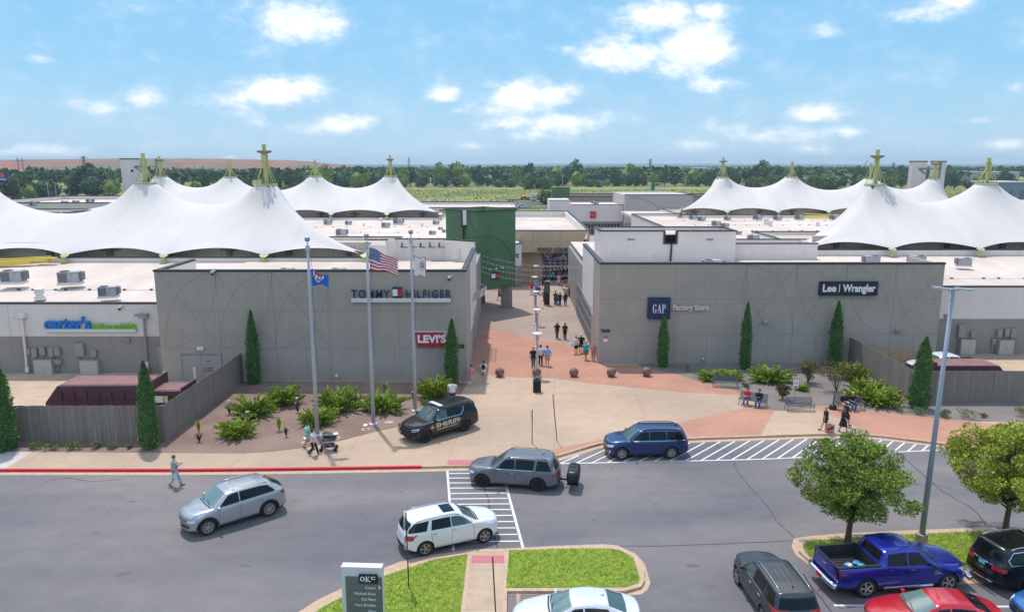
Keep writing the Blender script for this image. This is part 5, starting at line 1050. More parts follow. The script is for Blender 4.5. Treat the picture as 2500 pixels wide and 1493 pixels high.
# ---------------------------------------------------------------- refuse containers
m_rust = layered(mat('container_maroon', (.095, .035, .045), .55), [(1.5, .7, .3, .6, None, 5)]); m_rustl = layered(mat('container_lid_red', (.25, .105, .10), .6), [(1.1, .8, .3, .6, None, 5)])
def container(label, loc, rz, L_, W_, H, chamfer=True, tail=True):
    t = thing('refuse_container', label, 'refuse container', loc, rz, 'maroon refuse containers')
    b = MB(); b.prismy([(-L_/2, .3), (-L_/2, H*.55), (-L_/2 + .9, H), (L_/2, H), (L_/2, .3)], -W_/2, W_/2) if tail else b.box(-L_/2, L_/2, -W_/2, W_/2, .3, H)
    b.build('body', m_rust, t)
    l = MB(); x0 = -L_/2 + (.95 if tail else .03); l.box(x0, L_/2 - .12, -W_/2 + .25, W_/2 - .03, H, H + .03); l.add([(x0, -W_/2 + .02, H - .38), (L_/2 - .12, -W_/2 + .02, H - .38), (L_/2 - .12, -W_/2 + .25, H + .03), (x0, -W_/2 + .25, H + .03)], [(0,1,2,3)], 0); l.build('lid', m_rustl, t)
    r_ = MB()
    for x in np.linspace(-L_/2 + 1.1, L_/2 - .1, 8): r_.box(x - .05, x + .05, -W_/2 - .07, -W_/2, .3, H - .42)
    r_.box(-L_/2 + .2, L_/2, -W_/2 - .09, -W_/2, H*.55, H*.55 + .1); r_.box(-L_/2, L_/2 + .05, -W_/2 - .06, -W_/2, .28, .42)
    r_.build('rib', m_rust, t)
    e = MB(); e.box(L_/2, L_/2 + .16, -W_/2 - .08, W_/2 + .08, .3, H + .28); e.build('tail_frame', m_rust, t)
    e = MB(); e.box(-L_/2 + .4, -L_/2 + .6, -W_/2 + .2, -W_/2 + .4, 0.03, .3); e.box(L_/2 - .6, L_/2 - .4, -W_/2 + .2, -W_/2 + .4, .03, .3); e.box(-L_/2+.4, -L_/2+.6, W_/2-.4, W_/2-.2, .03, .3); e.box(L_/2-.6, L_/2-.4, W_/2-.4, W_/2-.2, .03, .3); e.build('skid', m_black, t); return t
container('long maroon compactor container behind the left fence', (-27.8, 48.6, .155), R(1), 7.0, 2.4, 2.55)
c = container('smaller maroon compactor head with stickers beside the long container', (-23.2, 48.3, .155), 0, 2.2, 2.0, 2.2, tail=False)
b = MB(); b.box(-.75, -.1, -1.1, -1.06, 1.45, 1.9, 0); b.box(-.05, .2, -1.1, -1.06, 1.45, 1.9, 1); b.box(-.85, -.4, -1.1, -1.06, 1.0, 1.28, 2); b.box(-.35, .2, -1.1, -1.06, .95, 1.28, 0); b.build('warning_label', [mat('label_white', (.7,.68,.66), .6), mat('label_cream', (.65,.55,.25), .6), mat('label_red', (.6,.05,.05), .6)], c)
container('wide maroon container behind the right fence', (34.4, 54.2, .155), R(180), 5.6, 2.3, 2.35)
# bollards and yard oddments
for i, (px, py, h) in enumerate([(405,948,1.4),(478,938,1.4),(362,917,1.2)]):
    p = G(px, py, .155); o = MB().lathe([(.11,0),(.11,h-.06),(.08,h),(.001,h+.02)], 12).build('safety_post', m_wht, None, loc=p); tag(o, ['white steel safety post left of the double service door','white steel safety post half behind the diagonal fence','white steel safety post behind the corner cypress'][i], 'safety post', 'white steel safety posts')
p = G(2190, 893, .155); t = thing('pallet_stack', 'stack of wooden pallets leaning on the right grey wall', 'pallets', (31.6, 60.9, .155), R(-3))
m_pal = mat('pallet_wood', (.42, .29, .16), .85, var=.25, vscale=5)
for q in range(3):
    b = MB(); 
    for k in range(7): b.box(-.6 + q*1.05 + k*.17, -.49 + q*1.05 + k*.17, 0, .03, 0.02, 1.55 - (q==0)*.2)
    for z in (.1, .75, 1.4): b.box(-.6 + q*1.05, .6 + q*1.05 - .06, .03, .12, z, z + .1)
    b.build('pallet', m_pal, t)

# ---------------------------------------------------------------- electrical gear on the wing walls
def boxes(parent_label, items, y, m1=None):
    """items: (name, x0, x1, z0, z1, depth, material)"""
    for (nm, lab, x0, x1, z0, z1, d, m, grp) in items:
        t = thing(nm, lab, 'electrical box', ((x0+x1)/2, y - .02, z0), 0, grp); w_, h = x1 - x0, z1 - z0
        MB().box(-w_/2, w_/2, -d, 0, 0, h).build('casing', m, t)
        b = MB()
        if w_ > .9: b.box(-.012, .012, -d - .008, -d, .05, h - .05); b.box(-w_/2 + .04, w_/2 - .04, -d - .006, -d, h - .05, h - .03); b.ball((.0, -d - .03, h * .5), .05, 8)
        else: b.box(-w_/2 + .05, w_/2 - .05, -d - .02, -d, .06, h - .08); b.box(w_/2 - .02, w_/2 + .03, -d + .03, -d + .1, h * .4, h * .7)
        b.build('door', m if w_ < .9 else mat('cabinet_tan', (.50, .44, .38), .6), t)
        if z0 > .5: q = MB(); q.tube([(-w_*.2, -d*.5, -z0 + .15), (-w_*.2, -d*.5, 0)], .035, 6); q.build('conduit', m_hgreyd, t)
mt = mat('cabinet_tan', (.50, .44, .38), .6); gx = lambda px: ATY(px, 860, YW).x
g_ = 'electrical gear on the low left wing wall'
boxes('', [('meter_box','small round meter box leftmost on the left wing wall',gx(68),gx(77),1.75,2.3,.2,m_hgreyd,g_),('switch_box','first grey switch box left of four',gx(81),gx(94),1.6,2.35,.25,m_hgreyd,g_),('switch_box','second grey switch box, set higher',gx(101),gx(114),1.75,2.45,.25,m_hgreyd,g_),('switch_box','third grey switch box of four',gx(122),gx(135),1.6,2.35,.25,m_hgreyd,g_),('switch_box','fourth grey switch box, by a loop of conduit',gx(137),gx(150),1.7,2.4,.25,m_hgreyd,g_),('service_cabinet','left tan double-door service cabinet',gx(87),gx(130),.16,1.35,.45,mt,g_),('meter_box','twin round meter box between the two tan cabinets',gx(132),gx(150),.95,1.4,.2,m_hgreyd,g_),('switch_box','tall flat grey panel above the right tan cabinet',gx(187),gx(209),1.65,2.75,.25,m_hgreyd,g_),('meter_box','round meter box right of the tall panel',gx(227),gx(238),1.6,2.2,.22,m_hgreyd,g_),('service_cabinet','right tan double-door service cabinet, left wing',gx(199),gx(242),.16,1.3,.45,mt,g_)], YW)
gx = lambda px: ATY(px, 820, YV).x; g_ = 'electrical gear on the right wing wall'
boxes('', [('switch_box','tall flat grey panel on the right wing wall',gx(2335),gx(2352),1.7,2.9,.25,m_hgreyd,g_),('meter_box','round meter box beside the tall right panel',gx(2367),gx(2377),1.65,2.3,.22,m_hgreyd,g_),('service_cabinet','left tan service cabinet on the right wing wall',gx(2342),gx(2377),.16,1.5,.45,mt,g_),('switch_box','first of three grey switch boxes, right wing',gx(2430),gx(2442),1.7,2.45,.25,m_hgreyd,g_),('switch_box','second of three grey switch boxes, set higher',gx(2448),gx(2460),1.8,2.55,.25,m_hgreyd,g_),('switch_box','third of three grey switch boxes, right wing',gx(2463),gx(2476),1.7,2.5,.25,m_hgreyd,g_),('service_cabinet','right tan service cabinet on the right wing wall',gx(2436),gx(2470),.16,1.45,.45,mt,g_),('meter_box','round meter box left of the right tan cabinet',gx(2421),gx(2430),1.0,1.6,.2,m_hgreyd,g_)], YV)
for (px, py, Y, lb) in [(313,828,YW,'dark floodlight on the left wing wall'),(2310,771,YV,'dark floodlight at the right wing wall end'),(2190,807,YB,'dark floodlight low on the right grey block'),(1867,785,YB,'small round wall lamp above the benches')]:
    q = ATY(px, py, Y); b = MB(); b.obox((0,-.16,0), .42, .26, .26, 0, None, R(20)); b.box(-.08,.08,-.08,0,-.1,.1); o = b.build('wall_lamp', m_hgreyd if 'round' not in lb else m_steel, None, loc=q); tag(o, lb, 'wall lamp')
m_cam = mat('camera_white', (.7,.7,.7), .4)
for (px, py, Y, lb) in [(1097,678,YA,'white dome camera by the right end of the left block'),(296,750,YW,'white dome camera at the low wing roof edge'),(521,665,YA,'white dome camera on the left block parapet')]:
    q = ATY(px, py, Y); b = MB(); b.box(-.03,.2,-.3,0,.12,.18,0); b.tube([(0,-.3,.15),(0,-.3,.0)], .1, 8, 0); b.ball((0,-.3,-.08), .12, 10, 1); o = b.build('security_camera', [m_cam, m_black], None, loc=q); tag(o, lb, 'security camera', 'white dome cameras')
for (px, py, lb) in [(823,919,'small white vent cap low on the left grey wall'),(1715,878,'small dark vent cap low on the right grey wall')]:
    q = ATY(px, py, YA if px < 1000 else YB); o = MB().lathe([(.12,0),(.14,.1),(.1,.22),(.001,.25)], 10).build('vent_cap', m_cam if px < 1000 else m_steel, None, loc=q + Vector((0,-.12,0))); tag(o, lb, 'vent cap')

# ---------------------------------------------------------------- shop signs on the walls
m_blue = mat('sign_blue', (.005, .16, .55), .45); m_lime = mat('sign_lime', (.20, .50, .01), .45); m_led = mat('sign_silver', (.60, .66, .66), .4); m_levi = mat('sign_red_deep', (.47, .004, .03), .5)
def wsign(label): return thing('wall_sign', label, 'wall sign')
t = wsign('navy TOMMY HILFIGER lettering on a pale rail')
x0, x1 = ATY(859, 722, YA).x, ATY(1101, 722, YA).x; zr = ATY(980, 731, YA).z; H = .82
MB().box(x0, x1, YA - .3, YA - .02, zr - .16, zr + .16).build('rail', m_led, t)
NV = mat('letter_navy', (.012, .022, .085), .4)
text('lettering', 'TOMMY', H * 1.12, NV, ((x0 + ATY(953,720,YA).x) / 2, YA - .22, zr + .17), parent=t, fit=(ATY(952,720,YA).x - x0), depth=.06, offset=.012, spacing=1.28)
text('lettering', 'HILFIGER', H * 1.12, NV, ((ATY(991,720,YA).x + x1) / 2, YA - .22, zr + .17), parent=t, fit=(x1 - ATY(991,720,YA).x), depth=.06, offset=.012, spacing=1.28)
fx0, fx1 = ATY(960,720,YA).x, ATY(983,720,YA).x; b = MB(); b.box(fx0, fx1, YA - .26, YA - .16, zr + .17, zr + .17 + .86, 0); b.box(fx0 + .01, (fx0+fx1)/2, YA - .28, YA - .262, zr + .35, zr + .86, 1); b.box((fx0+fx1)/2, fx1 - .01, YA - .28, YA - .262, zr + .35, zr + .86, 2); b.build('flag_emblem', [NV, SW, SR], t)
# LEVI'S batwing
t = wsign('red batwing sign with white LEVI\'S lettering')
q0, q1 = ATY(1012, 809, YA), ATY(1099, 846, YA); W_, Hh = q1.x - q0.x, q0.z - q1.z; zt = q0.z
pts = [(0, 1), (1, 1), (.985, .0)] + [(.985 - .22 * k / 6, .0 + .10 * math.sin(math.pi * k / 6)) for k in range(1, 7)] + [(.765 - .265 * k / 6, .0 + .12 * math.sin(math.pi * k / 6) - .02 * k/6) for k in range(1, 7)] + [(.5 - .22 * k / 6, -.02 + .12 * math.sin(math.pi * k / 6) + .02*k/6) for k in range(1, 7)] + [(.28 - .20 * k / 6, .0 + .10 * math.sin(math.pi * k / 6)) for k in range(1, 7)]
b = MB(); b.prismy([(q0.x + u * W_, q1.z + v * Hh) for u, v in pts], YA - .25, YA - .01); b.build('sign_panel', m_levi, t); MB().box(q0.x, q0.x + W_, YA - .26, YA - .02, zt + .002, zt + .04).build('edge', m_led, t)
zc = q1.z + Hh * .36
text('lettering', 'LEVI\'S', .82, SW, (q0.x + W_ * .49, YA - .27, zc - .02), parent=t, fit=W_ * .80, depth=.02, offset=.035)
b = MB(); R_ = .2; cx, cz = q0.x + W_ * .91, zt - .17; b.tube([(cx + R_ * math.cos(a), YA - .27, cz + R_ * math.sin(a)) for a in [k * math.pi / 12 for k in range(25)]], .025, 4, cap=False); b.build('ring_mark', SW, t); text('lettering', 'R', .3, SW, (cx, YA - .27, cz - .1), parent=t, depth=.02, offset=.01)
# carter's
t = wsign('blue carter\'s lettering with lime babies and kids tagline'); z0 = ATY(200, 804, YW).z
MB().box(ATY(115,800,YW).x, ATY(335,800,YW).x, YW - .3, YW - .05, z0 - .14, z0 + .1).build('rail', m_led, t)
text('lettering', 'carter\'s', 1.35, m_blue, ((ATY(113,800,YW).x + ATY(226,800,YW).x)/2, YW - .2, z0 + .11), parent=t, fit=ATY(226,800,YW).x - ATY(113,800,YW).x, depth=.08, offset=.05)
text('lettering', 'babies and kids', .62, m_lime, ((ATY(231,800,YW).x + ATY(334,800,YW).x)/2, YW - .2, z0 + .14), parent=t, fit=ATY(334,800,YW).x - ATY(231,800,YW).x, depth=.06, offset=.02)
# GAP
def serif_text(parent, word, x0, x1, z0, z1, y, m):
    """tall narrow serif capitals made of straight stems, hairlines and serifs (G, A, P, O, K, C)"""
    n = len(word); gap = (x1 - x0) * .07; w_ = ((x1 - x0) - gap * (n - 1)) / n; H = z1 - z0
    for i, ch in enumerate(word):
        b = MB(); X = x0 + i * (w_ + gap); st, hl = w_ * .26, w_ * .10
        def bar(xa, za, xb, zb, wd): b.add([(X + xa*w_ - wd/2, y, z0 + za*H), (X + xa*w_ + wd/2, y, z0 + za*H), (X + xb*w_ + wd/2, y, z0 + zb*H), (X + xb*w_ - wd/2, y, z0 + zb*H)], [(0,1,2,3)]); 
        def sf(xa, za, l=.34): b.box(X + (xa - l/2)*w_, X + (xa + l/2)*w_, y - .01, y, z0 + za*H - hl*.5, z0 + za*H + hl*.5)
        def arc(cx, cz, rx, rz, a0, a1, wd0, wd1):
            N_ = 14
            for k in range(N_):
                a, c = a0 + (a1-a0)*k/N_, a0 + (a1-a0)*(k+1)/N_; wa = wd1 + (wd0-wd1)*abs(math.cos(a)); wc = wd1 + (wd0-wd1)*abs(math.cos(c))
                b.add([(X + (cx + (rx)*math.cos(a))*w_, y, z0 + (cz + rz*math.sin(a))*H), (X + (cx + rx*math.cos(c))*w_, y, z0 + (cz + rz*math.sin(c))*H), (X + (cx + rx*math.cos(c))*w_ - wc*math.cos(c), y, z0 + (cz + rz*math.sin(c))*H - wc*math.sin(c)), (X + (cx + rx*math.cos(a))*w_ - wa*math.cos(a), y, z0 + (cz + rz*math.sin(a))*H - wa*math.sin(a))], [(0,1,2,3)])
        if ch == 'G': arc(.5,.5,.5,.5, R(40), R(320), st, hl); bar(.85,.12,.85,.42,st); sf(.8,.43,.4); bar(.88,.78,.88,.98,hl)
        if ch == 'C': arc(.5,.5,.5,.5, R(40), R(320), st, hl); bar(.88,.76,.88,.98,hl); bar(.88,.04,.88,.2,hl)
        if ch == 'O': arc(.5,.5,.5,.5, 0, 2*math.pi, st, hl)
        if ch == 'A': bar(.12,0,.5,1,hl); bar(.86,0,.5,1,st); b.box(X + .25*w_, X + .72*w_, y - .008, y, z0 + .32*H, z0 + .32*H + hl); sf(.12,.02,.3); sf(.86,.02,.4)
        if ch == 'P': bar(.2,0,.2,1,st); arc(.42,.74,.52,.26, -math.pi/2, math.pi/2, st, hl); bar(.2,.97,.45,.97,hl); b.box(X + .15*w_, X + .5*w_, y - .008, y, z0 + .965*H, z0 + H); b.box(X + .2*w_, X + .5*w_, y - .008, y, z0 + .48*H, z0 + .52*H); sf(.2,.02,.5)
        if ch == 'K': bar(.2,0,.2,1,st); bar(.3,.42,.86,1,hl); bar(.42,.5,.88,0,st); sf(.2,.02,.5); sf(.2,.98,.5); sf(.85,.98,.4); sf(.9,.02,.4)
        b.build('lettering', m, parent)
t = wsign('navy square GAP sign with pale Factory Store lettering'); a_, c_ = ATY(1581.5, 725, YB), ATY(1634, 777, YB)
MB().box(a_.x, c_.x, YB - .3, YB - .01, c_.z, a_.z).build('sign_panel', mat('sign_deep_blue', (.014, .022, .09), .5), t); w_ = c_.x - a_.x; h_ = a_.z - c_.z
serif_text(t, 'GAP', a_.x + w_ * .21, a_.x + w_ * .80, c_.z + h_ * .28, c_.z + h_ * .70, YB - .31, SW)
b = MB(); z = ATY(1640, 749, YB).z; b.box(ATY(1634,749,YB).x, ATY(1643,749,YB).x, YB - .12, YB - .02, z - .2, z + .12); b.box(ATY(1643,749,YB).x, ATY(1700,749,YB).x, YB - .06, YB - .02, z - .06, z + .1); b.build('raceway', mat('raceway_orange', (.62, .30, .12), .6), t)
text('lettering', 'Factory Store', .62, mat('letter_pearl', (.72, .66, .66), .4), ((ATY(1642,749,YB).x + ATY(1728,749,YB).x)/2, YB - .25, z - .2), parent=t, fit=ATY(1728,749,YB).x - ATY(1642,749,YB).x, depth=.06, offset=.014)
# Lee | Wrangler
t = wsign('black board with white Lee and Wrangler lettering'); a_, c_ = ATY(2000, 686, YB), ATY(2138, 720, YB)
MB().box(a_.x, c_.x, YB - .28, YB - .01, c_.z, a_.z).build('sign_panel', mat('sign_black', (.012, .012, .022), .5), t); zb = c_.z + .32
L1 = ATY(2005,700,YB).x, ATY(2038,700,YB).x; L2 = ATY(2054,700,YB).x, ATY(2134,700,YB).x
text('lettering', 'Lee', .88, SW, (sum(L1)/2, YB - .3, zb + .04), parent=t, fit=L1[1]-L1[0], depth=.02, offset=.03); text('lettering', 'Wrangler', .88, SW, (sum(L2)/2, YB - .3, zb + .04), parent=t, fit=L2[1]-L2[0], depth=.02, offset=.028)
x = ATY(2046,700,YB).x; MB().box(x - .03, x + .03, YB - .31, YB - .281, zb, zb + .68).build('divider', SW, t)
o = text('house_number', '628', .42, m_black, (ATY(1124,848,YA).x, YA - .02, ATY(1124,849,YA).z), depth=.01, offset=.02); tag(o, 'black number 628 at the corner of the left grey block', 'house number')
o = text('house_number', '7630', .42, m_black, (ATY(1478,808,YB).x, YB - .02, ATY(1478,811,YB).z), depth=.01, offset=.02); tag(o, 'black number 7630 at the corner of the right grey block', 'house number')
t = wsign('small red and white notice below number 7630'); q = ATY(1473, 833, YB); b = MB(); b.box(q.x, q.x + .36, YB - .03, YB - .005, q.z, q.z + .24, 0); b.box(q.x, q.x + .36, YB - .03, YB - .005, q.z + .241, q.z + .46, 1); b.build('sign_panel', [SW, SR], t); text('lettering', 'NOTICE', .1, SW, (q.x + .18, YB - .035, q.z + .31), parent=t, depth=.002)

# ---------------------------------------------------------------- flags and poles
m_pole = layered(mat('pole_satin_grey', (.48, .47, .51), .45, metal=.25), [(2, .92, .35, .65, (1,1,.2), 3)])
def flagpole(base, label):
    p = G(*base, .15); t = thing('flagpole', label, 'flagpole', p, 0, 'three tall grey flagpoles')
    b = MB(); b.tube([(0,0,0),(0,0,4),(0,0,9),(0,0,12.25)], [.135,.125,.10,.07], 16); b.build('pole', m_pole, t, smooth=True); MB().lathe([(.32,0),(.32,.05),(.2,.09),(.145,.14)], 18).build('base_collar', m_pole, t)
    b = MB(); b.ball((0,0,12.6), .17, 14); b.tube([(0,0,12.4),(0,0,12.3)], .05, 8); b.build('ball_finial', mat('finial_grey', (.33,.35,.40), .25, metal=.6), t, smooth=True); MB().tube([(0,0,11.85),(0,0,12.2)], .13, 10).build('truck', m_steel, t)
    b = MB(); pts = [(.15,0,11.7)] + [(.15 + .10 * math.sin(k*.6)**2, -.04, 11.7 - k*.5) for k in range(1, 15)]; b.tube(pts, .014, 4); b.build('halyard', mat('rope', (.12,.11,.12), .8), t); return p
f1 = flagpole((775, 1062), 'left flagpole, flying the small blue flag'); f2 = flagpole((911.7, 1034), 'middle flagpole, flying the stars and stripes'); f3 = flagpole((1013.8, 1001), 'right flagpole, flying the small white flag')
def flag_mesh(W_, H, nx, ny, wave, droop, colf, curl=0., seed=0):
    b = MB(); V = []
    for i in range(nx + 1):
        u = i / nx; x = W_ * u * (1 - curl * u * .25)
        for j in range(ny + 1):
            v = j / ny; y = wave * math.sin(u * 7.5 + v * 2.0 + seed) * (.25 + u) ; z = -v * H * (1 - droop[1] * u) - droop[0] * u ** 1.25 + .05 * math.sin(u * 9 + v * 3); V.append((x, y, z))
    b.add(V, []); 
    for i in range(nx):
        for j in range(ny): b.f.append((i*(ny+1)+j, i*(ny+1)+j+1, (i+1)*(ny+1)+j+1, (i+1)*(ny+1)+j)); b.mi.append(colf((i+.5)/nx, (j+.5)/ny))
    return b
fr, fw, fb = mat('flag_red', (.55, .012, .035), .8), mat('flag_white', (.75, .72, .76), .8), mat('flag_navy', (.02, .04, .20), .8)
def us(u, v):
    if u < .4 and v < 7/13:
        gx_, gy_ = u / .4 * 11, v / (7/13) * 9; cx, cy = round(gx_ - .5), round(gy_ - .5)
        return 1 if (cx + cy) % 2 == 0 and abs(gx_ - .5 - cx) < .30 and abs(gy_ - .5 - cy) < .30 and 0 <= cx < 11 and 0 <= cy < 9 else 2
    return 0 if int(v * 13) % 2 == 0 else 1
o = flag_mesh(1.8, 1.45, 132, 117, .09, (.85, .35), us).build('flag', [fr, fw, fb], None, smooth=True, loc=f2 + Vector((.14, -.05, 11.85))); tag(o, 'stars and stripes flag blowing from the middle pole', 'flag')
fbl = mat('flag_blue', (.01, .12, .55), .8); fo = mat('flag_orange', (.6, .05, .03), .8)
def shield(u, v):
    x, y = (u - .42) / .30, (v - .38) / .30
    if abs(x) < 1 and -1 < y < 1.25 * (1 - abs(x)) + .1:
        if abs(y + .1) < .38 and abs(x) < .95: return 2 if (int((x + 2) * 5 + y * 1.5)) % 3 == 0 else 1
        if abs(x) < .85 and y < 1.1 * (1 - abs(x)) - .1: return 3
        return 1
    return 0
o = flag_mesh(1.05, 1.0, 60, 60, .07, (.50, .45), shield, seed=1).build('flag', [fbl, fw, fb, fo], None, smooth=True, loc=f1 + Vector((.15, -.05, 10.75))); tag(o, 'small blue flag with a red and white shield emblem', 'flag')
def crest(u, v):
    if u < .04 or u > .95 or v < .03 or v > .96: return 3
    x, y = (u - .68) / .26, (v - .45) / .26; r_ = math.hypot(x, y)
    if .82 < r_ < 1.0: return 4 if int((math.atan2(y, x) + 4) * 4) % 2 else 0
    if r_ < .62: return 5 if abs(y) < .3 and abs(x) < .5 and int((x + 2) * 6) % 2 else 3 if r_ < .5 else 4
    return 0
o = flag_mesh(.85, 1.33, 56, 84, .05, (.10, .02), crest, seed=2).build('flag', [fw, fr, fb, mat('flag_crimson', (.55,.05,.12), .8), mat('flag_bluegrey', (.12,.20,.30), .8), mat('flag_bright', (.8,.75,.75), .8)], None, smooth=True, loc=f3 + Vector((.14, -.05, 10.95))); tag(o, 'small white flag with a round crest and crimson border', 'flag')

# ---------------------------------------------------------------- plaza furniture
m_lampw = mat('lamp_white', (.72, .72, .74), .4)
for i, (X, Y) in enumerate([(2.05, 58.3), (2.4, 68.4), (2.6, 78.4), (2.8, 89), (3.25, 99)]):
    t = thing('plaza_lamp', ['nearest plaza lamp, its foot in a collar above the black bin','second plaza lamp from the road','third plaza lamp from the road','fourth plaza lamp from the road','farthest plaza lamp before the food hall'][i], 'street lamp', (X, Y, .135), 0, 'slim grey lamps down the plaza')
    b = MB(); b.tube([(0,0,0),(0,0,3.1)], [.085,.07], 12); b.build('post', m_pole, t); b = MB(); b.lathe([(.07,3.1),(.12,3.15),(.13,3.25)], 14); 
    for k in range(4): a = k * math.pi / 2 + .4; b.tube([(math.cos(a)*.1, math.sin(a)*.1, 3.2), (math.cos(a)*.38, math.sin(a)*.38, 3.62)], .018, 5)
    b.build('bracket', m_pole, t); MB().lathe([(.001,3.60),(.40,3.62),(.43,3.66),(.40,3.70),(.001,3.76)], 22).build('disc_head', m_lampw, t, smooth=True); MB().lathe([(.3,0),(.32,.08),(.2,.12),(.11,.3),(.09,.35)], 16).build('base_collar', m_pole, t)
for i, X in enumerate([px_ for px_ in (1220,1310,1401,1492,1578.4)]):
    p = G(X, 918.5 - (1 if i == 4 else 0), .139); o = MB().ball((0,0,.375), .385, 32).build('ball_bollard', layered(mat('bollard_concrete', (.30, .165, .135), .7), [(3, .85, .35, .65, None, 5)]), None, smooth=True, loc=p); tag(o, ['leftmost','second','middle','fourth','rightmost'][i] + ' brown concrete ball in the row across the plaza', 'bollard', 'concrete balls across the plaza mouth')
p = G(1311, 956, .135); t = thing('litter_bin', 'black slatted litter bin in front of the nearest plaza lamp', 'litter bin', p)
b = MB()
for k in range(28): a = 2 * math.pi * k / 28; b.obox((math.cos(a)*.3, math.sin(a)*.3, .5), .02, .045, .92, a)
b.build('slat', m_black, t); MB().lathe([(.27,.04),(.27,.94)], 20).build('liner', m_black, t); b = MB(); b.lathe([(.31,.02),(.33,.05),(.31,.08)], 24); b.lathe([(.31,.93),(.335,.96),(.31,1.0),(.2,1.01)], 24); b.build('band', mat('black_gloss', (.015,.015,.018), .25), t)
m_bench = mat('bench_grey_metal', (.12, .12, .135), .5)
def make_bench():
    t = thing('park_bench', 'bench', 'bench', group='grey metal benches by the right bed'); b = MB()
    for k in range(34): x = -.88 + k * 1.76 / 33; b.box(x - .016, x + .016, -.27, .2, .425, .44)
    for y in (-.28, -.04, .21): b.box(-.92, .92, y - .012, y + .012, .40, .43)
    b.build('seat', m_bench, t); b = MB()
    for k in range(34): x = -.88 + k * 1.76 / 33; b.add([(x-.016,.215,.47),(x+.016,.215,.47),(x+.016,.32,.86),(x-.016,.32,.86)], [(0,1,2,3)])
    b.tube([(-.92,.21,.46),(.92,.21,.46)], .018, 5); b.tube([(-.92,.325,.87),(.92,.325,.87)], .02, 5); b.build('backrest', m_bench, t)
    for s in (-1, 1):
        b = MB(); x = s * .93; b.tube([(x,-.34,0),(x,-.3,.42),(x,-.28,.62)], .022, 6); b.build('leg', m_bench, t); b = MB(); b.tube([(x,.3,0),(x,.22,.42),(x,.33,.88)], .022, 6); b.build('leg', m_bench, t)
        b = MB(); b.tube([(x,-.3,.60),(x,-.26,.65),(x,.1,.66),(x,.28,.66)], .022, 6); b.tube([(x,-.3,.42),(x,.24,.42)], .018, 5); b.build('armrest', m_bench, t)
    return t
BE = [((1770,944),-13,'empty grey bench before the two leftmost junipers'),((1838,989),-31,'grey bench carrying the red-shirt and black-shirt sitters'),((1951,1001),0,'empty grey bench standing alone beside the white sign post'),((2073,999),0,'grey bench with the couple in black tops')]
b0 = make_bench()
BP = []
for i, (px, a, lb) in enumerate(BE):
    o = b0 if i == 0 else copy_tree(b0); p = G(*px, .139); o.location = p; o.rotation_euler = (0, 0, R(a)); o['label'] = lb; BP.append((p, R(a)))
# string lights
def string(label, a, c, sag, n):
    t = thing('string_light', label, 'string lights', group='bulb strings across the plaza'); a, c = Vector(a), Vector(c)
    P = [a + (c - a) * (k / n) + Vector((0, 0, -sag * 4 * (k/n) * (1 - k/n))) for k in range(n + 1)]
    MB().tube(P, .012, 4).build('cable', mat('cable_pale', (.25,.25,.25), .7), t); m_b = mat('bulb_glass', (.6,.56,.46), .3)
    for k in range(1, n): b = MB(); b.lathe([(.001,-.13),(.045,-.09),(.045,-.05),(.02,-.01),(.02,.02)], 7, c=tuple(P[k])); b.build('bulb', m_b, t)
    return t
string('topmost bulb string, from the green tower corner to the right block', (-3.5, 84.5, 7.0), (7.5, 77.8, 6.6), .5, 30); string('second bulb string over the plaza', (-3.5, 82, 6.7), (7.5, 76.5, 6.9), .75, 30); string('third bulb string over the plaza', (-3.55, 80, 6.35), (7.5, 75.5, 6.1), .55, 30); string('lowest bulb string over the plaza', (-3.55, 78.5, 6.1), (7.5, 75, 5.9), .8, 30)
string('faint far bulb string before the highway gap', (2, 186, 6.9), (12, 188, 8.0), .8, 24)
# edge-on sign posts, white notice post, lamp post, umbrella, planter, map pylon
def post_sign(base, z, plate, label, lean=0, round_=False, rz=0, dbl=False, pw=.06):
    p = G(*base, .13); t = thing('sign_post', label, 'sign post', p, rz); MB().tube([(0,0,0),(lean,0,z)], .03, 6).build('post', mat('post_dark', (.05,.045,.045), .6), t)
    if plate: b = MB(); b.box(lean*.9 - .09, lean*.9 - .06, -plate/2, plate/2, z - plate*1.15, z - .02); b.build('sign_plate', m_alu, t)
    return t
post_sign((1299, 1083), 2.25, .45, 'dark sign post seen edge-on behind the grey estate car', lean=0, rz=0); post_sign((1360, 1077), 3.1, 0, 'bare leaning dark post on the plaza edge', lean=-.3)
t = post_sign((998, 1432), 3.3, .55, 'tall sign post with two plates seen edge-on on the left lawn', lean=-.03, rz=R(5)); b = MB(); b.box(-.12, -.09, -.3, .3, 1.85, 2.4); b.build('sign_plate', m_alu, t); post_sign((1211, 1510), 2.6, 0, 'bare dark post standing in the island footpath', lean=-.12)
p = G(1939, 985, .15); t = thing('sign_post', 'small white notice on a thin post behind the lone bench', 'sign post', p); MB().box(-.02,.02,-.02,.02,0,1.7).build('post', m_hgreyd, t); f = MB().box(-.19,.19,-.045,-.025,1.2,1.85).build('sign_plate', SW, t)
for z, s_ in ((1.68,'THIS AREA'),(1.56,'PET RELIEF'),(1.47,'PLEASE CURB')): text('lettering', s_, .085, m_black, (0,-.05,z), parent=f, depth=.002, fit=.3)
MB().box(-.1,.1,-.05,-.046,1.24,1.34).build('mark', m_black, f)
p = G(2248, 1326, .15); t = thing('parking_lamp_post', 'tall grey twin-head lamp post on the right island', 'lamp post', p); q = ATY(2327, 709, p.y); H = q.z - .15; ln = (q.x - p.x)
b = MB(); b.tube([(0,0,0),(ln*.5,0,H*.5),(ln,0,H)], [.13,.105,.075], 16); b.build('pole', mat('pole_blue_grey', (.33,.36,.43), .45, metal=.2), t, smooth=True); MB().lathe([(.26,-.02),(.26,.5),(.001,.52)], 18).build('concrete_foot', m_conc, t)
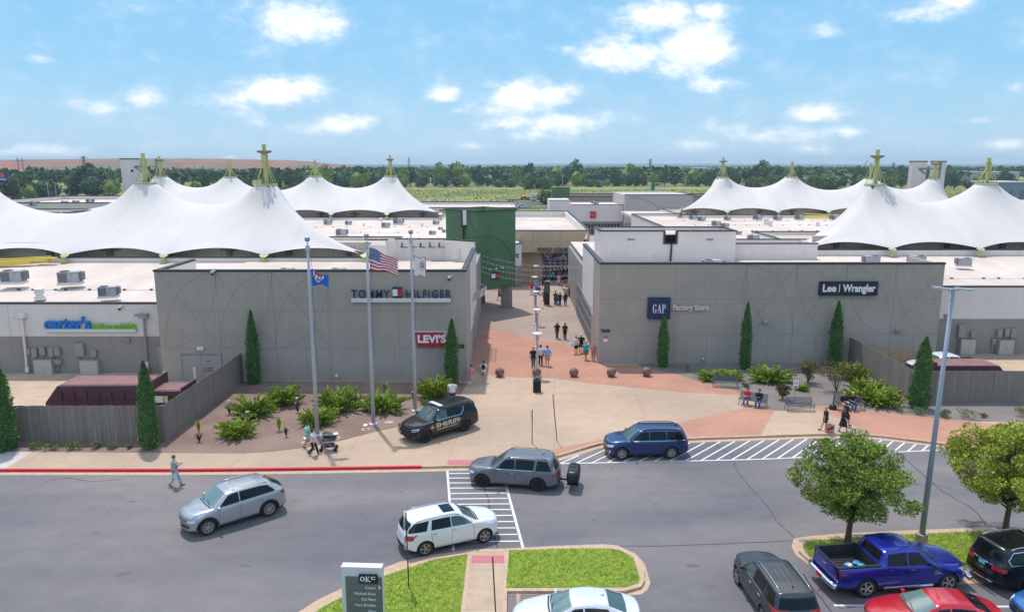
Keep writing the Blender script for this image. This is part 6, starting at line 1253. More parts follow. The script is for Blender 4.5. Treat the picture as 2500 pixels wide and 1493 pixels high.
for s in (-1, 1):
    b = MB(); b.obox((ln + s * .48, 0, H + .06 + .04 * (s < 0)), .66, .34, .07, 0, None, 0, R(8)); b.obox((ln + s * .1, 0, H + .03), .22, .1, .1); o = b.build('lamp_head', mat('led_head_grey', (.42,.46,.52), .4, metal=.2), t)
p = G(2033, 998, .139); t = thing('parasol_stand', 'closed black parasol leaning at the couple\'s bench', 'parasol', p); b = MB(); b.lathe([(.26,0),(.28,.06),(.22,.3),(.06,.36),(.02,.4)], 16); b.build('base', m_black, t); MB().tube([(0,0,.3),(.05,.02,1.1)], [.05,.035], 6).build('pole', m_black, t)
p = G(1405, 730, .135); t = thing('planter', 'round grey concrete planter near the food hall', 'planter', (8.3, 97.5, .13)); b = MB(); b.lathe([(1.2,0),(1.45,.6),(1.5,.95),(1.3,1.0),(1.25,.8),(.01,.8)], 24); b.build('bowl', m_kerb, t)
p = G(1335, 745, .135); t = thing('directory_pylon', 'tall thin dark directory pylon in the middle of the plaza', 'directory sign', p); MB().box(-.35,.35,-.1,.1,.12,3.0).build('panel', m_black, t); MB().box(-.4,.4,-.3,.3,0,.12).build('base', m_kerb, t); MB().box(-.28,.28,-.12,-.101,1.6,2.7).build('map_face', mat('map_dark', (.10,.10,.12), .4), t)
t = thing('shade_canopy', 'bright blue fabric shade far behind the right block', 'shade canopy', (13.5, 122, 0)); b = MB(); b.add([(-2,-2,2.6),(2,-2,2.6),(2,2,2.6),(-2,2,2.6),(0,0,3.8)], [(0,1,4),(1,2,4),(2,3,4),(3,0,4)]); b.build('fabric', mat('shade_blue', (.0,.25,.7), .6), t); b = MB(); [b.tube([(x,y,.1),(x,y,2.6)], .04, 5) for x in (-2,2) for y in (-2,2)]; b.build('frame', m_alu, t)
# directory board, bottom left
t = thing('directory_board', 'white framed grey board listing shops, lower left', 'directory sign', (-5.62, 25.3, .15), R(-3))
m_bg = mat('board_grey', (.13, .145, .14), .5)
MB().box(-.76,.78,-.16,.16,0,2.35).build('frame', mat('board_white', (.62,.62,.63), .5), t); f = MB().box(-.60,.785,-.19,-.161,0,1.98).build('face', m_bg, t)
b = MB(); [b.box(-.60,.785,-.193,-.191,z,z+.012) for z in (.15,.42,.68,.93,1.18,1.43,1.68)]; b.build('groove', mat('board_groove', (.07,.08,.08), .6), f)
h = MB().box(-.07,.63,-.26,-.195,1.76,2.11).build('emblem_plate', m_black, t); serif_text(h, 'OK', -.02, .36, 1.84, 2.04, -.265, SW); serif_text(h, 'C', .39, .57, 1.92, 2.05, -.266, SW)
for z, s_, w_ in ((1.50,'Coach',.38),(1.25,'Michael Kors',.80),(1.02,'Old Navy',.55),(.78,'Vera Bradley',.81),(.53,'Nike',.3)): 
    o = text('lettering', s_, .155, SW, (.53,-.195,z), parent=f, depth=.004, align='RIGHT', fit=w_)
    o.data.update()
b = MB(); b.add([(.63,-.2,1.64),(.66,-.2,1.66),(.74,-.2,1.575),(.66,-.2,1.49),(.63,-.2,1.51),(.69,-.2,1.575)], [(0,1,2,5),(5,2,3,4)]); b.build('arrow', SW, f)

# ---------------------------------------------------------------- far things
m_tower = mat('pylon_steel_far', (.20,.20,.22), .7)
def lattice(px, pyb, pyt, Y, label, arms=3):
    q = ATY(px, pyt, Y); H = q.z; t = thing('transmission_tower', label, 'transmission tower', (q.x, Y, 0), rnd.uniform(-.4,.4), 'transmission towers on the skyline'); b = MB(); w_ = H * .1
    for sx in (-1,1):
        for sy in (-1,1): b.tube([(sx*w_,sy*w_,0),(sx*w_*.28,sy*w_*.28,H*.6),(sx*w_*.2,sy*w_*.2,H)], .32, 4)
    for k in range(7):
        z0, z1 = H*k/7, H*(k+1)/7; f0, f1 = (1 - .72*min(1,z0/H/.6)), (1 - .72*min(1,z1/H/.6)); f0, f1 = max(f0,.2), max(f1,.2); b.tube([(-w_*f0,-w_*f0,z0),(w_*f1,-w_*f1,z1)], .2, 4); b.tube([(w_*f0,-w_*f0,z0),(-w_*f1,-w_*f1,z1)], .2, 4)
    b.build('mast', m_tower, t); a_ = MB()
    for k in range(arms): z = H * (.72 + .11 * k); a_.tube([(-H*.13,0,z),(H*.13,0,z)], .25, 4)
    a_.build('cross_arm', m_tower, t); return t
lattice(203, 430, 381, 640, 'lattice power pylon left of the white slab pylon'); lattice(998, 410, 384, 1500, 'tiny far pylon above the end of the red hill', 2); lattice(1588, 410, 388, 900, 'lattice pylon on the skyline above the green road sign'); lattice(2182, 425, 397, 800, 'pale lattice pylon just left of the right white slabs'); 
for i, px in enumerate((42, 53)):
    q = ATY(px, 385, 520); o = MB().tube([(0,0,0),(0,0,q.z)], .28, 6); o.tube([(-2.5,0,q.z-2),(2.5,0,q.z-2)], .15, 4); o = o.build('power_pole', m_tower, None, loc=(q.x, 520, 0)); tag(o, ['left','right'][i] + ' wooden power pole of the pair at the far left', 'power pole', 'pair of wooden power poles')
for i, (px, pt, pb) in enumerate([(115,446,482),(134,446,482),(272,472,488),(438,434,470),(475,444,486),(628,452,475),(746,430,462),(1054,450,478),(1059,428,478),(1098,443,478),(1373,430,468),(1468,443,473),(1494,449,473),(1674,430,472),(1818,445,480),(1864,452,480),(2224,437,470),(1402,383,402) ,(864,458,482)]):
    if px == 1402: continue
    Y = 300; q = ATY(px, pt, Y); b = MB(); b.tube([(0,0,0),(0,0,q.z)], .11, 6); b.obox((0,0,q.z), 1.6, .3, .14); o = b.build('highway_lamp', m_pole, None, loc=(q.x, Y, 0)); tag(o, 'thin grey lamp pole in the car park strip before the highway', 'lamp post', 'thin lamp poles before the highway')
b = MB(); b.box(-420, 420, 322, 336, -.05, .02); b.box(-420, 420, 343, 357, -.05, .02); struct(b.build('highway', MATS['asphalt_fresh'])); b = MB(); b.box(-300, 300, 296, 312, -.05, .01); struct(b.build('frontage_road', MATS['asphalt_fresh']))
b = MB()
for y in (336.5, 342.5): 
    b.box(-300, 300, y, y + .25, .5, .8)
    for k in range(120): b.box(-300 + k*5, -299.8 + k*5, y + .05, y + .2, 0, .8)
o = b.build('guard_rail', m_alu); tag(o, 'long galvanised guard rail in the highway median', 'guard rail')
# highway sign gantry
q = ATY(1582, 446, 352); q2 = ATY(1617, 467, 352); t = thing('sign_gantry', 'white truss gantry with green road sign over the highway', 'sign gantry', (q.x, 352, 0)); b = MB(); Lg = q2.x - q.x
for z in (q2.z + .4, q.z - .2):
    for y in (-.8, .8): b.tube([(0,y,z),(Lg,y,z)], .09, 5)
for k in range(8): b.tube([(Lg*k/8,-.8,q2.z+.4 if k%2 else q.z-.2),(Lg*(k+1)/8,-.8,q.z-.2 if k%2 else q2.z+.4)], .07, 4)
b.tube([(0,0,0),(0,0,q.z)], .2, 6); b.build('truss', m_wht, t); MB().box(Lg*.2,Lg*.45,-1.1,-1,q2.z+.5,q.z-.1).build('sign_panel', mat('road_sign_green', (.01,.22,.14), .6), t)
# billboard left
q = ATY(19, 443, 240); t = thing('billboard', 'blue roadside billboard with round red logo at the left edge', 'billboard', (q.x - 2.6, 240, 0)); z0 = q.z; MB().box(-4,2.6,0,.4,z0,z0+2.95).build('panel', mat('billboard_blue', (.02,.06,.30), .6), t); MB().tube([(-1,.2,0),(-1,.2,z0)], .3, 8).build('post', m_steel, t); b = MB(); disc(b, .9, z0 + 1.9, .95, -.02, 0); b.build('logo', mat('billboard_red', (.5,.10,.12), .6), t); MB().box(-.4,2.2,-.02,0,z0+.55,z0+.8).build('text_bar', SW, t)
# big far sheds
m_shed = mat('shed_wall', (.52,.47,.45), .8); m_shedr = mat('shed_roof', (.62,.60,.60), .7)
def shed(px0, px1, pyt, Y, h, label, m=m_shed, d=60):
    a_, c_ = ATY(px0, pyt, Y), ATY(px1, pyt, Y); z1 = a_.z; t = thing('far_warehouse', label, 'warehouse', (a_.x, Y, 0), 0, 'far warehouses on the horizon'); W_ = c_.x - a_.x
    b = MB(); b.box(0, W_, 0, d, 0, z1); b.build('wall', m, t); MB().box(-.5, W_ + .5, -.5, d + .5, z1, z1 + .6).build('roof', m_shedr, t)
    b = MB(); n = max(3, int(W_ / 14))
    for k in range(n): x = W_ * (k + .35) / n; b.box(x, x + W_ / n * .35, -.15, 0, z1*.15, z1*.55)
    b.build('loading_door', mat('shed_door', (.20,.17,.17), .7), t)
shed(1524, 1650, 408, 980, 10, 'long reddish warehouse on the horizon right of centre', mat('shed_brick', (.36,.26,.23), .8)); shed(1690, 1745, 411, 820, 10, 'pale warehouse left of the rear tent mast'); shed(1790, 1845, 411, 840, 10, 'pale warehouse right of the rear tent mast'); shed(1850, 1925, 416, 760, 10, 'low wide warehouse in the woods'); shed(1972, 1998, 417, 700, 8, 'small white shed in the woods', m_wht); shed(2030, 2046, 420, 690, 8, 'tiny white shed in the woods', m_wht); shed(2076, 2094, 427, 600, 8, 'white shed between trees by the right peak', m_wht); shed(2335, 2375, 418, 640, 8, 'pale shed right of the white slabs', m_shed); shed(2420, 2490, 421, 600, 8, 'long pale shed at the right edge', m_shed)
shed(1255, 1300, 404, 1800, 8, 'faint pale building on the horizon at centre'); shed(1420, 1500, 405, 1500, 8, 'faint long roof on the horizon'); shed(2110, 2130, 409, 1500, 10, 'faint building near the far crane')
shed(2432, 2510, 446, 380, 8, 'blue grey industrial sheds at the right edge', mat('shed_blue', (.20,.26,.36), .7), 20)
q0, q1 = ATY(2109, 408, 1200), ATY(2118, 391, 1200); o = MB().tube([(0,0,0),(0,0,q0.z),(q1.x-q0.x,0,q1.z)], .7, 5).build('crane', mat('crane_red', (.45,.12,.10), .7), None, loc=(q0.x,1200,0)); tag(o, 'tiny red crane jib on the right skyline', 'crane')
# ---------------------------------------------------------------- vehicles
from mathutils.bvhtree import BVHTree
def paint(name, c, metal=.35, rough=.32): return mat(name, c, rough, metal=metal, coat=.45 if 'black' in name or 'graph' in name else .9)
m_cglass = mat('car_glass_dark', (.008, .009, .011), .05, spec=.35); m_wglass = mat('windscreen_glass', (.06, .10, .095), .05, spec=.6, coat=.3); m_tyre = mat('tyre_rubber', (.018, .018, .019), .85, var=.2, vscale=8); m_trim = mat('black_plastic_trim', (.025, .025, .028), .6)
m_chrome = mat('chrome', (.75, .75, .77), .12, metal=1.); m_alloy = mat('alloy_silver', (.50, .49, .49), .3, metal=.8); m_alloyd = mat('alloy_black', (.022, .022, .024), .3, metal=.5); m_head = mat('headlight_lens', (.70, .72, .74), .08, coat=1); m_tail = mat('tail_light_red', (.50, .008, .02), .15, coat=1); m_plate = mat('number_plate', (.60, .60, .62), .5); m_seam = mat('panel_gap', (.015, .015, .017), .8); m_red2 = mat('plate_red', (.55, .03, .05), .5)
def wheel_mesh(r, wd, style):
    b = MB(); p = [(r*.66, -wd/2+.02), (r*.9, -wd/2), (r*.985, -wd/2+.035), (r, -wd/4), (r, wd/4), (r*.985, wd/2-.035), (r*.9, wd/2), (r*.70, wd/2-.01), (r*.66, wd/2-.03)]; n = 32
    vs = [(q*math.cos(2*math.pi*k/n), y, q*math.sin(2*math.pi*k/n)) for q, y in p for k in range(n)]; b.add(vs, [(i*n+k, (i+1)*n+k, (i+1)*n+(k+1)%n, i*n+(k+1)%n) for i in range(len(p)-1) for k in range(n)])
    t = b.mesh('tyre', m_tyre, True); b = MB(); m = m_alloyd if style == 'black' else m_alloy
    q = [(r*.67, wd/2-.02), (r*.60, wd/2-.025), (r*.585, wd/2-.10), (.001, wd/2-.11)]; vs = [(a*math.cos(2*math.pi*k/n), y, a*math.sin(2*math.pi*k/n)) for a, y in q for k in range(n)]; F_ = [(i*n+k, (i+1)*n+k, (i+1)*n+(k+1)%n, i*n+(k+1)%n) for i in range(3) for k in range(n)]; b.add(vs, F_[:n*2], 0); b.add(vs, F_[2*n:], 1)
    ns = {'twin': 5, 'turbine': 9, 'black': 6, 'five': 5}[style]
    for s in range(ns):
        for off in ((-.13, .13) if style in ('twin', 'black') else (-.08,) if style == 'turbine' else (0,)):
            a = 2*math.pi*s/ns; hw = r * (.045 if style in ('twin','black') else .06 if style == 'turbine' else .085); a2 = a + off * (1 if style != 'turbine' else 4); P = []
            for (rr, aa, w_) in ((r*.12, a, hw), (r*.64, a2, hw*1.15)):
                c, s_ = math.cos(aa), math.sin(aa); P += [(rr*c + w_*s_, rr*s_ - w_*c), (rr*c - w_*s_, rr*s_ + w_*c)]
            y0, y1 = wd/2 - .03, wd/2 - .018; b.add([(P[0][0],y0,P[0][1]),(P[1][0],y0,P[1][1]),(P[3][0],y1,P[3][1]),(P[2][0],y1,P[2][1]),(P[0][0],y0-.05,P[0][1]),(P[1][0],y0-.05,P[1][1]),(P[3][0],y1-.05,P[3][1]),(P[2][0],y1-.05,P[2][1])], [(0,1,2,3),(0,4,5,1),(3,2,6,7),(1,5,6,2),(0,3,7,4)], 0)
    n2 = 12; b.add([(r*.15*math.cos(2*math.pi*k/n2), wd/2-.015, r*.15*math.sin(2*math.pi*k/n2)) for k in range(n2)], [tuple(range(n2))], 0)
    return t, b.mesh('rim', [m, m_trim])
def smooth1(xs, ys, sg):
    k = max(1, int(sg)); ker = np.exp(-np.linspace(-2, 2, 2*k+1)**2); ker /= ker.sum(); yp = np.pad(ys, k, mode='edge'); return np.convolve(yp, ker, mode='valid')
class Car:
    def __init__(s, name, label, S, mpaint, cat='car', group=None):
        s.S = S; s.m = mpaint; L_, W_, H = S['L'], S['W'], S['H']; s.root = thing(name, label, cat, group=group)
        ns = 110; u = np.linspace(-1, 1, ns); xs = L_/2 * (np.sign(u) * (1 - (1 - np.abs(u))**1.6)); xs = np.sort(np.concatenate([xs, [L_/2 - .015, -L_/2 + .015]])); s.xs = xs
        dn = np.linspace(-L_/2, L_/2, 700); f = lambda key, sg: np.interp(xs, dn, smooth1(dn, np.interp(dn, [p[0] for p in S[key][::-1]], [p[1] for p in S[key][::-1]]), sg))
        T = f('top', 5); Bl = f('belt', 12); Zb = f('bot', 10); Pl = f('plan', 16); vs = []; rings = []
        for i, x in enumerate(xs):
            hw = W_/2 * Pl[i]; c = min(1, max(0, (T[i]-Bl[i])/.35)); Bz = min(Bl[i], T[i]-.03); zb = Zb[i]; h = Bz - zb; yr = hw - .06 - S['tumble']*c; y8 = hw*.945; Te = T[i] - .065*c - .02
            rg = [(0,zb),(hw*.8,zb),(hw*.93,zb+.02),(hw*.972,zb+.10*h),(hw*.985,zb+.2*h),(hw*.995,zb+.38*h),(hw,zb+.58*h),(hw*.995,zb+.74*h),(hw*.985,zb+.84*h),(hw*.97,zb+.94*h),(y8,Bz),(y8+(yr-y8)*.5,Bz+(Te-Bz)*.52),(yr,Te),(yr-.045,Te+.032*c+.008),(yr*.75,T[i]-.014),(yr*.4,T[i]-.004),(0,T[i])]
            rings.append(rg)
        n = len(rings[0]); full = []
        ix = np.interp(xs, [-L_/2, -L_/2+.7, 0, S['cowl'], L_/2-.35, L_/2], [-.20*S.get('rb',1), -.05, 0, .10, .17, .34*S.get('nb',1)])
        for i, x in enumerate(xs):
            rg = rings[i]; pts = rg + [(-y, z) for (y, z) in rg[-2:0:-1]]; hwm = W_/2
            for (y, z) in pts: full.append((x - ix[i]*(abs(y)/hwm)**2.2, y, z))
        m = 2*n - 2; fs = []; mi = []
        for i in range(len(xs)-1):
            for k in range(m):
                fs.append((i*m+k, i*m+(k+1)%m, (i+1)*m+(k+1)%m, (i+1)*m+k)); kk = k if k < n-1 else m-1-k; mi.append(1 if kk <= S.get('clad', 2) else 0)
        fs.append(tuple(range(m-1, -1, -1))); mi.append(0); fs.append(tuple(range((len(xs)-1)*m, len(xs)*m))); mi.append(0)
        b = MB(); b.v, b.f, b.mi = full, fs, mi; me = b.mesh('body', [mpaint, m_trim]); bm = bmesh.new(); bm.from_mesh(me); bmesh.ops.recalc_face_normals(bm, faces=bm.faces); bm.to_mesh(me)
        s.bvh = BVHTree.FromBMesh(bm); bm.free(); s.body = link('body', me, s.root)
        s.xf = L_/2 - S['fo']; s.xr = s.xf - S['wb']; r = S['r']; s.cut(r); s.wheels(r)
        s.body = autosmooth(s.body, 32)
    def cut(s, r):
        S = s.S; c = MB(); R_ = r * 1.14
        for x in (s.xf, s.xr):
            for sg in (-1, 1): 
                n = 28; y0, y1 = sg*(S['W']/2 - .34), sg*(S['W']/2 + .2); vs = [(x + R_*math.cos(2*math.pi*k/n), y, r*1.0 + R_*math.sin(2*math.pi*k/n)) for y in (y0, y1) for k in range(n)]
                c.add(vs, [(k,(k+1)%n,n+(k+1)%n,n+k) for k in range(n)] + [tuple(range(n-1,-1,-1)), tuple(range(n,2*n))], 1)
        if 'bed' in S: x0, x1, yb, z0, z1 = S['bed']; c.box(x0, x1, -yb, yb, z0, z1, 1)
        co = c.build('cutter', [s.m, m_trim]); bm = bmesh.new(); bm.from_mesh(co.data); bmesh.ops.recalc_face_normals(bm, faces=bm.faces); bm.to_mesh(co.data); bm.free()
        md = s.body.modifiers.new('b', 'BOOLEAN'); md.object = co; md.operation = 'DIFFERENCE'; md.solver = 'EXACT'; me = evalmesh(s.body); s.body.modifiers.clear()
        if len(me.polygons) > 500: s.body.data = me
        s.body.data.name = 'body'; bpy.data.objects.remove(co)
    def wheels(s, r):
        S = s.S; t, rm = wheel_mesh(r, .24, S.get('rim', 'five'))
        for x in (s.xf, s.xr):
            for sg in (-1, 1):
                w_ = link('wheel', t, s.root, (x, sg*(S['W']/2 - .135), r)); w_.rotation_euler = (0, 0, 0 if sg > 0 else math.pi); link('rim', rm, w_)
        if S.get('arch'):
            for x in (s.xf, s.xr):
                for sg in (-1, 1):
                    b = MB(); R_ = r*1.15; n = 16; P = []
                    for k in range(n+1):
                        a = math.pi*1.04*k/n - .02*math.pi; P.append((x + R_*math.cos(a), r + R_*math.sin(a), x + (R_+.065)*math.cos(a), r + (R_+.065)*math.sin(a)))
                    vs = []
                    for (xa, za, xb, zb_) in P:
                        ya = s.hit('y', sg, xa, za); yb = s.hit('y', sg, xb, zb_); ya = ya or yb or sg*S['W']/2; yb = yb or ya; vs += [(xa, ya + sg*.012, za), (xb, yb + sg*.012, zb_)]
                    b.add(vs, [(2*k, 2*k+1, 2*k+3, 2*k+2) for k in range(n)]); b.build('wheel_arch_trim', m_trim, s.root)
    def hit(s, ax, sg, a, b):
        if ax == 'y': o, d = Vector((a, sg*3, b)), Vector((0, -sg, 0))
        elif ax == 'x': o, d = Vector((sg*5, a, b)), Vector((-sg, 0, 0))
        else: o, d = Vector((a, b, 5)), Vector((0, 0, -1))
        h = s.bvh.ray_cast(o, d)[0]
        if h is None: return None
        return h.y if ax == 'y' else h.x if ax == 'x' else h.z
    def pt(s, ax, sg, a, b, off):
        if ax == 'y': o, d = Vector((a, sg*3, b)), Vector((0, -sg, 0))
        elif ax == 'x': o, d = Vector((sg*5, a, b)), Vector((-sg, 0, 0))
        else: o, d = Vector((a, b, 5)), Vector((0, 0, -1))
        h, nn, _, _ = s.bvh.ray_cast(o, d)
        if h is None: return None
        if nn.dot(d) > 0: nn = -nn
        return h + nn * off
    def patch(s, name, m, ax, sg, lo, hi, n=10, k=4, off=.008, parent=None, build=True, mb=None):
        """a panel between two polylines lo and hi (same number of points), laid on the body seen along the axis"""
        def samp(P, u):
            u *= len(P)-1; i = min(int(u), len(P)-2); f = u-i; return (P[i][0]+(P[i+1][0]-P[i][0])*f, P[i][1]+(P[i+1][1]-P[i][1])*f)
        b = mb or MB(); V = []; ok = []
        for i in range(n+1):
            a, c = samp(lo, i/n), samp(hi, i/n)
            for j in range(k+1):
                f = j/k; p = s.pt(ax, sg, a[0]+(c[0]-a[0])*f, a[1]+(c[1]-a[1])*f, off); ok.append(p is not None); V.append(p or Vector((0,0,0)))
        F_ = [(i*(k+1)+j, i*(k+1)+j+1, (i+1)*(k+1)+j+1, (i+1)*(k+1)+j) for i in range(n) for j in range(k)]; F_ = [f for f in F_ if all(ok[q] for q in f)]
        b.add(V, F_)
        if mb: return b
        return b.build(name, m, parent or s.root, smooth=True)
    def line(s, mb, ax, sg, P, w_=.012, off=.006):
        for p, q in zip(P, P[1:]):
            d = Vector((q[0]-p[0], q[1]-p[1])); nn = Vector((-d.y, d.x)).normalized()*w_/2; nseg = max(1, int(d.length/.12))
            s.patch('', None, ax, sg, [(p[0]-nn.x,p[1]-nn.y),(q[0]-nn.x,q[1]-nn.y)], [(p[0]+nn.x,p[1]+nn.y),(q[0]+nn.x,q[1]+nn.y)], nseg, 1, off, mb=mb)
    def side_glass(s, W, m=m_cglass, names=None):
        for w_ in W:
            for sg in (-1, 1):
                xbF, xtF, xbR, xtR = w_[:4]; n = 10; lo = []; hi = []
                for i in range(n+1):
                    f = i/n; xb_, xt = xbF+(xbR-xbF)*f, xtF+(xtR-xtF)*f; lo.append((xb_, s.beltz(xb_)+.025)); hi.append((xt, max(s.beltz(xt)+.03, s.edgez(xt)-w_[4] if len(w_) > 4 else s.edgez(xt)-.03)))
                s.patch('side_window', w_[5] if len(w_) > 5 else m, 'y', sg, lo, hi, 10, 4, .007)
    def beltz(s, x): return float(np.interp(x, [p[0] for p in s.S['belt'][::-1]], [p[1] for p in s.S['belt'][::-1]]))
    def edgez(s, x): return float(np.interp(x, [p[0] for p in s.S['top'][::-1]], [p[1] for p in s.S['top'][::-1]])) - .085
    def finish(s, mir=None, handles=(), handle_m=None, rails=None, seams=(), fin=True, chrome_belt=None):
        S = s.S; mir = mir or s.m; x = S['cowl'] - .28; z = s.beltz(x)
        for sg in (-1, 1):
            b = MB(); b.obox((x, sg*(S['W']/2 + .06), z + .055), .12, .19, .13, 0); b.obox((x + .02, sg*(S['W']/2 - .06), z + .03), .08, .16, .06); o = autosmooth(b.build('wing_mirror', mir, s.root))
            md = o.modifiers.new('bevel', 'BEVEL'); md.width = .03; md.segments = 2
            for hx in handles:
                hz = s.beltz(hx) - .14; y = s.hit('y', sg, hx, hz)
                if y: MB().obox((hx, y + sg*.02, hz), .2, .03, .028).build('door_handle', handle_m or mir, s.root)
            sm = MB()
            for P in seams: s.line(sm, 'y', sg, P)
            if seams: sm.build('panel_gap', m_seam, s.root)
            if chrome_belt: cb = MB(); P = [(chrome_belt[0] + (chrome_belt[1]-chrome_belt[0])*k/12,) for k in range(13)]; s.line(cb, 'y', sg, [(p[0], s.beltz(p[0]) + .012) for p in P], .03, .012); cb.build('window_trim', m_chrome, s.root)
            if rails:
                b = MB(); x0, x1, y_, m = rails; P = []
                for k in range(9):
                    xx = x0+(x1-x0)*k/8; zz = s.hit('z', 1, xx, sg*y_) or S['H']; P.append((xx, sg*y_, zz + (.012 if k in (0, 8) else .055)))
                b.tube(P, .022, 6); b.build('roof_rail', m, s.root, smooth=True)
        if fin and 'fin' in S: xx = S['fin']; zz = s.hit('z', 1, xx, 0); b = MB(); b.add([(xx+.12,0,zz),(xx-.08,-.02,zz),(xx-.08,.02,zz),(xx-.09,0,zz+.08)], [(0,1,3),(0,3,2),(1,2,3)]); b.build('antenna_fin', m_trim if S.get('finb') else s.m, s.root)
    def place(s, fr, re, near, z):
        """fr, re: survey readings of the near-side wheel contacts; near: +1 left side, -1 right side faces the camera"""
        a, c = G(*fr, z), G(*re, z); d = (a - c).normalized(); nn = Vector((-d.y, d.x, 0)) * near; mid = (a + c)/2 - nn * (s.S['W']/2 - .13); o = mid - d * (s.xf + s.xr)/2; s.root.location = (o.x, o.y, z); s.root.rotation_euler = (0, 0, math.atan2(d.y, d.x)); return (a - c).length
def suv(L_, W_, H, wb, r, hood, cowl, rf, rr, rg, belt0, belt1, tumble=.17, fo=.92, clear=.24, **k):
    """hood height at nose, cowl x, roof-front x, roof-rear x, rear-glass-foot x, belt heights front/rear"""
    h = L_/2; Hr = k.pop('Hr', H-.05)
    S = dict(L=L_, W=W_, H=H, wb=wb, r=r, fo=fo, cowl=cowl, tumble=tumble,
        top=[(h,.58),(h-.02,hood-.22),(h-.07,hood-.10),(h-.22,hood-.02),(cowl+.5,hood+.065),(cowl,hood+.10),(rf,H-.075),(rf-.35,H-.012),(rf-.9,H),((rr+rf)/2-.5,H-.01),(rr,Hr),(rr-.10,Hr-.06),(rg,belt1+.05),(-h+.06,belt1-.10),(-h+.015,.72),(-h,.60)],
        belt=[(h,hood-.3),(cowl+.3,belt0-.01),(cowl,belt0),(0,(belt0+belt1)/2),(rg+.3,belt1),(rg,belt1-.02),(-h,belt1-.30)],
        bot=[(h,.36),(h-.35,clear),(-h+.4,clear+.02),(-h,.42)],
        plan=[(h,.80),(h-.1,.90),(h-.45,.985),(h-1.0,1.0),(-h+.9,1.0),(-h+.35,.965),(-h+.08,.90),(-h,.84)])
    S.update(k); return S
def front(c, grille, lamp_y=(.56,.9), z=(.72,.88), m_gr=m_trim, gm=None, lower=True):
    S = c.S; hw = S['W']/2
    for sg in (-1, 1): c.patch('headlight', m_head, 'x', 1, [(sg*hw*lamp_y[0],z[0]),(sg*hw*lamp_y[1],z[0]+.05)], [(sg*hw*(lamp_y[0]+.02),z[1]-.01),(sg*hw*lamp_y[1],z[1]+.02)], 6, 3, .012)
    g, w_, z0, z1 = None, *grille; g = c.patch('grille', m_gr, 'x', 1, [(-w_,z0),(w_,z0)], [(-w_*1.04,z1),(w_*1.04,z1)], 8, 4, .010)
    b = MB()
    for k in range(3): zz = z0 + (z1-z0)*(k+.6)/3.2; c.line(b, 'x', 1, [(-w_*.97,zz),(w_*.97,zz)], .022, .02)
    b.build('grille_bar', gm or m_chrome, g)
    if lower: c.patch('air_intake', m_trim, 'x', 1, [(-hw*.7,.40),(hw*.7,.40)], [(-hw*.62,.54),(hw*.62,.54)], 8, 2, .010)
def rear(c, glass, lamps, plate=(.85,.16), dark=m_cglass, pm=m_plate):
    S = c.S; hw = S['W']/2; z0, z1, w0, w1 = glass; c.patch('rear_window', dark, 'x', -1, [(-w0,z0),(w0,z0)], [(-w1,z1),(w1,z1)], 10, 5, .010)
    for sg in (-1, 1):
        y0, y1, za, zb_ = lamps; c.patch('tail_light', m_tail, 'x', -1, [(sg*y0,za),(sg*y1,za+.02)], [(sg*y0,zb_-.01),(sg*y1,zb_)], 5, 4, .014)
        xx = -S['L']/2; c.patch('tail_light', m_tail, 'y', sg, [(xx+.10,za+.02),(xx+.36,za+.05)], [(xx+.14,zb_),(xx+.34,zb_-.02)], 4, 3, .012)
    c.patch('number_plate', pm, 'x', -1, [(-.16,plate[0]-plate[1]/2),(.16,plate[0]-plate[1]/2)], [(-.16,plate[0]+plate[1]/2),(.16,plate[0]+plate[1]/2)], 2, 2, .02)
    c.patch('bumper_trim', m_trim, 'x', -1, [(-hw*.8,.42),(hw*.8,.42)], [(-hw*.86,.56),(hw*.86,.56)], 8, 2, .012)
def wscreen(c, x0, x1, y0, y1, m=m_wglass):
    o = c.patch('windscreen', m, 'z', 1, [(x0,-y0),(x0+.03,-y0*.5),(x0+.04,0),(x0+.03,y0*.5),(x0,y0)], [(x1,-y1),(x1+.02,-y1*.5),(x1+.03,0),(x1+.02,y1*.5),(x1,y1)], 12, 6, .008)
    b = MB(); 
    for y in (-.25, .4): c.line(b, 'z', 1, [(x0+.02,y),(x0-.07,y-.45)], .025, .02)
    b.build('wiper', m_black, o); b = MB(); c.line(b, 'z', 1, [(x0+.07,-y0*.95),(x0+.12,0),(x0+.07,y0*.95)], .07, .007); b.build('cowl_panel', m_trim, c.root); return o
def hoodlines(c, ys=(.52,), m=m_seam):
    for y in ys:
        for sg in (-1, 1): b = MB(); c.line(b, 'z', 1, [(c.S['cowl']+.12, sg*y*1.08), (c.S['L']/2-.32, sg*y)], .012, .004); b.build('bonnet_crease', m, c.root)
def seams(c, doors):
    out = []
    for (x, slope) in doors: out.append([(x, c.beltz(x)), (x+slope*.3, .75), (x+slope, .38)])
    out.append([(doors[0][0]+doors[0][1], .38), (doors[-1][0]+doors[-1][1], .38)]); return out

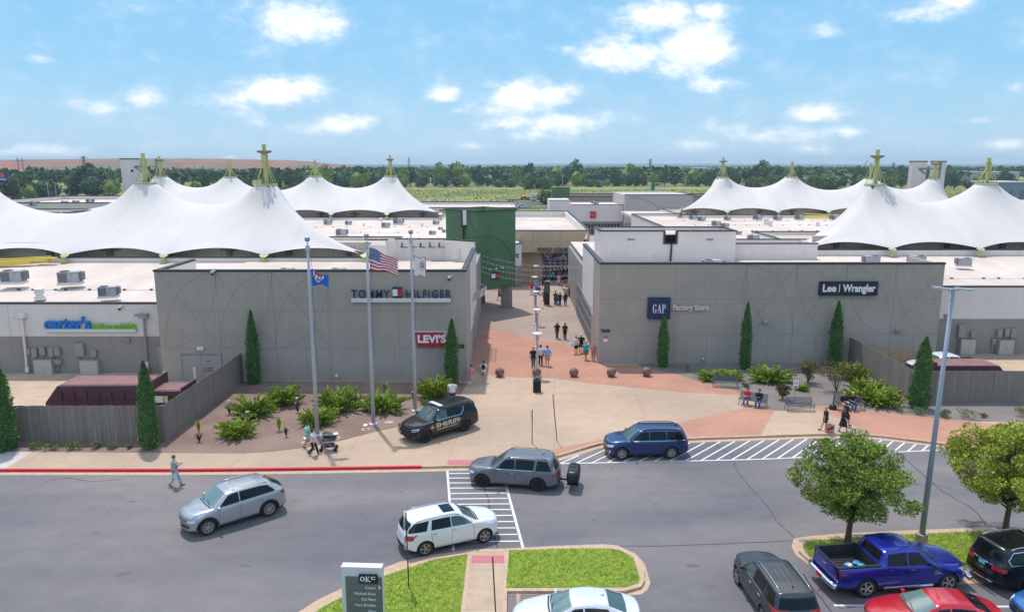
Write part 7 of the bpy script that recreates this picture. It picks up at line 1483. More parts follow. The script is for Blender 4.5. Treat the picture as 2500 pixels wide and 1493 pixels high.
# 1 police SUV
c = Car('police_suv', 'black police SUV lettered SHERIFF parked on the plaza edge', suv(5.35,2.06,1.93,3.07,.40,1.16,1.30,.62,-2.25,-2.52,1.24,1.26,.20,.95,.28,rim='black',fin=-2.0,finb=1), paint('paint_black', (.008,.008,.010), .2, .25), 'car')
wscreen(c,1.26,.66,.78,.64); c.side_glass([(1.0,.52,.06,.06,.05,m_wglass),(-.02,-.02,-1.02,-1.02),(-1.12,-1.12,-2.2,-1.95)]); front(c,(.66,.58,.98),z=(.80,.98),gm=m_trim); rear(c,(1.30,1.74,.72,.60),(.74,.93,.86,1.18)); hoodlines(c,(.55,)); c.finish(handles=(.18,-.85),seams=seams(c,[(1.02,.02),(.02,0),(-1.07,-.02)]),chrome_belt=(.95,-1.0),rails=(.3,-2.0,.72,m_black))
cb = MB(); c.line(cb,'y',1,[(-1.0,1.27),(-1.22,1.45),(-1.30,1.74)],.035,.014); c.line(cb,'y',-1,[(-1.0,1.27),(-1.22,1.45),(-1.30,1.74)],.035,.014); cb.build('window_trim', m_chrome, c.root)
b = MB(); x = 2.67
for sg in (-1,1): b.tube([(x+.06,sg*.32,.42),(x+.10,sg*.32,.85),(x+.02,sg*.32,1.02)], .03, 6)
for z in (.52,.72,.95): b.tube([(x-.28,-.98,z),(x-.02,-.8,z),(x+.09,-.34,z),(x+.09,.34,z),(x-.02,.8,z),(x-.28,.98,z)], .028, 6)
for sg in (-1,1): b.tube([(x-.28,sg*.98,.5),(x-.28,sg*.98,.97)], .028, 6)
b.build('push_bar', m_black, c.root)
MB().obox((.25,0,1.99), .28, 1.15, .07).build('light_bar', mat('lightbar_clear', (.72,.70,.74), .2), c.root)
def body_text(c, txt, sg, x0, x1, z, size, m, off=.012, slant=0.):
    me = text_mesh(txt, size, depth=0, offset=size*.03); xs = [v.co.x for v in me.vertices]; a, b_ = min(xs), max(xs)
    bm = bmesh.new(); bm.from_mesh(me); bmesh.ops.triangulate(bm, faces=bm.faces); bmesh.ops.subdivide_edges(bm, edges=[e for e in bm.edges if e.calc_length() > .1], cuts=1); bm.to_mesh(me); bm.free()
    for v in me.vertices:
        f = (v.co.x-a)/(b_-a); X = x0+(x1-x0)*f; p = c.pt('y', sg, X, z + v.co.y + slant*f, off); v.co = p if p else Vector((X, sg*c.S['W']/2, z + v.co.y))
    me.materials.clear(); me.materials.append(m); return link('lettering', me, c.root)
m_gold = mat('decal_pale_gold', (.62,.52,.40), .5); body_text(c,'SHERIFF',1,1.02,-.95,.84,.40,m_gold); body_text(c,'OKLAHOMA COUNTY',1,.95,-.72,.66,.15,m_gold); body_text(c,'SHERIFF',-1,-.95,1.02,.84,.40,m_gold)
for sg in (-1,1):
    V = [c.pt('y',sg,1.28,.93,.013)]; 
    for k in range(14): rr = .17 if k % 2 == 0 else .085; V.append(c.pt('y',sg,1.28+rr*math.sin(math.pi*k/7),.93+rr*math.cos(math.pi*k/7),.013))
    if all(V): b = MB(); b.add(V,[(0,1+k,1+(k+1)%14) for k in range(14)]); b.build('star_badge', mat('decal_gold', (.65,.30,.08), .4), c.root)
c.place((1039,1080),(1135,1051.6),1,.135)

def vw(label, L_, H, rr, rg, pm, wl, rim='turbine', arch=True, **k):
    c = Car('parked_car' , label, suv(L_,1.99,H,2.98,.38,1.05,1.28,.52,rr,rg,1.09,1.15,.19,.93,.24,rim=rim,arch=arch,fin=rr+.35,finb=1,**k), pm, 'car'); return c
# 2 dark blue SUV
c = Car('suv', 'dark blue SUV standing on the hatched strip', suv(5.09,1.99,1.78,2.98,.385,1.07,1.28,.55,-2.05,-2.42,1.12,1.14,.18,.93,.24,rim='turbine',fin=-1.8,finb=1), paint('paint_dark_blue', (.008,.035,.14), .45, .3))
wscreen(c,1.24,.60,.77,.62); c.side_glass([(.98,.48,.0,.0),(-.07,-.07,-1.02,-1.02),(-1.10,-1.10,-2.2,-1.92)]); front(c,(.62,.66,.86),z=(.72,.88)); rear(c,(1.22,1.60,.70,.58),(.60,.92,.85,1.0)); hoodlines(c,(.5,.3)); c.finish(handles=(.12,-.88),seams=seams(c,[(1.0,.02),(-.03,0),(-1.06,-.1)]),chrome_belt=(.95,-2.15),rails=(.35,-1.85,.70,m_black)); b = MB(); c.line(b,'x',1,[(-.85,.62),(-.78,.40),(.78,.40),(.85,.62)],.04,.02); b.build('bumper_chrome', m_chrome, c.root); c.place((1516.5,1120.8),(1638.7,1118.3),1,0)
# 3 grey SUV with cargo carrier
c = Car('suv', 'grey SUV with a black cargo carrier on its tow hitch, crossing the zebra', suv(5.11,1.93,1.80,3.04,.40,1.08,1.22,.50,-2.02,-2.42,1.12,1.14,.17,.90,.24,rim='black',fin=-1.55,nb=1.15), paint('paint_nardo_grey', (.125,.128,.145), .05, .3)); gc = c
wscreen(c,1.18,.55,.74,.60); c.side_glass([(.92,.42,-.10,-.10),(-.16,-.16,-1.10,-1.22),(-1.24,-1.34,-2.1,-1.85)]); front(c,(.55,.68,.86),z=(.72,.88),gm=m_trim); rear(c,(1.22,1.60,.68,.56),(.15,.90,.88,1.02)); hoodlines(c,(.5,.22)); c.finish(handles=(.05,-.95),handle_m=m_chrome,seams=seams(c,[(.95,.02),(-.13,0),(-1.17,-.1)]),chrome_belt=(.9,-1.1),rails=(.35,-1.85,.68,paint('paint_nardo_grey',(0,0,0)))); 
b = MB(); b.obox((-2.75,0,.42), .5, .08, .08); b.tube([(-2.95,-.6,.42),(-2.95,.6,.42)], .04, 6); b.build('tow_hitch', m_black, c.root)
c.place((1177,1188),(1314.5,1198),1,0)
def child_at(c, name, mb, m): return mb.build(name, m, c.root)
b = MB(); r = random.Random(4); n, k_ = 14, 10; V = []
for i in range(n+1):
    y = -.74 + 1.48*i/n
    for j in range(k_*2): 
        a = 2*math.pi*j/(k_*2); ex = 1.0 if 0 < i < n else .80; wx = .32*ex*(1+.05*r.uniform(-1,1)); wz = .34*ex*(1+.05*r.uniform(-1,1)); cx, sx = math.cos(a), math.sin(a); V.append((-3.22 + math.copysign(abs(cx)**.5, cx)*wx, y, .80 + math.copysign(abs(sx)**.5, sx)*wz))
m2 = 2*k_; b.add(V, [(i*m2+j, i*m2+(j+1)%m2, (i+1)*m2+(j+1)%m2, (i+1)*m2+j) for i in range(n) for j in range(m2)] + [tuple(range(m2-1,-1,-1)), tuple(range(n*m2,(n+1)*m2))])
o = thing('cargo_bag', 'black soft cargo bag riding on the hitch carrier of the grey SUV', 'cargo bag'); ob = b.build('bag', layered(mat('bag_vinyl', (.016,.016,.018), .32, bump=.5, bscale=7), [(3,.6,.3,.6,None,3)]), o, smooth=True); b = MB()
for y in (-.45,.0,.45): b.tube([(-3.22+.34*math.cos(a), y, .80+.36*math.sin(a)) for a in [k*math.pi/8 for k in range(17)]], .018, 4, cap=False)
b.build('strap', m_trim, o); b = MB(); b.obox((-3.22,0,.44),.62,1.5,.04); b.build('tray', m_black, o); b = MB(); b.box(-3.58,-3.545,.62,.74,.46,.52); b.build('reflector', m_tail, o); o.location = gc.root.location; o.rotation_euler = gc.root.rotation_euler
# 4 silver SUV
c = Car('suv', 'silver coupe-backed SUV driving left on the near lane', suv(4.97,1.99,1.80,2.98,.40,1.12,1.30,.60,-1.62,-2.33,1.15,1.25,.16,.93,.24,rim='turbine',arch=True,fin=-1.6,finb=1,Hr=1.72), paint('paint_silver', (.44,.44,.46), .6, .3))
wscreen(c,1.24,.57,.77,.60,mat('windscreen_bright', (.13,.20,.19), .06, spec=.8, coat=.8)); c.side_glass([(.98,.48,.0,.0),(-.05,-.05,-1.80,-1.45)]); front(c,(.66,.68,.84),z=(.72,.86)); rear(c,(1.30,1.62,.70,.56),(.62,.93,1.0,1.18)); hoodlines(c,(.52,.3)); c.finish(handles=(.10,-.92),handle_m=paint('paint_silver',(0,0,0)),seams=seams(c,[(1.0,.02),(-.03,0),(-1.12,.1)]),rails=(.3,-1.5,.66,m_alloy)); b = MB(); c.line(b,'x',1,[(-.80,.55),(-.72,.40),(.72,.40),(.80,.55)],.05,.02); b.build('bumper_chrome', m_alloy, c.root); b = MB(); [c.line(b,'z',1,[(.1,y),(-1.5,y*.95)],.02,.004) for y in (-.42,-.14,.14,.42)]; b.build('roof_rib', m_seam, c.root); c.place((505,1305),(660,1257),1,0)
# 5 white SUV
c = Car('suv', 'white SUV with a dark sunroof turning over the zebra', suv(4.77,1.84,1.69,2.86,.36,1.06,1.18,.42,-1.90,-2.26,1.09,1.16,.18,.92,.22,rim='five',nb=1.2), paint('paint_white', (.72,.72,.74), .0, .3))
wscreen(c,1.14,.47,.72,.57); c.side_glass([(.88,.38,-.12,-.12,.04,m_wglass),(-.16,-.16,-1.10,-1.02),(-1.32,-1.16,-2.2,-1.85)]); front(c,(.5,.62,.80),z=(.74,.92)); rear(c,(1.20,1.55,.74,.58),(.60,.88,.84,1.08)); hoodlines(c,(.5,)); c.finish(handles=(-.02,-.95),handle_m=m_chrome,seams=seams(c,[(.92,.02),(-.14,0),(-1.12,.14)]),rails=(.30,-1.75,.66,m_alloy)); c.patch('sunroof', m_cglass,'z',1,[(.18,-.42),(.18,.42)],[(-.38,-.42),(-.38,.42)],4,4,.008); c.place((1183.4,1322),(1036.6,1354.6),-1,0)
# 6 white saloon
def sedan(L_, W_, H, wb, r, **k):
    h = L_/2; S = dict(L=L_,W=W_,H=H,wb=wb,r=r,fo=.93,cowl=.98,tumble=.19,
        top=[(h,.50),(h-.02,.66),(h-.12,.76),(h-.45,.86),(1.3,.97),(.98,1.01),(.15,H-.045),(-.2,H-.005),(-.6,H),(-1.1,H-.05),(-1.85,1.10),(-2.0,1.08),(-h+.10,1.03),(-h+.03,.92),(-h,.55)],
        belt=[(h,.60),(1.3,.90),(.9,.95),(0,.98),(-1.4,1.0),(-1.9,.99),(-h,.78)], bot=[(h,.30),(h-.3,.19),(-h+.4,.20),(-h,.36)], plan=[(h,.72),(h-.12,.86),(h-.5,.97),(h-1.0,1.0),(-h+.9,.99),(-h+.3,.94),(-h,.80)], nb=1.3, rb=1.2)
    S.update(k); return S
c = Car('saloon_car', 'white saloon car cut by the lower edge beside the middle island', sedan(4.86,1.84,1.45,2.78,.34,fin=-.95), paint('paint_white_pearl', (.62,.64,.72), .1, .28))
wscreen(c,.92,.22,.74,.58,mat('windscreen_bright', (0,0,0))); c.side_glass([(.62,.12,-.22,-.18),(-.27,-.25,-1.30,-1.10)]); c.patch('rear_window', m_wglass,'z',1,[(-1.80,-.62),(-1.84,0),(-1.80,.62)],[(-1.15,-.55),(-1.16,0),(-1.15,.55)],10,5,.008); front(c,(.5,.5,.62),z=(.62,.76)); 
for sg in (-1,1): c.patch('tail_light', m_tail,'x',-1,[(sg*.48,.80),(sg*.86,.80)],[(sg*.48,.93),(sg*.84,.93)],5,3,.012); c.patch('tail_light', m_tail,'y',sg,[(-2.32,.80),(-2.05,.82)],[(-2.30,.93),(-2.1,.92)],4,3,.01)
c.finish(handles=(-.08,-1.05),seams=seams(c,[(.66,.05),(-.24,0),(-1.2,.1)])); q = G(1423,1492,.75); c.root.location = (q.x-.26,q.y,0); c.root.rotation_euler = (0,0,R(180.5))
# 7 dark grey 4x4
c = Car('suv', 'dark grey off-road SUV heading away from the camera beside the blue pickup', suv(4.83,1.93,1.80,2.79,.385,1.12,1.05,.45,-1.98,-2.28,1.16,1.19,.17,.90,.28,rim='five',fin=-1.6,finb=1,arch=False), paint('paint_graphite', (.055,.057,.065), .5, .35))
wscreen(c,1.0,.5,.74,.6); c.side_glass([(.78,.38,-.10,-.10,.04,m_wglass),(-.16,-.16,-1.05,-1.12),(-1.20,-1.2,-2.0,-1.85)]); front(c,(.55,.70,.94),z=(.80,.96)); rear(c,(1.24,1.60,.74,.64),(.72,.90,.92,1.2)); hoodlines(c,(.36,.56)); c.finish(handles=(0,-.9),handle_m=m_chrome,seams=seams(c,[(.82,.02),(-.13,0),(-1.12,-.1)]),rails=(.30,-1.85,.60,m_alloy),chrome_belt=(.75,-1.1))
b = MB(); [c.line(b,'z',1,[(-.1,y),(-1.35,y)],.03,.004) for y in (-.34,-.12,.12,.34)]; b.build('roof_rib', m_trim, c.root); c.root.location = (10.38,26.65,0); c.root.rotation_euler = (0,0,R(93))
# 8 blue pickup
h = 2.94; S = dict(L=5.88,W=2.02,H=1.92,wb=3.57,r=.42,fo=1.0,cowl=1.42,tumble=.16,nb=1.0,rb=.25,rim='five',
    top=[(h,.62),(h-.03,.98),(h-.12,1.10),(h-.35,1.17),(1.9,1.26),(1.42,1.30),(.72,1.83),(.4,1.90),(-.1,1.92),(-.72,1.88),(-.86,1.82),(-.98,1.40),(-1.02,1.36),(-h+.05,1.37),(-h+.01,1.34),(-h,.62)],
    belt=[(h,.82),(1.8,1.20),(1.4,1.24),(0,1.28),(-.9,1.30),(-1.1,1.30),(-h,1.28)], bot=[(h,.42),(h-.4,.32),(-h+.4,.40),(-h,.52)], plan=[(h,.84),(h-.15,.93),(h-.5,.99),(h-1,1.0),(-h+.5,1.0),(-h,.96)], bed=(-2.86,-1.06,.82,.86,2.2))
c = Car('pickup_truck', 'royal blue crew-cab pickup with open bed parked by the island', S, paint('paint_royal_blue', (.011,.022,.32), .45, .26), 'pickup truck')
wscreen(c,1.36,.76,.78,.64); c.side_glass([(1.08,.62,.16,.14),(.06,.06,-.78,-.74)]); front(c,(.62,.66,1.04),z=(.80,1.0)); hoodlines(c,(.32,.62))
c.patch('rear_window', m_cglass,'x',-1,[(-.62,1.42),(.62,1.42)],[(-.56,1.76),(.56,1.76)],8,4,.012)
for sg in (-1,1): c.patch('tail_light', mat('tail_light_smoked', (.09,.004,.008), .15, coat=1),'y',sg,[(-2.90,.92),(-2.70,.92)],[(-2.90,1.26),(-2.72,1.26)],3,4,.012); c.patch('tail_light', MATS['tail_light_smoked'],'x',-1,[(sg*.84,.92),(sg*.95,.92)],[(sg*.84,1.26),(sg*.94,1.26)],3,4,.012)
b = MB(); b.tube([(-2.98,-.98,.60),(-3.05,-.7,.60),(-3.06,0,.60),(-3.05,.7,.60),(-2.98,.98,.60)], .12, 8); b.build('rear_bumper', m_chrome, c.root, smooth=True); MB().box(-3.2,-3.17,-.16,.16,.55,.72).build('number_plate', m_red2, c.root); b = MB(); b.tube([(-3.0,0,.45),(-3.3,0,.45)], .03, 6); b.ball((-3.32,0,.52),.04,8); b.build('tow_ball', m_chrome, c.root)
b = MB(); b.tube([(2.98,-.9,.52),(3.06,0,.52),(2.98,.9,.52)], .12, 8); b.build('front_bumper', m_chrome, c.root, smooth=True)
for sg in (-1,1): b = MB(); b.tube([(1.2,sg*1.02,.42),(-.95,sg*1.02,.42)], .05, 8); b.build('side_step', m_chrome, c.root); MB().box(-2.9,-1.05,sg*.89-.06,sg*.89+.06,1.365,1.39).build('bed_rail', m_trim, c.root)
MB().box(-2.92,-2.85,-.9,.9,1.33,1.38).build('tailgate_cap', m_trim, c.root); b = MB(); [b.box(-2.84,-1.08,y-.03,y+.03,.862,.885) for y in np.linspace(-.7,.7,9)]; b.build('bed_liner_rib', m_trim, c.root)
for sg in (-1,1): b = MB(); b.lathe([(.50,0),(.50,.16),(.40,.2),(.01,.2)],16,c=(-1.62,sg*.80,.86)); 
c.finish(mir=m_trim,handles=(.28,-.62),handle_m=m_chrome,seams=seams(c,[(1.1,.0),(.11,0),(-.82,0)])+[[(-1.0,1.3),(-1.0,.45)]],fin=False); body_text(c,'RAM',-1,1.25,1.55,1.0,.14,m_chrome); body_text(c,'1500',-1,1.25,1.55,.88,.12,m_chrome); text('lettering','RAM',.16,m_chrome,(-2.965,0,1.08),(R(90),0,R(-90)),c.root,depth=.01)
a_, b2 = G(2317.5,1440,0), G(2101,1456.5,0); d = (a_-b2).normalized(); nn = Vector((-d.y,d.x,0)); mid = (a_+b2)/2 + nn*.87; o_ = mid - d*(c.xf+c.xr)/2; c.root.location = (o_.x,o_.y,0); c.root.rotation_euler = (0,0,math.atan2(d.y,d.x)); PK = c
t = thing('shopping_clutter', 'small heap of blue, white and yellow bags in the pickup bed', 'bags', (0,0,0)); r = random.Random(3)
for i, cc in enumerate([(.05,.30,.55),(.75,.75,.75),(.75,.60,.05),(.05,.45,.50),(.60,.70,.75),(.10,.25,.6),(.8,.75,.6)]):
    b = MB(); b.ball((0,0,0),.13,9,sz=.6); b.v = [(x*r.uniform(.8,1.5),y*r.uniform(.7,1.3),z*r.uniform(.6,1.3)) for x,y,z in b.v]; o = b.build('bag', mat('bag_%s' % ['blue','white','yellow','teal','pale','navy','cream'][i], cc, .5), t, loc=(r.uniform(-.35,.35),r.uniform(-.22,.2),.06))
t.location = PK.root.matrix_basis @ Vector((-1.75,-.12,.90)); t.rotation_euler = (0,0,.3)
# 9 black SUV right edge
c = Car('suv', 'black SUV with chrome trim cut by the right picture edge', suv(5.3,2.03,1.90,3.07,.40,1.14,1.30,.62,-2.20,-2.46,1.22,1.24,.18,.95,.26,rim='black'), paint('paint_black', (0,0,0)))
wscreen(c,1.26,.66,.78,.64); c.side_glass([(1.0,.52,.06,.06),(-.02,-.02,-1.02,-1.1),(-1.12,-1.2,-2.15,-1.95)]); rear(c,(1.28,1.72,.78,.62),(.45,.94,.92,1.10),plate=(1.02,.16),pm=mat('plate_teal',(.10,.42,.42),.5)); c.finish(handles=(.18,-.85),handle_m=m_chrome,seams=seams(c,[(1.02,.02),(.02,0),(-1.07,-.02)]),rails=(.3,-2.0,.72,m_chrome),chrome_belt=(.95,-2.1),fin=False)
cb = MB(); [c.line(cb,'y',sg,[(-2.1,1.27),(-2.2,1.45),(-1.95,1.72),(-1.2,1.75)],.03,.014) for sg in (-1,1)]; c.line(cb,'x',-1,[(-.5,1.12),(.5,1.12)],.05,.02); cb.build('window_trim', m_chrome, c.root); b = MB(); b.tube([(-.4,-.74,1.99),(-.4,.74,1.99)],.03,6); b.build('roof_bar', m_alloy, c.root); b = MB(); b.tube([(-2.72,-.7,.5),(-2.76,0,.5),(-2.72,.7,.5)],.05,6); b.build('bumper_chrome', m_chrome, c.root)
d = Vector((math.cos(R(11)),math.sin(R(11)),0)); rb_ = Vector((19.52,28.15,0)); o_ = rb_ + d*2.65; c.root.location = o_; c.root.rotation_euler = (0,0,R(11))
# 10 red saloon
c = Car('saloon_car', 'bright red saloon car cut by the lower edge in front of the pickup', sedan(4.86,1.85,1.46,2.74,.34), paint('paint_red', (.50,.004,.022), .2, .28))
wscreen(c,.92,.22,.74,.58,mat('windscreen_bright', (0,0,0))); c.side_glass([(.62,.12,-.22,-.18),(-.27,-.25,-1.30,-1.10)]); c.patch('rear_window', m_cglass,'z',1,[(-1.80,-.62),(-1.84,0),(-1.80,.62)],[(-1.15,-.55),(-1.16,0),(-1.15,.55)],10,5,.008); front(c,(.5,.5,.62),z=(.60,.74)); hoodlines(c,(.5,)); c.finish(handles=(-.08,-1.05),seams=seams(c,[(.66,.05),(-.24,0),(-1.2,.1)])); c.root.location = (15.8,25.0,0); c.root.rotation_euler = (0,0,R(177))
# 11 corner blue car
c = Car('saloon_car', 'bright blue car nose in the lower right corner', sedan(4.7,1.84,1.45,2.7,.34), paint('paint_azure', (.01,.11,.36), .3, .28)); wscreen(c,.92,.22,.74,.58); c.side_glass([(.62,.12,-.22,-.18),(-.27,-.25,-1.30,-1.10)]); front(c,(.55,.5,.66),z=(.60,.78)); c.finish(handles=(-.08,-1.05)); c.root.location = (21.6,25.6,0); c.root.rotation_euler = (0,0,R(184))
# 12 white pickup behind the fence
S = dict(S); S.update(rim='five'); c = Car('pickup_truck', 'white pickup nosing out behind the right timber fence', S, paint('paint_white_truck', (.66,.70,.72), 0, .3), 'pickup truck'); wscreen(c,1.36,.76,.78,.64); c.side_glass([(1.08,.62,.16,.14),(.06,.06,-.78,-.74)]); front(c,(.66,.70,1.04),z=(.86,1.02)); c.finish(handles=(.28,-.62),handle_m=m_chrome,fin=False); c.root.location = (35.4,58.6,.155); c.root.rotation_euler = (0,0,R(184))
# far traffic
def far_car(px, py, Y, m, label, hd=0, van=False):
    p = ATY(px, py, Y); o = thing('far_car', label, 'car', (p.x, Y, .02), hd, None); b = MB(); b.prismy([(-2.3,.3),(-2.3,.9),(-1.7,1.0),(-1.2,1.45),(.4,1.45),(1.1,1.0),(2.2,.85),(2.3,.3)], -.9, .9); b.build('body', m, o); MB().prismy([(-1.5,1.03),(-1.1,1.38),(.35,1.38),(.9,1.03)], -.93, .93).build('side_window', m_cglass, o)
    for x in (-1.4, 1.4):
        for y in (-.92, .72): b = MB(); b.tube([(x,y,.33),(x,y+.2,.33)], .33, 10); b.build('wheel', m_tyre, o)
    return o
pw = MATS['paint_white']; far_car(1276, 508, 304, pw, 'white car on the frontage road in the highway gap'); far_car(1300+32, 486, 349, pw, 'pale car behind the caravan on the highway'); far_car(258, 490, 304, MATS['paint_red'], 'dark red car on the far left road')
p = ATY(1285, 487, 349); t = thing('flatbed_truck', 'flatbed lorry carrying a red pickup on the highway', 'lorry', (p.x - 1, 349, .02)); MB().box(-9,6,-1.2,1.2,.9,1.2).build('flatbed', m_trim, t); [MB().tube([(x,-1.2,.5),(x,1.2,.5)],.5,10).build('wheel', m_tyre, t) for x in (-7,-5.6,4.5)]; 
far_car(1282, 480, 349, MATS['paint_red'], 'red car riding on the flatbed lorry').location.z = 1.22
p = ATY(1303, 487, 349); t = thing('caravan', 'boxy white caravan on the highway in the gap', 'caravan', (p.x, 349, .02)); MB().box(-1.7,1.9,-1.2,1.2,.5,4.0).build('body', m_wht, t); b = MB(); [b.box(x,x+.5,-1.22,-1.2,2,2.7) for x in (-.6,.3)]; b.build('window', m_cglass, t); [MB().tube([(x,-1.25,.45),(x,1.2,.45)],.45,10).build('wheel', m_tyre, t) for x in (-.5,.5)]
p = ATY(892, 486, 349); t = thing('semi_truck', 'white semi truck with long trailer between two left peaks', 'lorry', (p.x, 349, .02)); MB().box(-1.5,11,-1.3,1.3,1.1,4.1).build('trailer', m_wht, t); MB().prismy([(-5.0,.6),(-5.0,2.0),(-4.2,2.3),(-3.6,3.6),(-2.4,3.9),(-2.4,.6)],-1.2,1.2).build('cab', pw, t); MB().box(-2.4,-1.5,-1.1,1.1,.7,2.6).build('coupling', m_trim, t); [MB().tube([(x,-1.25,.5),(x,1.25,.5)],.5,10).build('wheel', m_tyre, t) for x in (-4,-1.6,9)]
# ---------------------------------------------------------------- people
SK = {'fair': mat('skin_fair', (.56,.30,.21), .6), 'tan': mat('skin_tan', (.38,.19,.12), .6), 'brown': mat('skin_brown', (.15,.07,.045), .6)}
m_eye = mat('eye_dark', (.02,.015,.015), .3); m_lip = mat('lip', (.35,.10,.09), .6)
def cloth(name, c): return mat('cloth_' + name, c, .9, var=.12, vscale=6)
m_plaid = mat('cloth_plaid', (.55,.55,.50), .9)
def _pl():
    t = m_plaid.node_tree; b = t.nodes['Principled BSDF']; tc = t.nodes.new('ShaderNodeTexCoord'); ck_ = t.nodes.new('ShaderNodeTexChecker'); ck_.inputs['Scale'].default_value = 14; ck_.inputs['Color1'].default_value = (.62,.62,.56,1); ck_.inputs['Color2'].default_value = (.10,.13,.11,1); t.links.new(tc.outputs['Object'], ck_.inputs[0]); t.links.new(ck_.outputs[0], b.inputs['Base Color'])
_pl()
def skin(nodes, edges, lvl=1):
    """one continuous surface grown round a jointed skeleton: nodes {name: (pos, radius)}"""
    ks = list(nodes); me = bpy.data.meshes.new('s'); me.from_pydata([nodes[k][0] for k in ks], [(ks.index(a), ks.index(b)) for a, b in edges], []); o = bpy.data.objects.new('s', me); col.objects.link(o)
    md = o.modifiers.new('k', 'SKIN'); md.use_smooth_shade = True
    for i, k in enumerate(ks): r = nodes[k][1]; me.skin_vertices[0].data[i].radius = (r, r) if not isinstance(r, tuple) else r; me.skin_vertices[0].data[i].use_root = (i == 0)
    sb = o.modifiers.new('s', 'SUBSURF'); sb.levels = lvl; m = evalmesh(o); bpy.data.objects.remove(o); return m
def append(me, mb, mats):
    """joins extra pieces (fingers, features) into a skinned mesh"""
    bm = bmesh.new(); bm.from_mesh(me); 
    vs = [bm.verts.new(p) for p in mb.v]
    for f, i in zip(mb.f, mb.mi):
        try: q = bm.faces.new([vs[k] for k in f]); q.material_index = i; q.smooth = True
        except ValueError: pass
    bm.to_mesh(me); bm.free(); me.materials.clear(); [me.materials.append(m) for m in mats]; return me
def person(label, pos, rz, top, bot, sk='fair', hair=(.03,.02,.015), pose='walk', h=1.74, legs='long', hairl=0, sleeve='short', shoe=(.06,.06,.06), hold=None, cap=None, group='people strolling in the plaza', z=.139, wide=1., ph=1, dress=False, skirt=False):
    P = G(pos[0], pos[1], z) if isinstance(pos[0], (int, float)) and len(pos) == 2 else Vector(pos); t = thing('person', label, 'person', P, rz, group); k = h / 1.75; J = {}
    w_ = wide * 1.14
    def n(a, p, r): J[a] = (Vector(p), r)
    if pose == 'sit': pz, lean = .53, .06
    else: pz, lean = .93, .02
    n('pel', (0,0,pz), .108*w_); n('sp', (0,lean*.3,pz+.18), .098*w_); n('ch', (0,lean*.7,pz+.36), .105*w_); n('nk', (0,lean,pz+.53), .055); n('hb', (0,lean+.015,pz+.61), .062); n('hm', (0,lean+.02,pz+.70), .09); n('ht', (0,lean+.01,pz+.775), .066)
    for s, q in ((1,'l'),(-1,'r')):
        f = s*ph; n('sh'+q, (s*.175*w_,lean*.8,pz+.445), .052); n('hp'+q, (s*.088*w_,0,pz-.05), .078*w_)
        if pose == 'walk':
            n('el'+q, (s*.24*w_,-f*.09,pz+.19), .042); n('wr'+q, (s*.25*w_,-f*.04+.06,pz-.03), .028)
            if f > 0: n('kn'+q, (s*.09,.17,.50), .057); n('an'+q, (s*.09,.27,.10), .038); n('to'+q, (s*.10,.42,.06), .034)
            else: n('kn'+q, (s*.09,-.02,.49), .057); n('an'+q, (s*.09,-.27,.16), .038); n('to'+q, (s*.10,-.15,.04), .034)
        elif pose == 'sit':
            n('el'+q, (s*.25,.06,pz+.22), .042); n('wr'+q, (s*.08,.27,pz+.18), .028); n('kn'+q, (s*.13,.44,.50), .06); n('an'+q, (s*.12,.40+.08*(s>0),.10), .038); n('to'+q, (s*.13,.56+.08*(s>0),.05), .034)
        else:
            n('el'+q, (s*.24*w_,-.02,pz+.19), .042); n('wr'+q, (s*.23*w_,.05,pz-.03), .028); n('kn'+q, (s*.10,.01,.49), .057); n('an'+q, (s*.11,-.01,.09), .038); n('to'+q, (s*.13,.13,.04), .034)
    if hold == 'front':
        for s, q in ((1,'l'),(-1,'r')): n('el'+q, (s*.24,.04,pz+.20), .042); n('wr'+q, (s*.10,.27,pz+.24), .028)
    if hold == 'push':
        for s, q in ((1,'l'),(-1,'r')): n('el'+q, (s*.23,.10,pz+.20), .042); n('wr'+q, (s*.2,.36,pz+.13), .028)
    E = [('pel','sp'),('sp','ch'),('ch','nk'),('nk','hb'),('hb','hm'),('hm','ht')]
    for q in 'lr': E += [('ch','sh'+q),('sh'+q,'el'+q),('el'+q,'wr'+q),('pel','hp'+q),('hp'+q,'kn'+q),('kn'+q,'an'+q),('an'+q,'to'+q)]
    me = skin(J, E); b = MB(); H = J['hm'][0]
    b.tube([H+Vector((0,.075,.015)),H+Vector((0,.115,-.02))], [.010,.016], 5, 0)
    for s in (-1,1): b.ball(tuple(H+Vector((s*.032,.082,.02))), .011, 6, 1); b.ball(tuple(H+Vector((s*.088,0,0))), .022, 6, 0)
    b.box(-.022,.022,H.y+.083,H.y+.092,H.z-.052,H.z-.042,2)
    for s, q in ((1,'l'),(-1,'r')):
        wv, ev = J['wr'+q][0], J['el'+q][0]; d = (wv-ev).normalized(); sd_ = d.orthogonal().normalized(); sd_ = Vector((0,1,0)) - d*d.y; sd_.normalize(); pn = d.cross(sd_)
        b.tube([wv - d*.01, wv+d*.04, wv+d*.085], [.024,.032,.028], 8, 0)
        for i, (L_, r_) in enumerate(((.07,.0085),(.08,.009),(.075,.0088),(.058,.0078))):
            o = wv + d*.08 + sd_*(.027-.018*i); b.tube([o, o+d*L_*.5+pn*s*.006, o+d*L_*.85+pn*s*.022], [r_,r_*.95,r_*.75], 5, 0)
        o = wv+d*.03+sd_*.028; b.tube([o, o+d*.03+sd_*.022, o+d*.055+sd_*.028], [.011,.0095,.008], 5, 0)
    append(me, b, [SK[sk], m_eye, m_lip]); link('body', me, t)
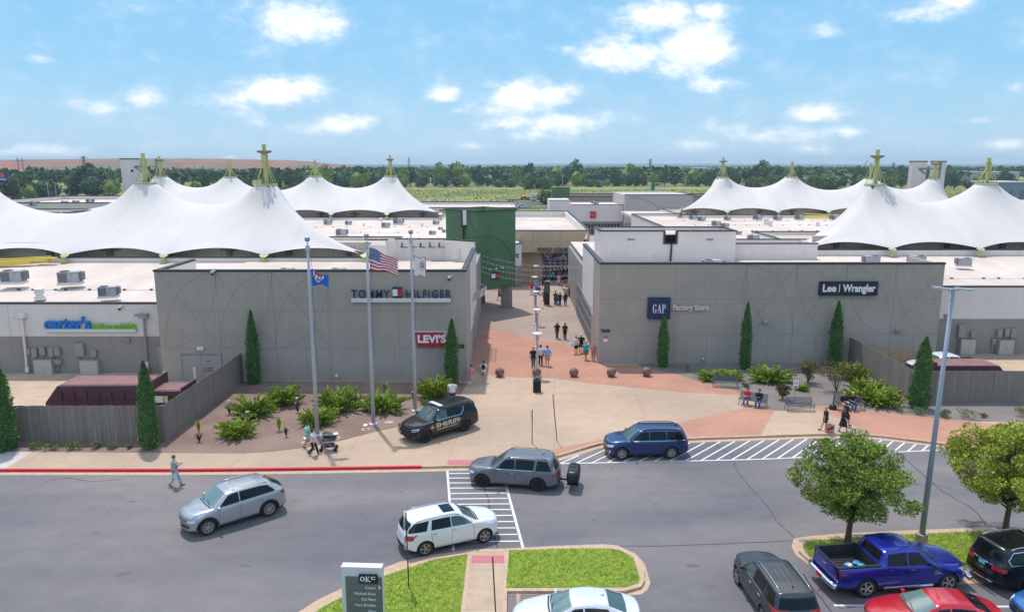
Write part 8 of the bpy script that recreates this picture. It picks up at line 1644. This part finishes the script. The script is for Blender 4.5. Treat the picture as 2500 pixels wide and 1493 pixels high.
    # clothes follow the same joints, a little wider
    def loft(b, R_):
        n_ = 16; b.add([(rx*math.cos(2*math.pi*i/n_), y+ry*math.sin(2*math.pi*i/n_), z_) for (z_, y, rx, ry) in R_ for i in range(n_)], [(j*n_+i, j*n_+(i+1)%n_, (j+1)*n_+(i+1)%n_, (j+1)*n_+i) for j in range(len(R_)-1) for i in range(n_)] + [tuple(range(n_-1,-1,-1)), tuple(range((len(R_)-1)*n_, len(R_)*n_))])
    b = MB(); loft(b, [(pz-.07,0,.186*w_,.156*w_),(pz+.10,.3*lean,.158*w_,.130*w_),(pz+.26,.5*lean,.175*w_,.138*w_),(pz+.38,.7*lean,.198*w_,.138*w_),(pz+.46,.8*lean,.19*w_,.115*w_),(pz+.505,.9*lean,.12,.085),(pz+.53,lean,.068,.066)])
    for q in 'lr':
        sh, el, wr = J['sh'+q][0], J['el'+q][0], J['wr'+q][0]; s0 = sh.lerp(Vector((0,sh.y,sh.z)), .25) + Vector((0,0,-.005))
        b.tube([s0, sh + Vector((0,0,-.01)), sh.lerp(el, .35), sh.lerp(el, .68 if sleeve == 'short' else .2 if sleeve == 'none' else 1.)] + ([wr.lerp(el,.12)] if sleeve == 'long' else []), [.07,.078,.066,.062 if sleeve != 'none' else .06] + ([.042] if sleeve == 'long' else []), 12)
    b.build('shirt', top, t, smooth=True)
    b = MB(); sit = pose == 'sit'; loft(b, [(pz+.04,0,.160*w_,.132*w_),(pz-.03,0,.172*w_,.140*w_),(pz-.10,.02 if sit else 0,.168*w_,.13*w_),(pz-.15,.03 if sit else 0,.10,.09)])
    for q in 'lr':
        kn, an, hp = J['kn'+q][0], J['an'+q][0], J['hp'+q][0]
        if legs == 'long': b.tube([hp+Vector((0,0,.02)), hp.lerp(kn,.3), kn, kn.lerp(an,.5), an+Vector((0,-.005,-.02))], [.10*w_,.098*w_,.078,.07,.068], 12)
        else: b.tube([hp+Vector((0,0,.02)), hp.lerp(kn,.35), hp.lerp(kn, .85 if legs == 'short' else .55)], [.10*w_,.102*w_,.098*w_], 12)
    b.build('trousers' if legs == 'long' else 'shorts', bot, t, smooth=True)
    if dress: b = MB(); b.lathe([(.17*w_,pz),(.235,pz-.2),(.29,pz-.45)], 18); b.build('skirt', top, t, smooth=True)
    ms = cloth('shoe_%d' % int(shoe[0]*100), shoe)
    for q in 'lr': an, to = J['an'+q][0], J['to'+q][0]; b = MB(); b.tube([an+Vector((0,-.05,-.045)),an.lerp(to,.5)+Vector((0,0,-.02)),to+Vector((0,.03,-.005))], [.042,.05,.034], 8); link('shoe', b.mesh('shoe', ms, True), t)
    hm = mat('hair_%d_%d' % (int(hair[0]*100), int(hair[1]*100)), hair, .7); b = MB(); c = H + Vector((0,-.018,.028)); b.ball(tuple(c), .103, 14, sz=1.0); b.v = [v for v in b.v]; b.v = [(x, min(y, H.y+.055) if z_ < H.z+.05 else y, z_ if y < H.y+.03 or z_ > H.z+.035 else H.z+.035) for x,y,z_ in b.v]
    if hairl: b.tube([H+Vector((0,-.06,.02)),H+Vector((0,-.10,-.12)),H+Vector((0,-.10,-.12-hairl))], [.085,.085,.04], 8)
    b.build('hair', hm, t, smooth=True)
    if cap: b = MB(); b.ball(tuple(H+Vector((0,0,.045))), .108, 12, sz=.85); b.v = [(x,y,max(z_,H.z+.03)) for x,y,z_ in b.v]; b.lathe([(.10,0),(.20,-.01),(.20,.005),(.10,.015)] if cap[1] else [(.10,0),(.115,0),(.115,.01)], 16, c=(0,H.y,H.z+.035)); b.box(-.07,.07,H.y+.06,H.y+.17,H.z+.03,H.z+.042); b.build('hat', cloth('hat_%d' % int(cap[0][0]*100), cap[0]), t, smooth=True)
    t.scale = (k, k, k); t['_'] = 0; del t['_']; return t, J
K_ = cloth('black', (.014,.014,.017)); WH = cloth('white', (.66,.66,.68)); JN = cloth('denim', (.05,.10,.24)); GY = cloth('grey', (.18,.18,.19)); BG = cloth('beige', (.46,.36,.26)); NVc = cloth('navy', (.03,.05,.16)); PK_ = cloth('pink', (.62,.22,.27)); RD = cloth('red', (.60,.02,.04)); TL = cloth('teal', (.03,.38,.36)); GRN = cloth('green', (.10,.55,.40)); BL = cloth('sky_blue', (.22,.38,.75)); OR = cloth('peach', (.70,.33,.20)); OLV = cloth('olive', (.13,.12,.07)); BR = cloth('brown', (.17,.10,.07)); DG = cloth('charcoal', (.05,.05,.055)); FL = cloth('rose', (.45,.22,.24)); MT = cloth('mint', (.25,.62,.50)); PJ = cloth('pale_denim', (.38,.43,.55)); PU = cloth('purple', (.12,.07,.40)); BLc = (.45,.28,.12)
def item(name, label, cat, P, mb, m, rz=0): o = mb.build(name, m, None, loc=P); o.rotation_euler = (0,0,rz); return tag(o, label, cat)
p1 = person('woman in a pink tunic and white trousers walking away beside the left wall', (1151,940), .1, PK_, WH, hair=(.06,.03,.02), dress=True, h=1.68, shoe=(.6,.6,.6))
p2, J2 = person('young man in white tee and beige shorts with black backpack', (1180.6,932), -.05, WH, BG, legs='short', h=1.78, ph=-1, shoe=(.5,.5,.5))
b = MB(); b.ball((0,-.02,1.28),.17,12,sz=1.3); b.v = [(x*1.0,y*.7-.19,z) for x,y,z in b.v]; o = b.build('backpack', K_, None, smooth=True); o.location = p2.location; o.scale = p2.scale; tag(o, 'black backpack on the young man in white by the left wall', 'backpack')
person('bald man in black shirt and jeans left of the nearest plaza lamp', (1302,896), 0, K_, JN, hair=(.30,.17,.12), h=1.8, wide=1.1)
person('man in white tee and dark trousers directly right of the plaza lamp', (1320,891), .05, WH, DG, h=1.82, ph=-1)
person('man in pale blue shirt and peach shorts beside the white-shirted man', (1336,893), -.1, BL, OR, legs='short', h=1.82, wide=1.12, shoe=(.6,.6,.6), sk='tan')
a_, _ = person('woman in black dress with open white jacket and shoulder bag', (1406,863), math.pi, WH, K_, legs='short', sk='fair', dress=False, sleeve='long', hairl=.1, hair=(.12,.05,.03), h=1.7)
b = MB(); b.box(-.17,.17,-.06,.06,0,.32); b.tube([(-.1,0,.32),(0,0,.6),(.1,0,.32)],.012,5); item('shoulder_bag','white shoulder bag of the woman in the open jacket','bag',G(1401,863,.139)+Vector((-.12,-.18,.75)),b,WH)
person('man in black tee, dark shorts and white cap behind the teal shirt', (1418,861), math.pi, K_, DG, legs='short', wide=1.15, cap=((.7,.7,.7),0), h=1.82, ph=-1)
person('stout man in teal tee, grey shorts and black socks', (1430,878), math.pi+.1, TL, GY, legs='short', wide=1.22, hair=(.4,.4,.4), h=1.72)
person('blonde woman in rose flowered outfit next to the right wall corner', (1448,880), math.pi-.1, FL, FL, hair=(.5,.38,.2), h=1.66, hairl=.02, ph=-1, shoe=(.6,.5,.5))
person('woman in black top, brown trousers and straw hat walking away', (1360,826), .05, K_, BR, sk='tan', hairl=.2, cap=((.55,.42,.25),1), h=1.7)
person('slim woman all in black with very long hair, arm out', (1379,828), -.1, K_, K_, sk='tan', hairl=.35, ph=-1, h=1.68)
for a_ in [('man in olive tee and jeans pushing a buggy up the plaza',(1356,744.5),0,OLV,JN,dict(h=1.82,wide=1.1,hold='push')),('woman in sleeveless black top and jeans mid-plaza',(1367,746),0,K_,JN,dict(sk='tan',sleeve='none',hairl=.05,h=1.68)),('woman in black with long hair and jeans, right of the mid-plaza trio',(1380,746),0,K_,JN,dict(hairl=.3,sleeve='long',h=1.62,ph=-1)),('child-sized figure in brick red top and black leggings',(1391,725),math.pi,cloth('brick',(.35,.07,.04)),K_,dict(sk='brown',h=1.6)),('person in white top and grey trousers by the right shop windows',(1415,742),.6,WH,GY,dict(sk='brown',h=1.65)),('man in bright green shirt near the round planter',(1402,705),.2,GRN,BG,dict(legs='short',h=1.78,wide=1.15)),
    ('man in red shirt and pale shorts carrying a bag, upper plaza',(1298,719.5),0,RD,WH,dict(legs='short',h=1.8,wide=1.15)),('woman in pale blue top behind the third lamp',(1312,716),0,BL,JN,dict(h=1.66)),('child in royal blue tee beside the lamps',(1317,720),0,cloth('royal',(.03,.08,.45)),BG,dict(h=1.25,legs='short')),('woman in dark clothes looking down, upper plaza',(1325,706),.3,K_,GY,dict(legs='short',hairl=.2)),('woman in white blouse and black trousers near the directory',(1338,709),.4,WH,K_,dict(h=1.7)),('person in khaki stooping beside the directory pylon',(1328,736),.5,cloth('khaki',(.28,.22,.13)),OLV,dict(h=1.6)),
    ('small child in pink in front of the food hall',(1373,706),math.pi,PK_,PK_,dict(h=1.05,legs='short')),('woman in long pink and blue dress before the doors',(1364,697),0,cloth('candy',(.6,.25,.5)),BL,dict(dress=True,h=1.7)),('person in teal tee left in the food hall doorway group',(1349.5,688),0,TL,K_,dict()),('man in dark shirt in the food hall doorway',(1357,685.5),math.pi,K_,NVc,dict(h=1.8)),('man in white tee entering the food hall',(1366,684.5),0,WH,DG,dict(h=1.78,ph=-1)),('person in dark olive right of the food hall door',(1380,689),.2,OLV,DG,dict(sleeve='none')),('grey-clad woman by the parked buggies at the doors',(1390,690),-.3,GY,GY,dict(h=1.65)),('dark haired person deep in the food hall doorway',(1361,682.5),math.pi,DG,K_,dict(h=1.7)),
    ('walker in grey tee under the green tower, blue bag in hand',(1219,733),-1.2,GY,DG,dict(legs='short',sk='tan'))]: person(a_[0], a_[1], a_[2], a_[3], a_[4], **a_[5])
person('man in white tee behind the police vehicle roof', (1105,985), 0, WH, NVc, h=1.8, wide=1.2, pose='stand', group='people near the kerb')
pm, Jm = person('man in plaid shirt and pale jeans walking on the road with a cup', (429,1187), -.75, m_plaid, PJ, hair=(.16,.09,.06), h=1.82, sleeve='long', hold='front', z=0.0, group='people near the kerb', shoe=(.35,.24,.08))
b = MB(); b.tube([(0,0,0),(0,0,.13)],[.035,.045],10); o = item('paper_cup','white paper cup held by the man in plaid','cup',pm.matrix_basis @ Vector((.10,.36,1.20)),b,WH)
b = MB(); b.box(-.04,.04,-.15,.15,0,.30,0); b.box(-.05,-.01,-.20,.0,.0,.2,1); b.tube([(0,-.08,.3),(0,0,.42),(0,.08,.3)],.008,5,0); o = b.build('carrier_bag',[WH,cloth('mustard',(.55,.42,.08))],None,loc=pm.matrix_basis @ Vector((.27,-.08,.50)),); tag(o,'white and yellow carrier bags beside the man in plaid','bag')
person('man in mint tee and khaki shorts pushing the pushchair', (752,1096), -1.45, MT, BG, sk='tan', h=1.8, legs='short', hold='push', group='people near the kerb')
person('woman in white tee and wide black trousers beside the pushchair', (766,1110), -1.5, WH, K_, h=1.70, ph=-1, group='people near the kerb', hairl=.03, shoe=(.4,.35,.3))
P = G(803,1098,.135); t = thing('pushchair', 'grey hooded pushchair with purple basket on the left pavement', 'pushchair', P, R(5)); mg = cloth('hood_grey', (.10,.105,.12))
b = MB()
for x in (-.32,.32):
    for y in (-.26,.26): b.lathe([(.0,-.02),(.085,-.02),(.11,0),(.085,.02),(.0,.02)],14); 
b = MB()
for s in (-1,1): b.tube([(-.42,s*.25,.12),(.05,s*.25,.62),(-.46,s*.24,1.02)],.018,6); b.tube([(.42,s*.25,.12),(-.1,s*.25,.62)],.018,6)
b.tube([(-.46,-.24,1.02),(-.46,.24,1.02)],.02,6); b.build('frame', m_steel, t)
for x in (-.42,.42):
    for y in (-.27,.27): w2 = MB(); w2.tube([(0,-.02,0),(0,.02,0)],.12,16); w2.build('wheel', m_tyre, t, loc=(x,y,.12))
b = MB(); b.add([(-.3,-.22,.62),(.42,-.22,.66),(.42,.22,.66),(-.3,.22,.62),(-.34,-.24,.86),(.5,-.24,.84),(.5,.24,.84),(-.34,.24,.86)],[(0,1,2,3),(0,1,5,4),(1,2,6,5),(2,3,7,6),(3,0,4,7)]); b.build('carrycot', mg, t)
b = MB(); n = 8; V = []
for i in range(n+1):
    a = math.pi*(.12+.62*i/n)
    for j in range(7): s = -1+2*j/6; V.append((-.1+.34*math.cos(a), .25*s, .84+.34*math.sin(a)*math.sqrt(max(.15,1-.35*s*s))))
b.add(V,[(i*7+j,i*7+j+1,(i+1)*7+j+1,(i+1)*7+j) for i in range(n) for j in range(6)]); b.build('hood', mg, t, smooth=True); MB().obox((.05,0,.32),.6,.36,.18).build('basket', cloth('plum',(.10,.04,.09)), t)
# sitters: on the second bench and the fourth bench
def on_bench(i, dx, dy=-.02): p, a = BP[i]; return tuple(p + Vector((math.cos(a)*dx - math.sin(a)*dy, math.sin(a)*dx + math.cos(a)*dy, 0))), a + math.pi
q, a = on_bench(1, -.42); person('dark haired woman in red top and jeans sitting on the bench', q, a, RD, JN, pose='sit', hairl=.12, group='people sitting on the benches', shoe=(.5,.5,.5)); q, a = on_bench(1, .42); person('person in black top and jeans sitting bent over a phone', q, a, K_, JN, pose='sit', sk='tan', hold='front', group='people sitting on the benches', sleeve='long')
q, a = on_bench(3, -.45); person('blonde person in black top and pale shorts sitting left of a couple', q, a, K_, cloth('blush',(.55,.33,.27)), pose='sit', hair=BLc, legs='short', sleeve='long', group='people sitting on the benches'); q, a = on_bench(3, .12); person('man in black tee, jeans and cap sitting on the right bench', q, a, K_, JN, pose='sit', cap=((.45,.38,.28),0), group='people sitting on the benches', shoe=(.6,.6,.6))
person('blonde woman in black tee and shorts with cardboard shopping bag', (2014,1052), 1.2, K_, K_, hair=BLc, legs='brief', h=1.7, group='people at the right crossing')
b = MB(); b.box(-.26,.26,-.12,.12,0,.5,0); disc(b, -.1,.2,.13,-.125,1); b.add([(.02,-.125,.12),(.07,-.125,.12),(.18,-.125,.27),(.18,-.125,.12),(.23,-.125,.12),(.23,-.125,.36),(.18,-.125,.36),(.07,-.125,.22),(.07,-.125,.36),(.02,-.125,.36)],[(0,1,8,9),(1,2,6,8),(3,4,5,6)],2); b.tube([(-.1,0,.5),(0,0,.62),(.1,0,.5)],.012,5,0)
o = b.build('shopping_bag',[cloth('kraft',(.42,.30,.18)),RD,NVc],None,loc=G(2023,1053,.139)+Vector((0,-.1,.06))); tag(o,'big kraft shopping bag with red spot and navy N','bag')
person('girl in short black dress walking right past the benches', (2057,1054), -1.3, K_, K_, hair=(.16,.06,.03), hairl=.12, legs='brief', dress=True, h=1.6, sk='tan', group='people at the right crossing', shoe=(.15,.17,.3))
person('woman in black with white and red cap behind the girl', (2063,1040), -1.2, K_, K_, hair=(.05,.03,.02), cap=((.6,.55,.6),0), legs='short', h=1.7, sk='tan', group='people at the right crossing')
for (px, py, lb) in [(1361,742,'dark folded buggy pushed by the man in olive'),(1393,686,'black buggy with hood parked beside the food hall doors')]:
    P = G(px, py, .135); t = thing('buggy', lb, 'buggy', P, R(40)); b = MB(); [b.tube([(s*.2,-.35,.1),(s*.2,.1,.55),(s*.2,-.3,1.0)],.02,5) for s in (-1,1)]; [b.tube([(s*.2,.35,.1),(s*.2,-.05,.5)],.02,5) for s in (-1,1)]; b.build('frame', K_, t); MB().obox((0,.05,.55),.4,.5,.3).build('seat', K_ if px < 1380 else PU, t); b = MB(); b.ball((0,.08,.85),.26,12,sz=.8); b.v = [(x,y,max(z_,.82)) for x,y,z_ in b.v]; b.build('hood', K_, t)
    for x in (-.2,.2):
        for y in (-.35,.35): w2 = MB(); w2.tube([(-.02,0,0),(.02,0,0)],.09,12); w2.build('wheel', m_tyre, t, loc=(x,y,.09))
# ---------------------------------------------------------------- air
hz = bpy.data.materials.new('haze_air'); hz.use_nodes = True; t_ = hz.node_tree; t_.nodes.clear(); ou = t_.nodes.new('ShaderNodeOutputMaterial'); pv = t_.nodes.new('ShaderNodeVolumePrincipled'); pv.inputs['Color'].default_value = (.66,.80,.97,1); pv.inputs['Density'].default_value = .00017; pv.inputs['Anisotropy'].default_value = .2; t_.links.new(pv.outputs[0], ou.inputs['Volume'])
o = MB().box(-9000,9000,-60,6600,-1.06,75).build('haze', hz); o['kind'] = 'stuff'; o['label'] = 'thin bluish haze over the land towards the horizon'; o['category'] = 'haze'
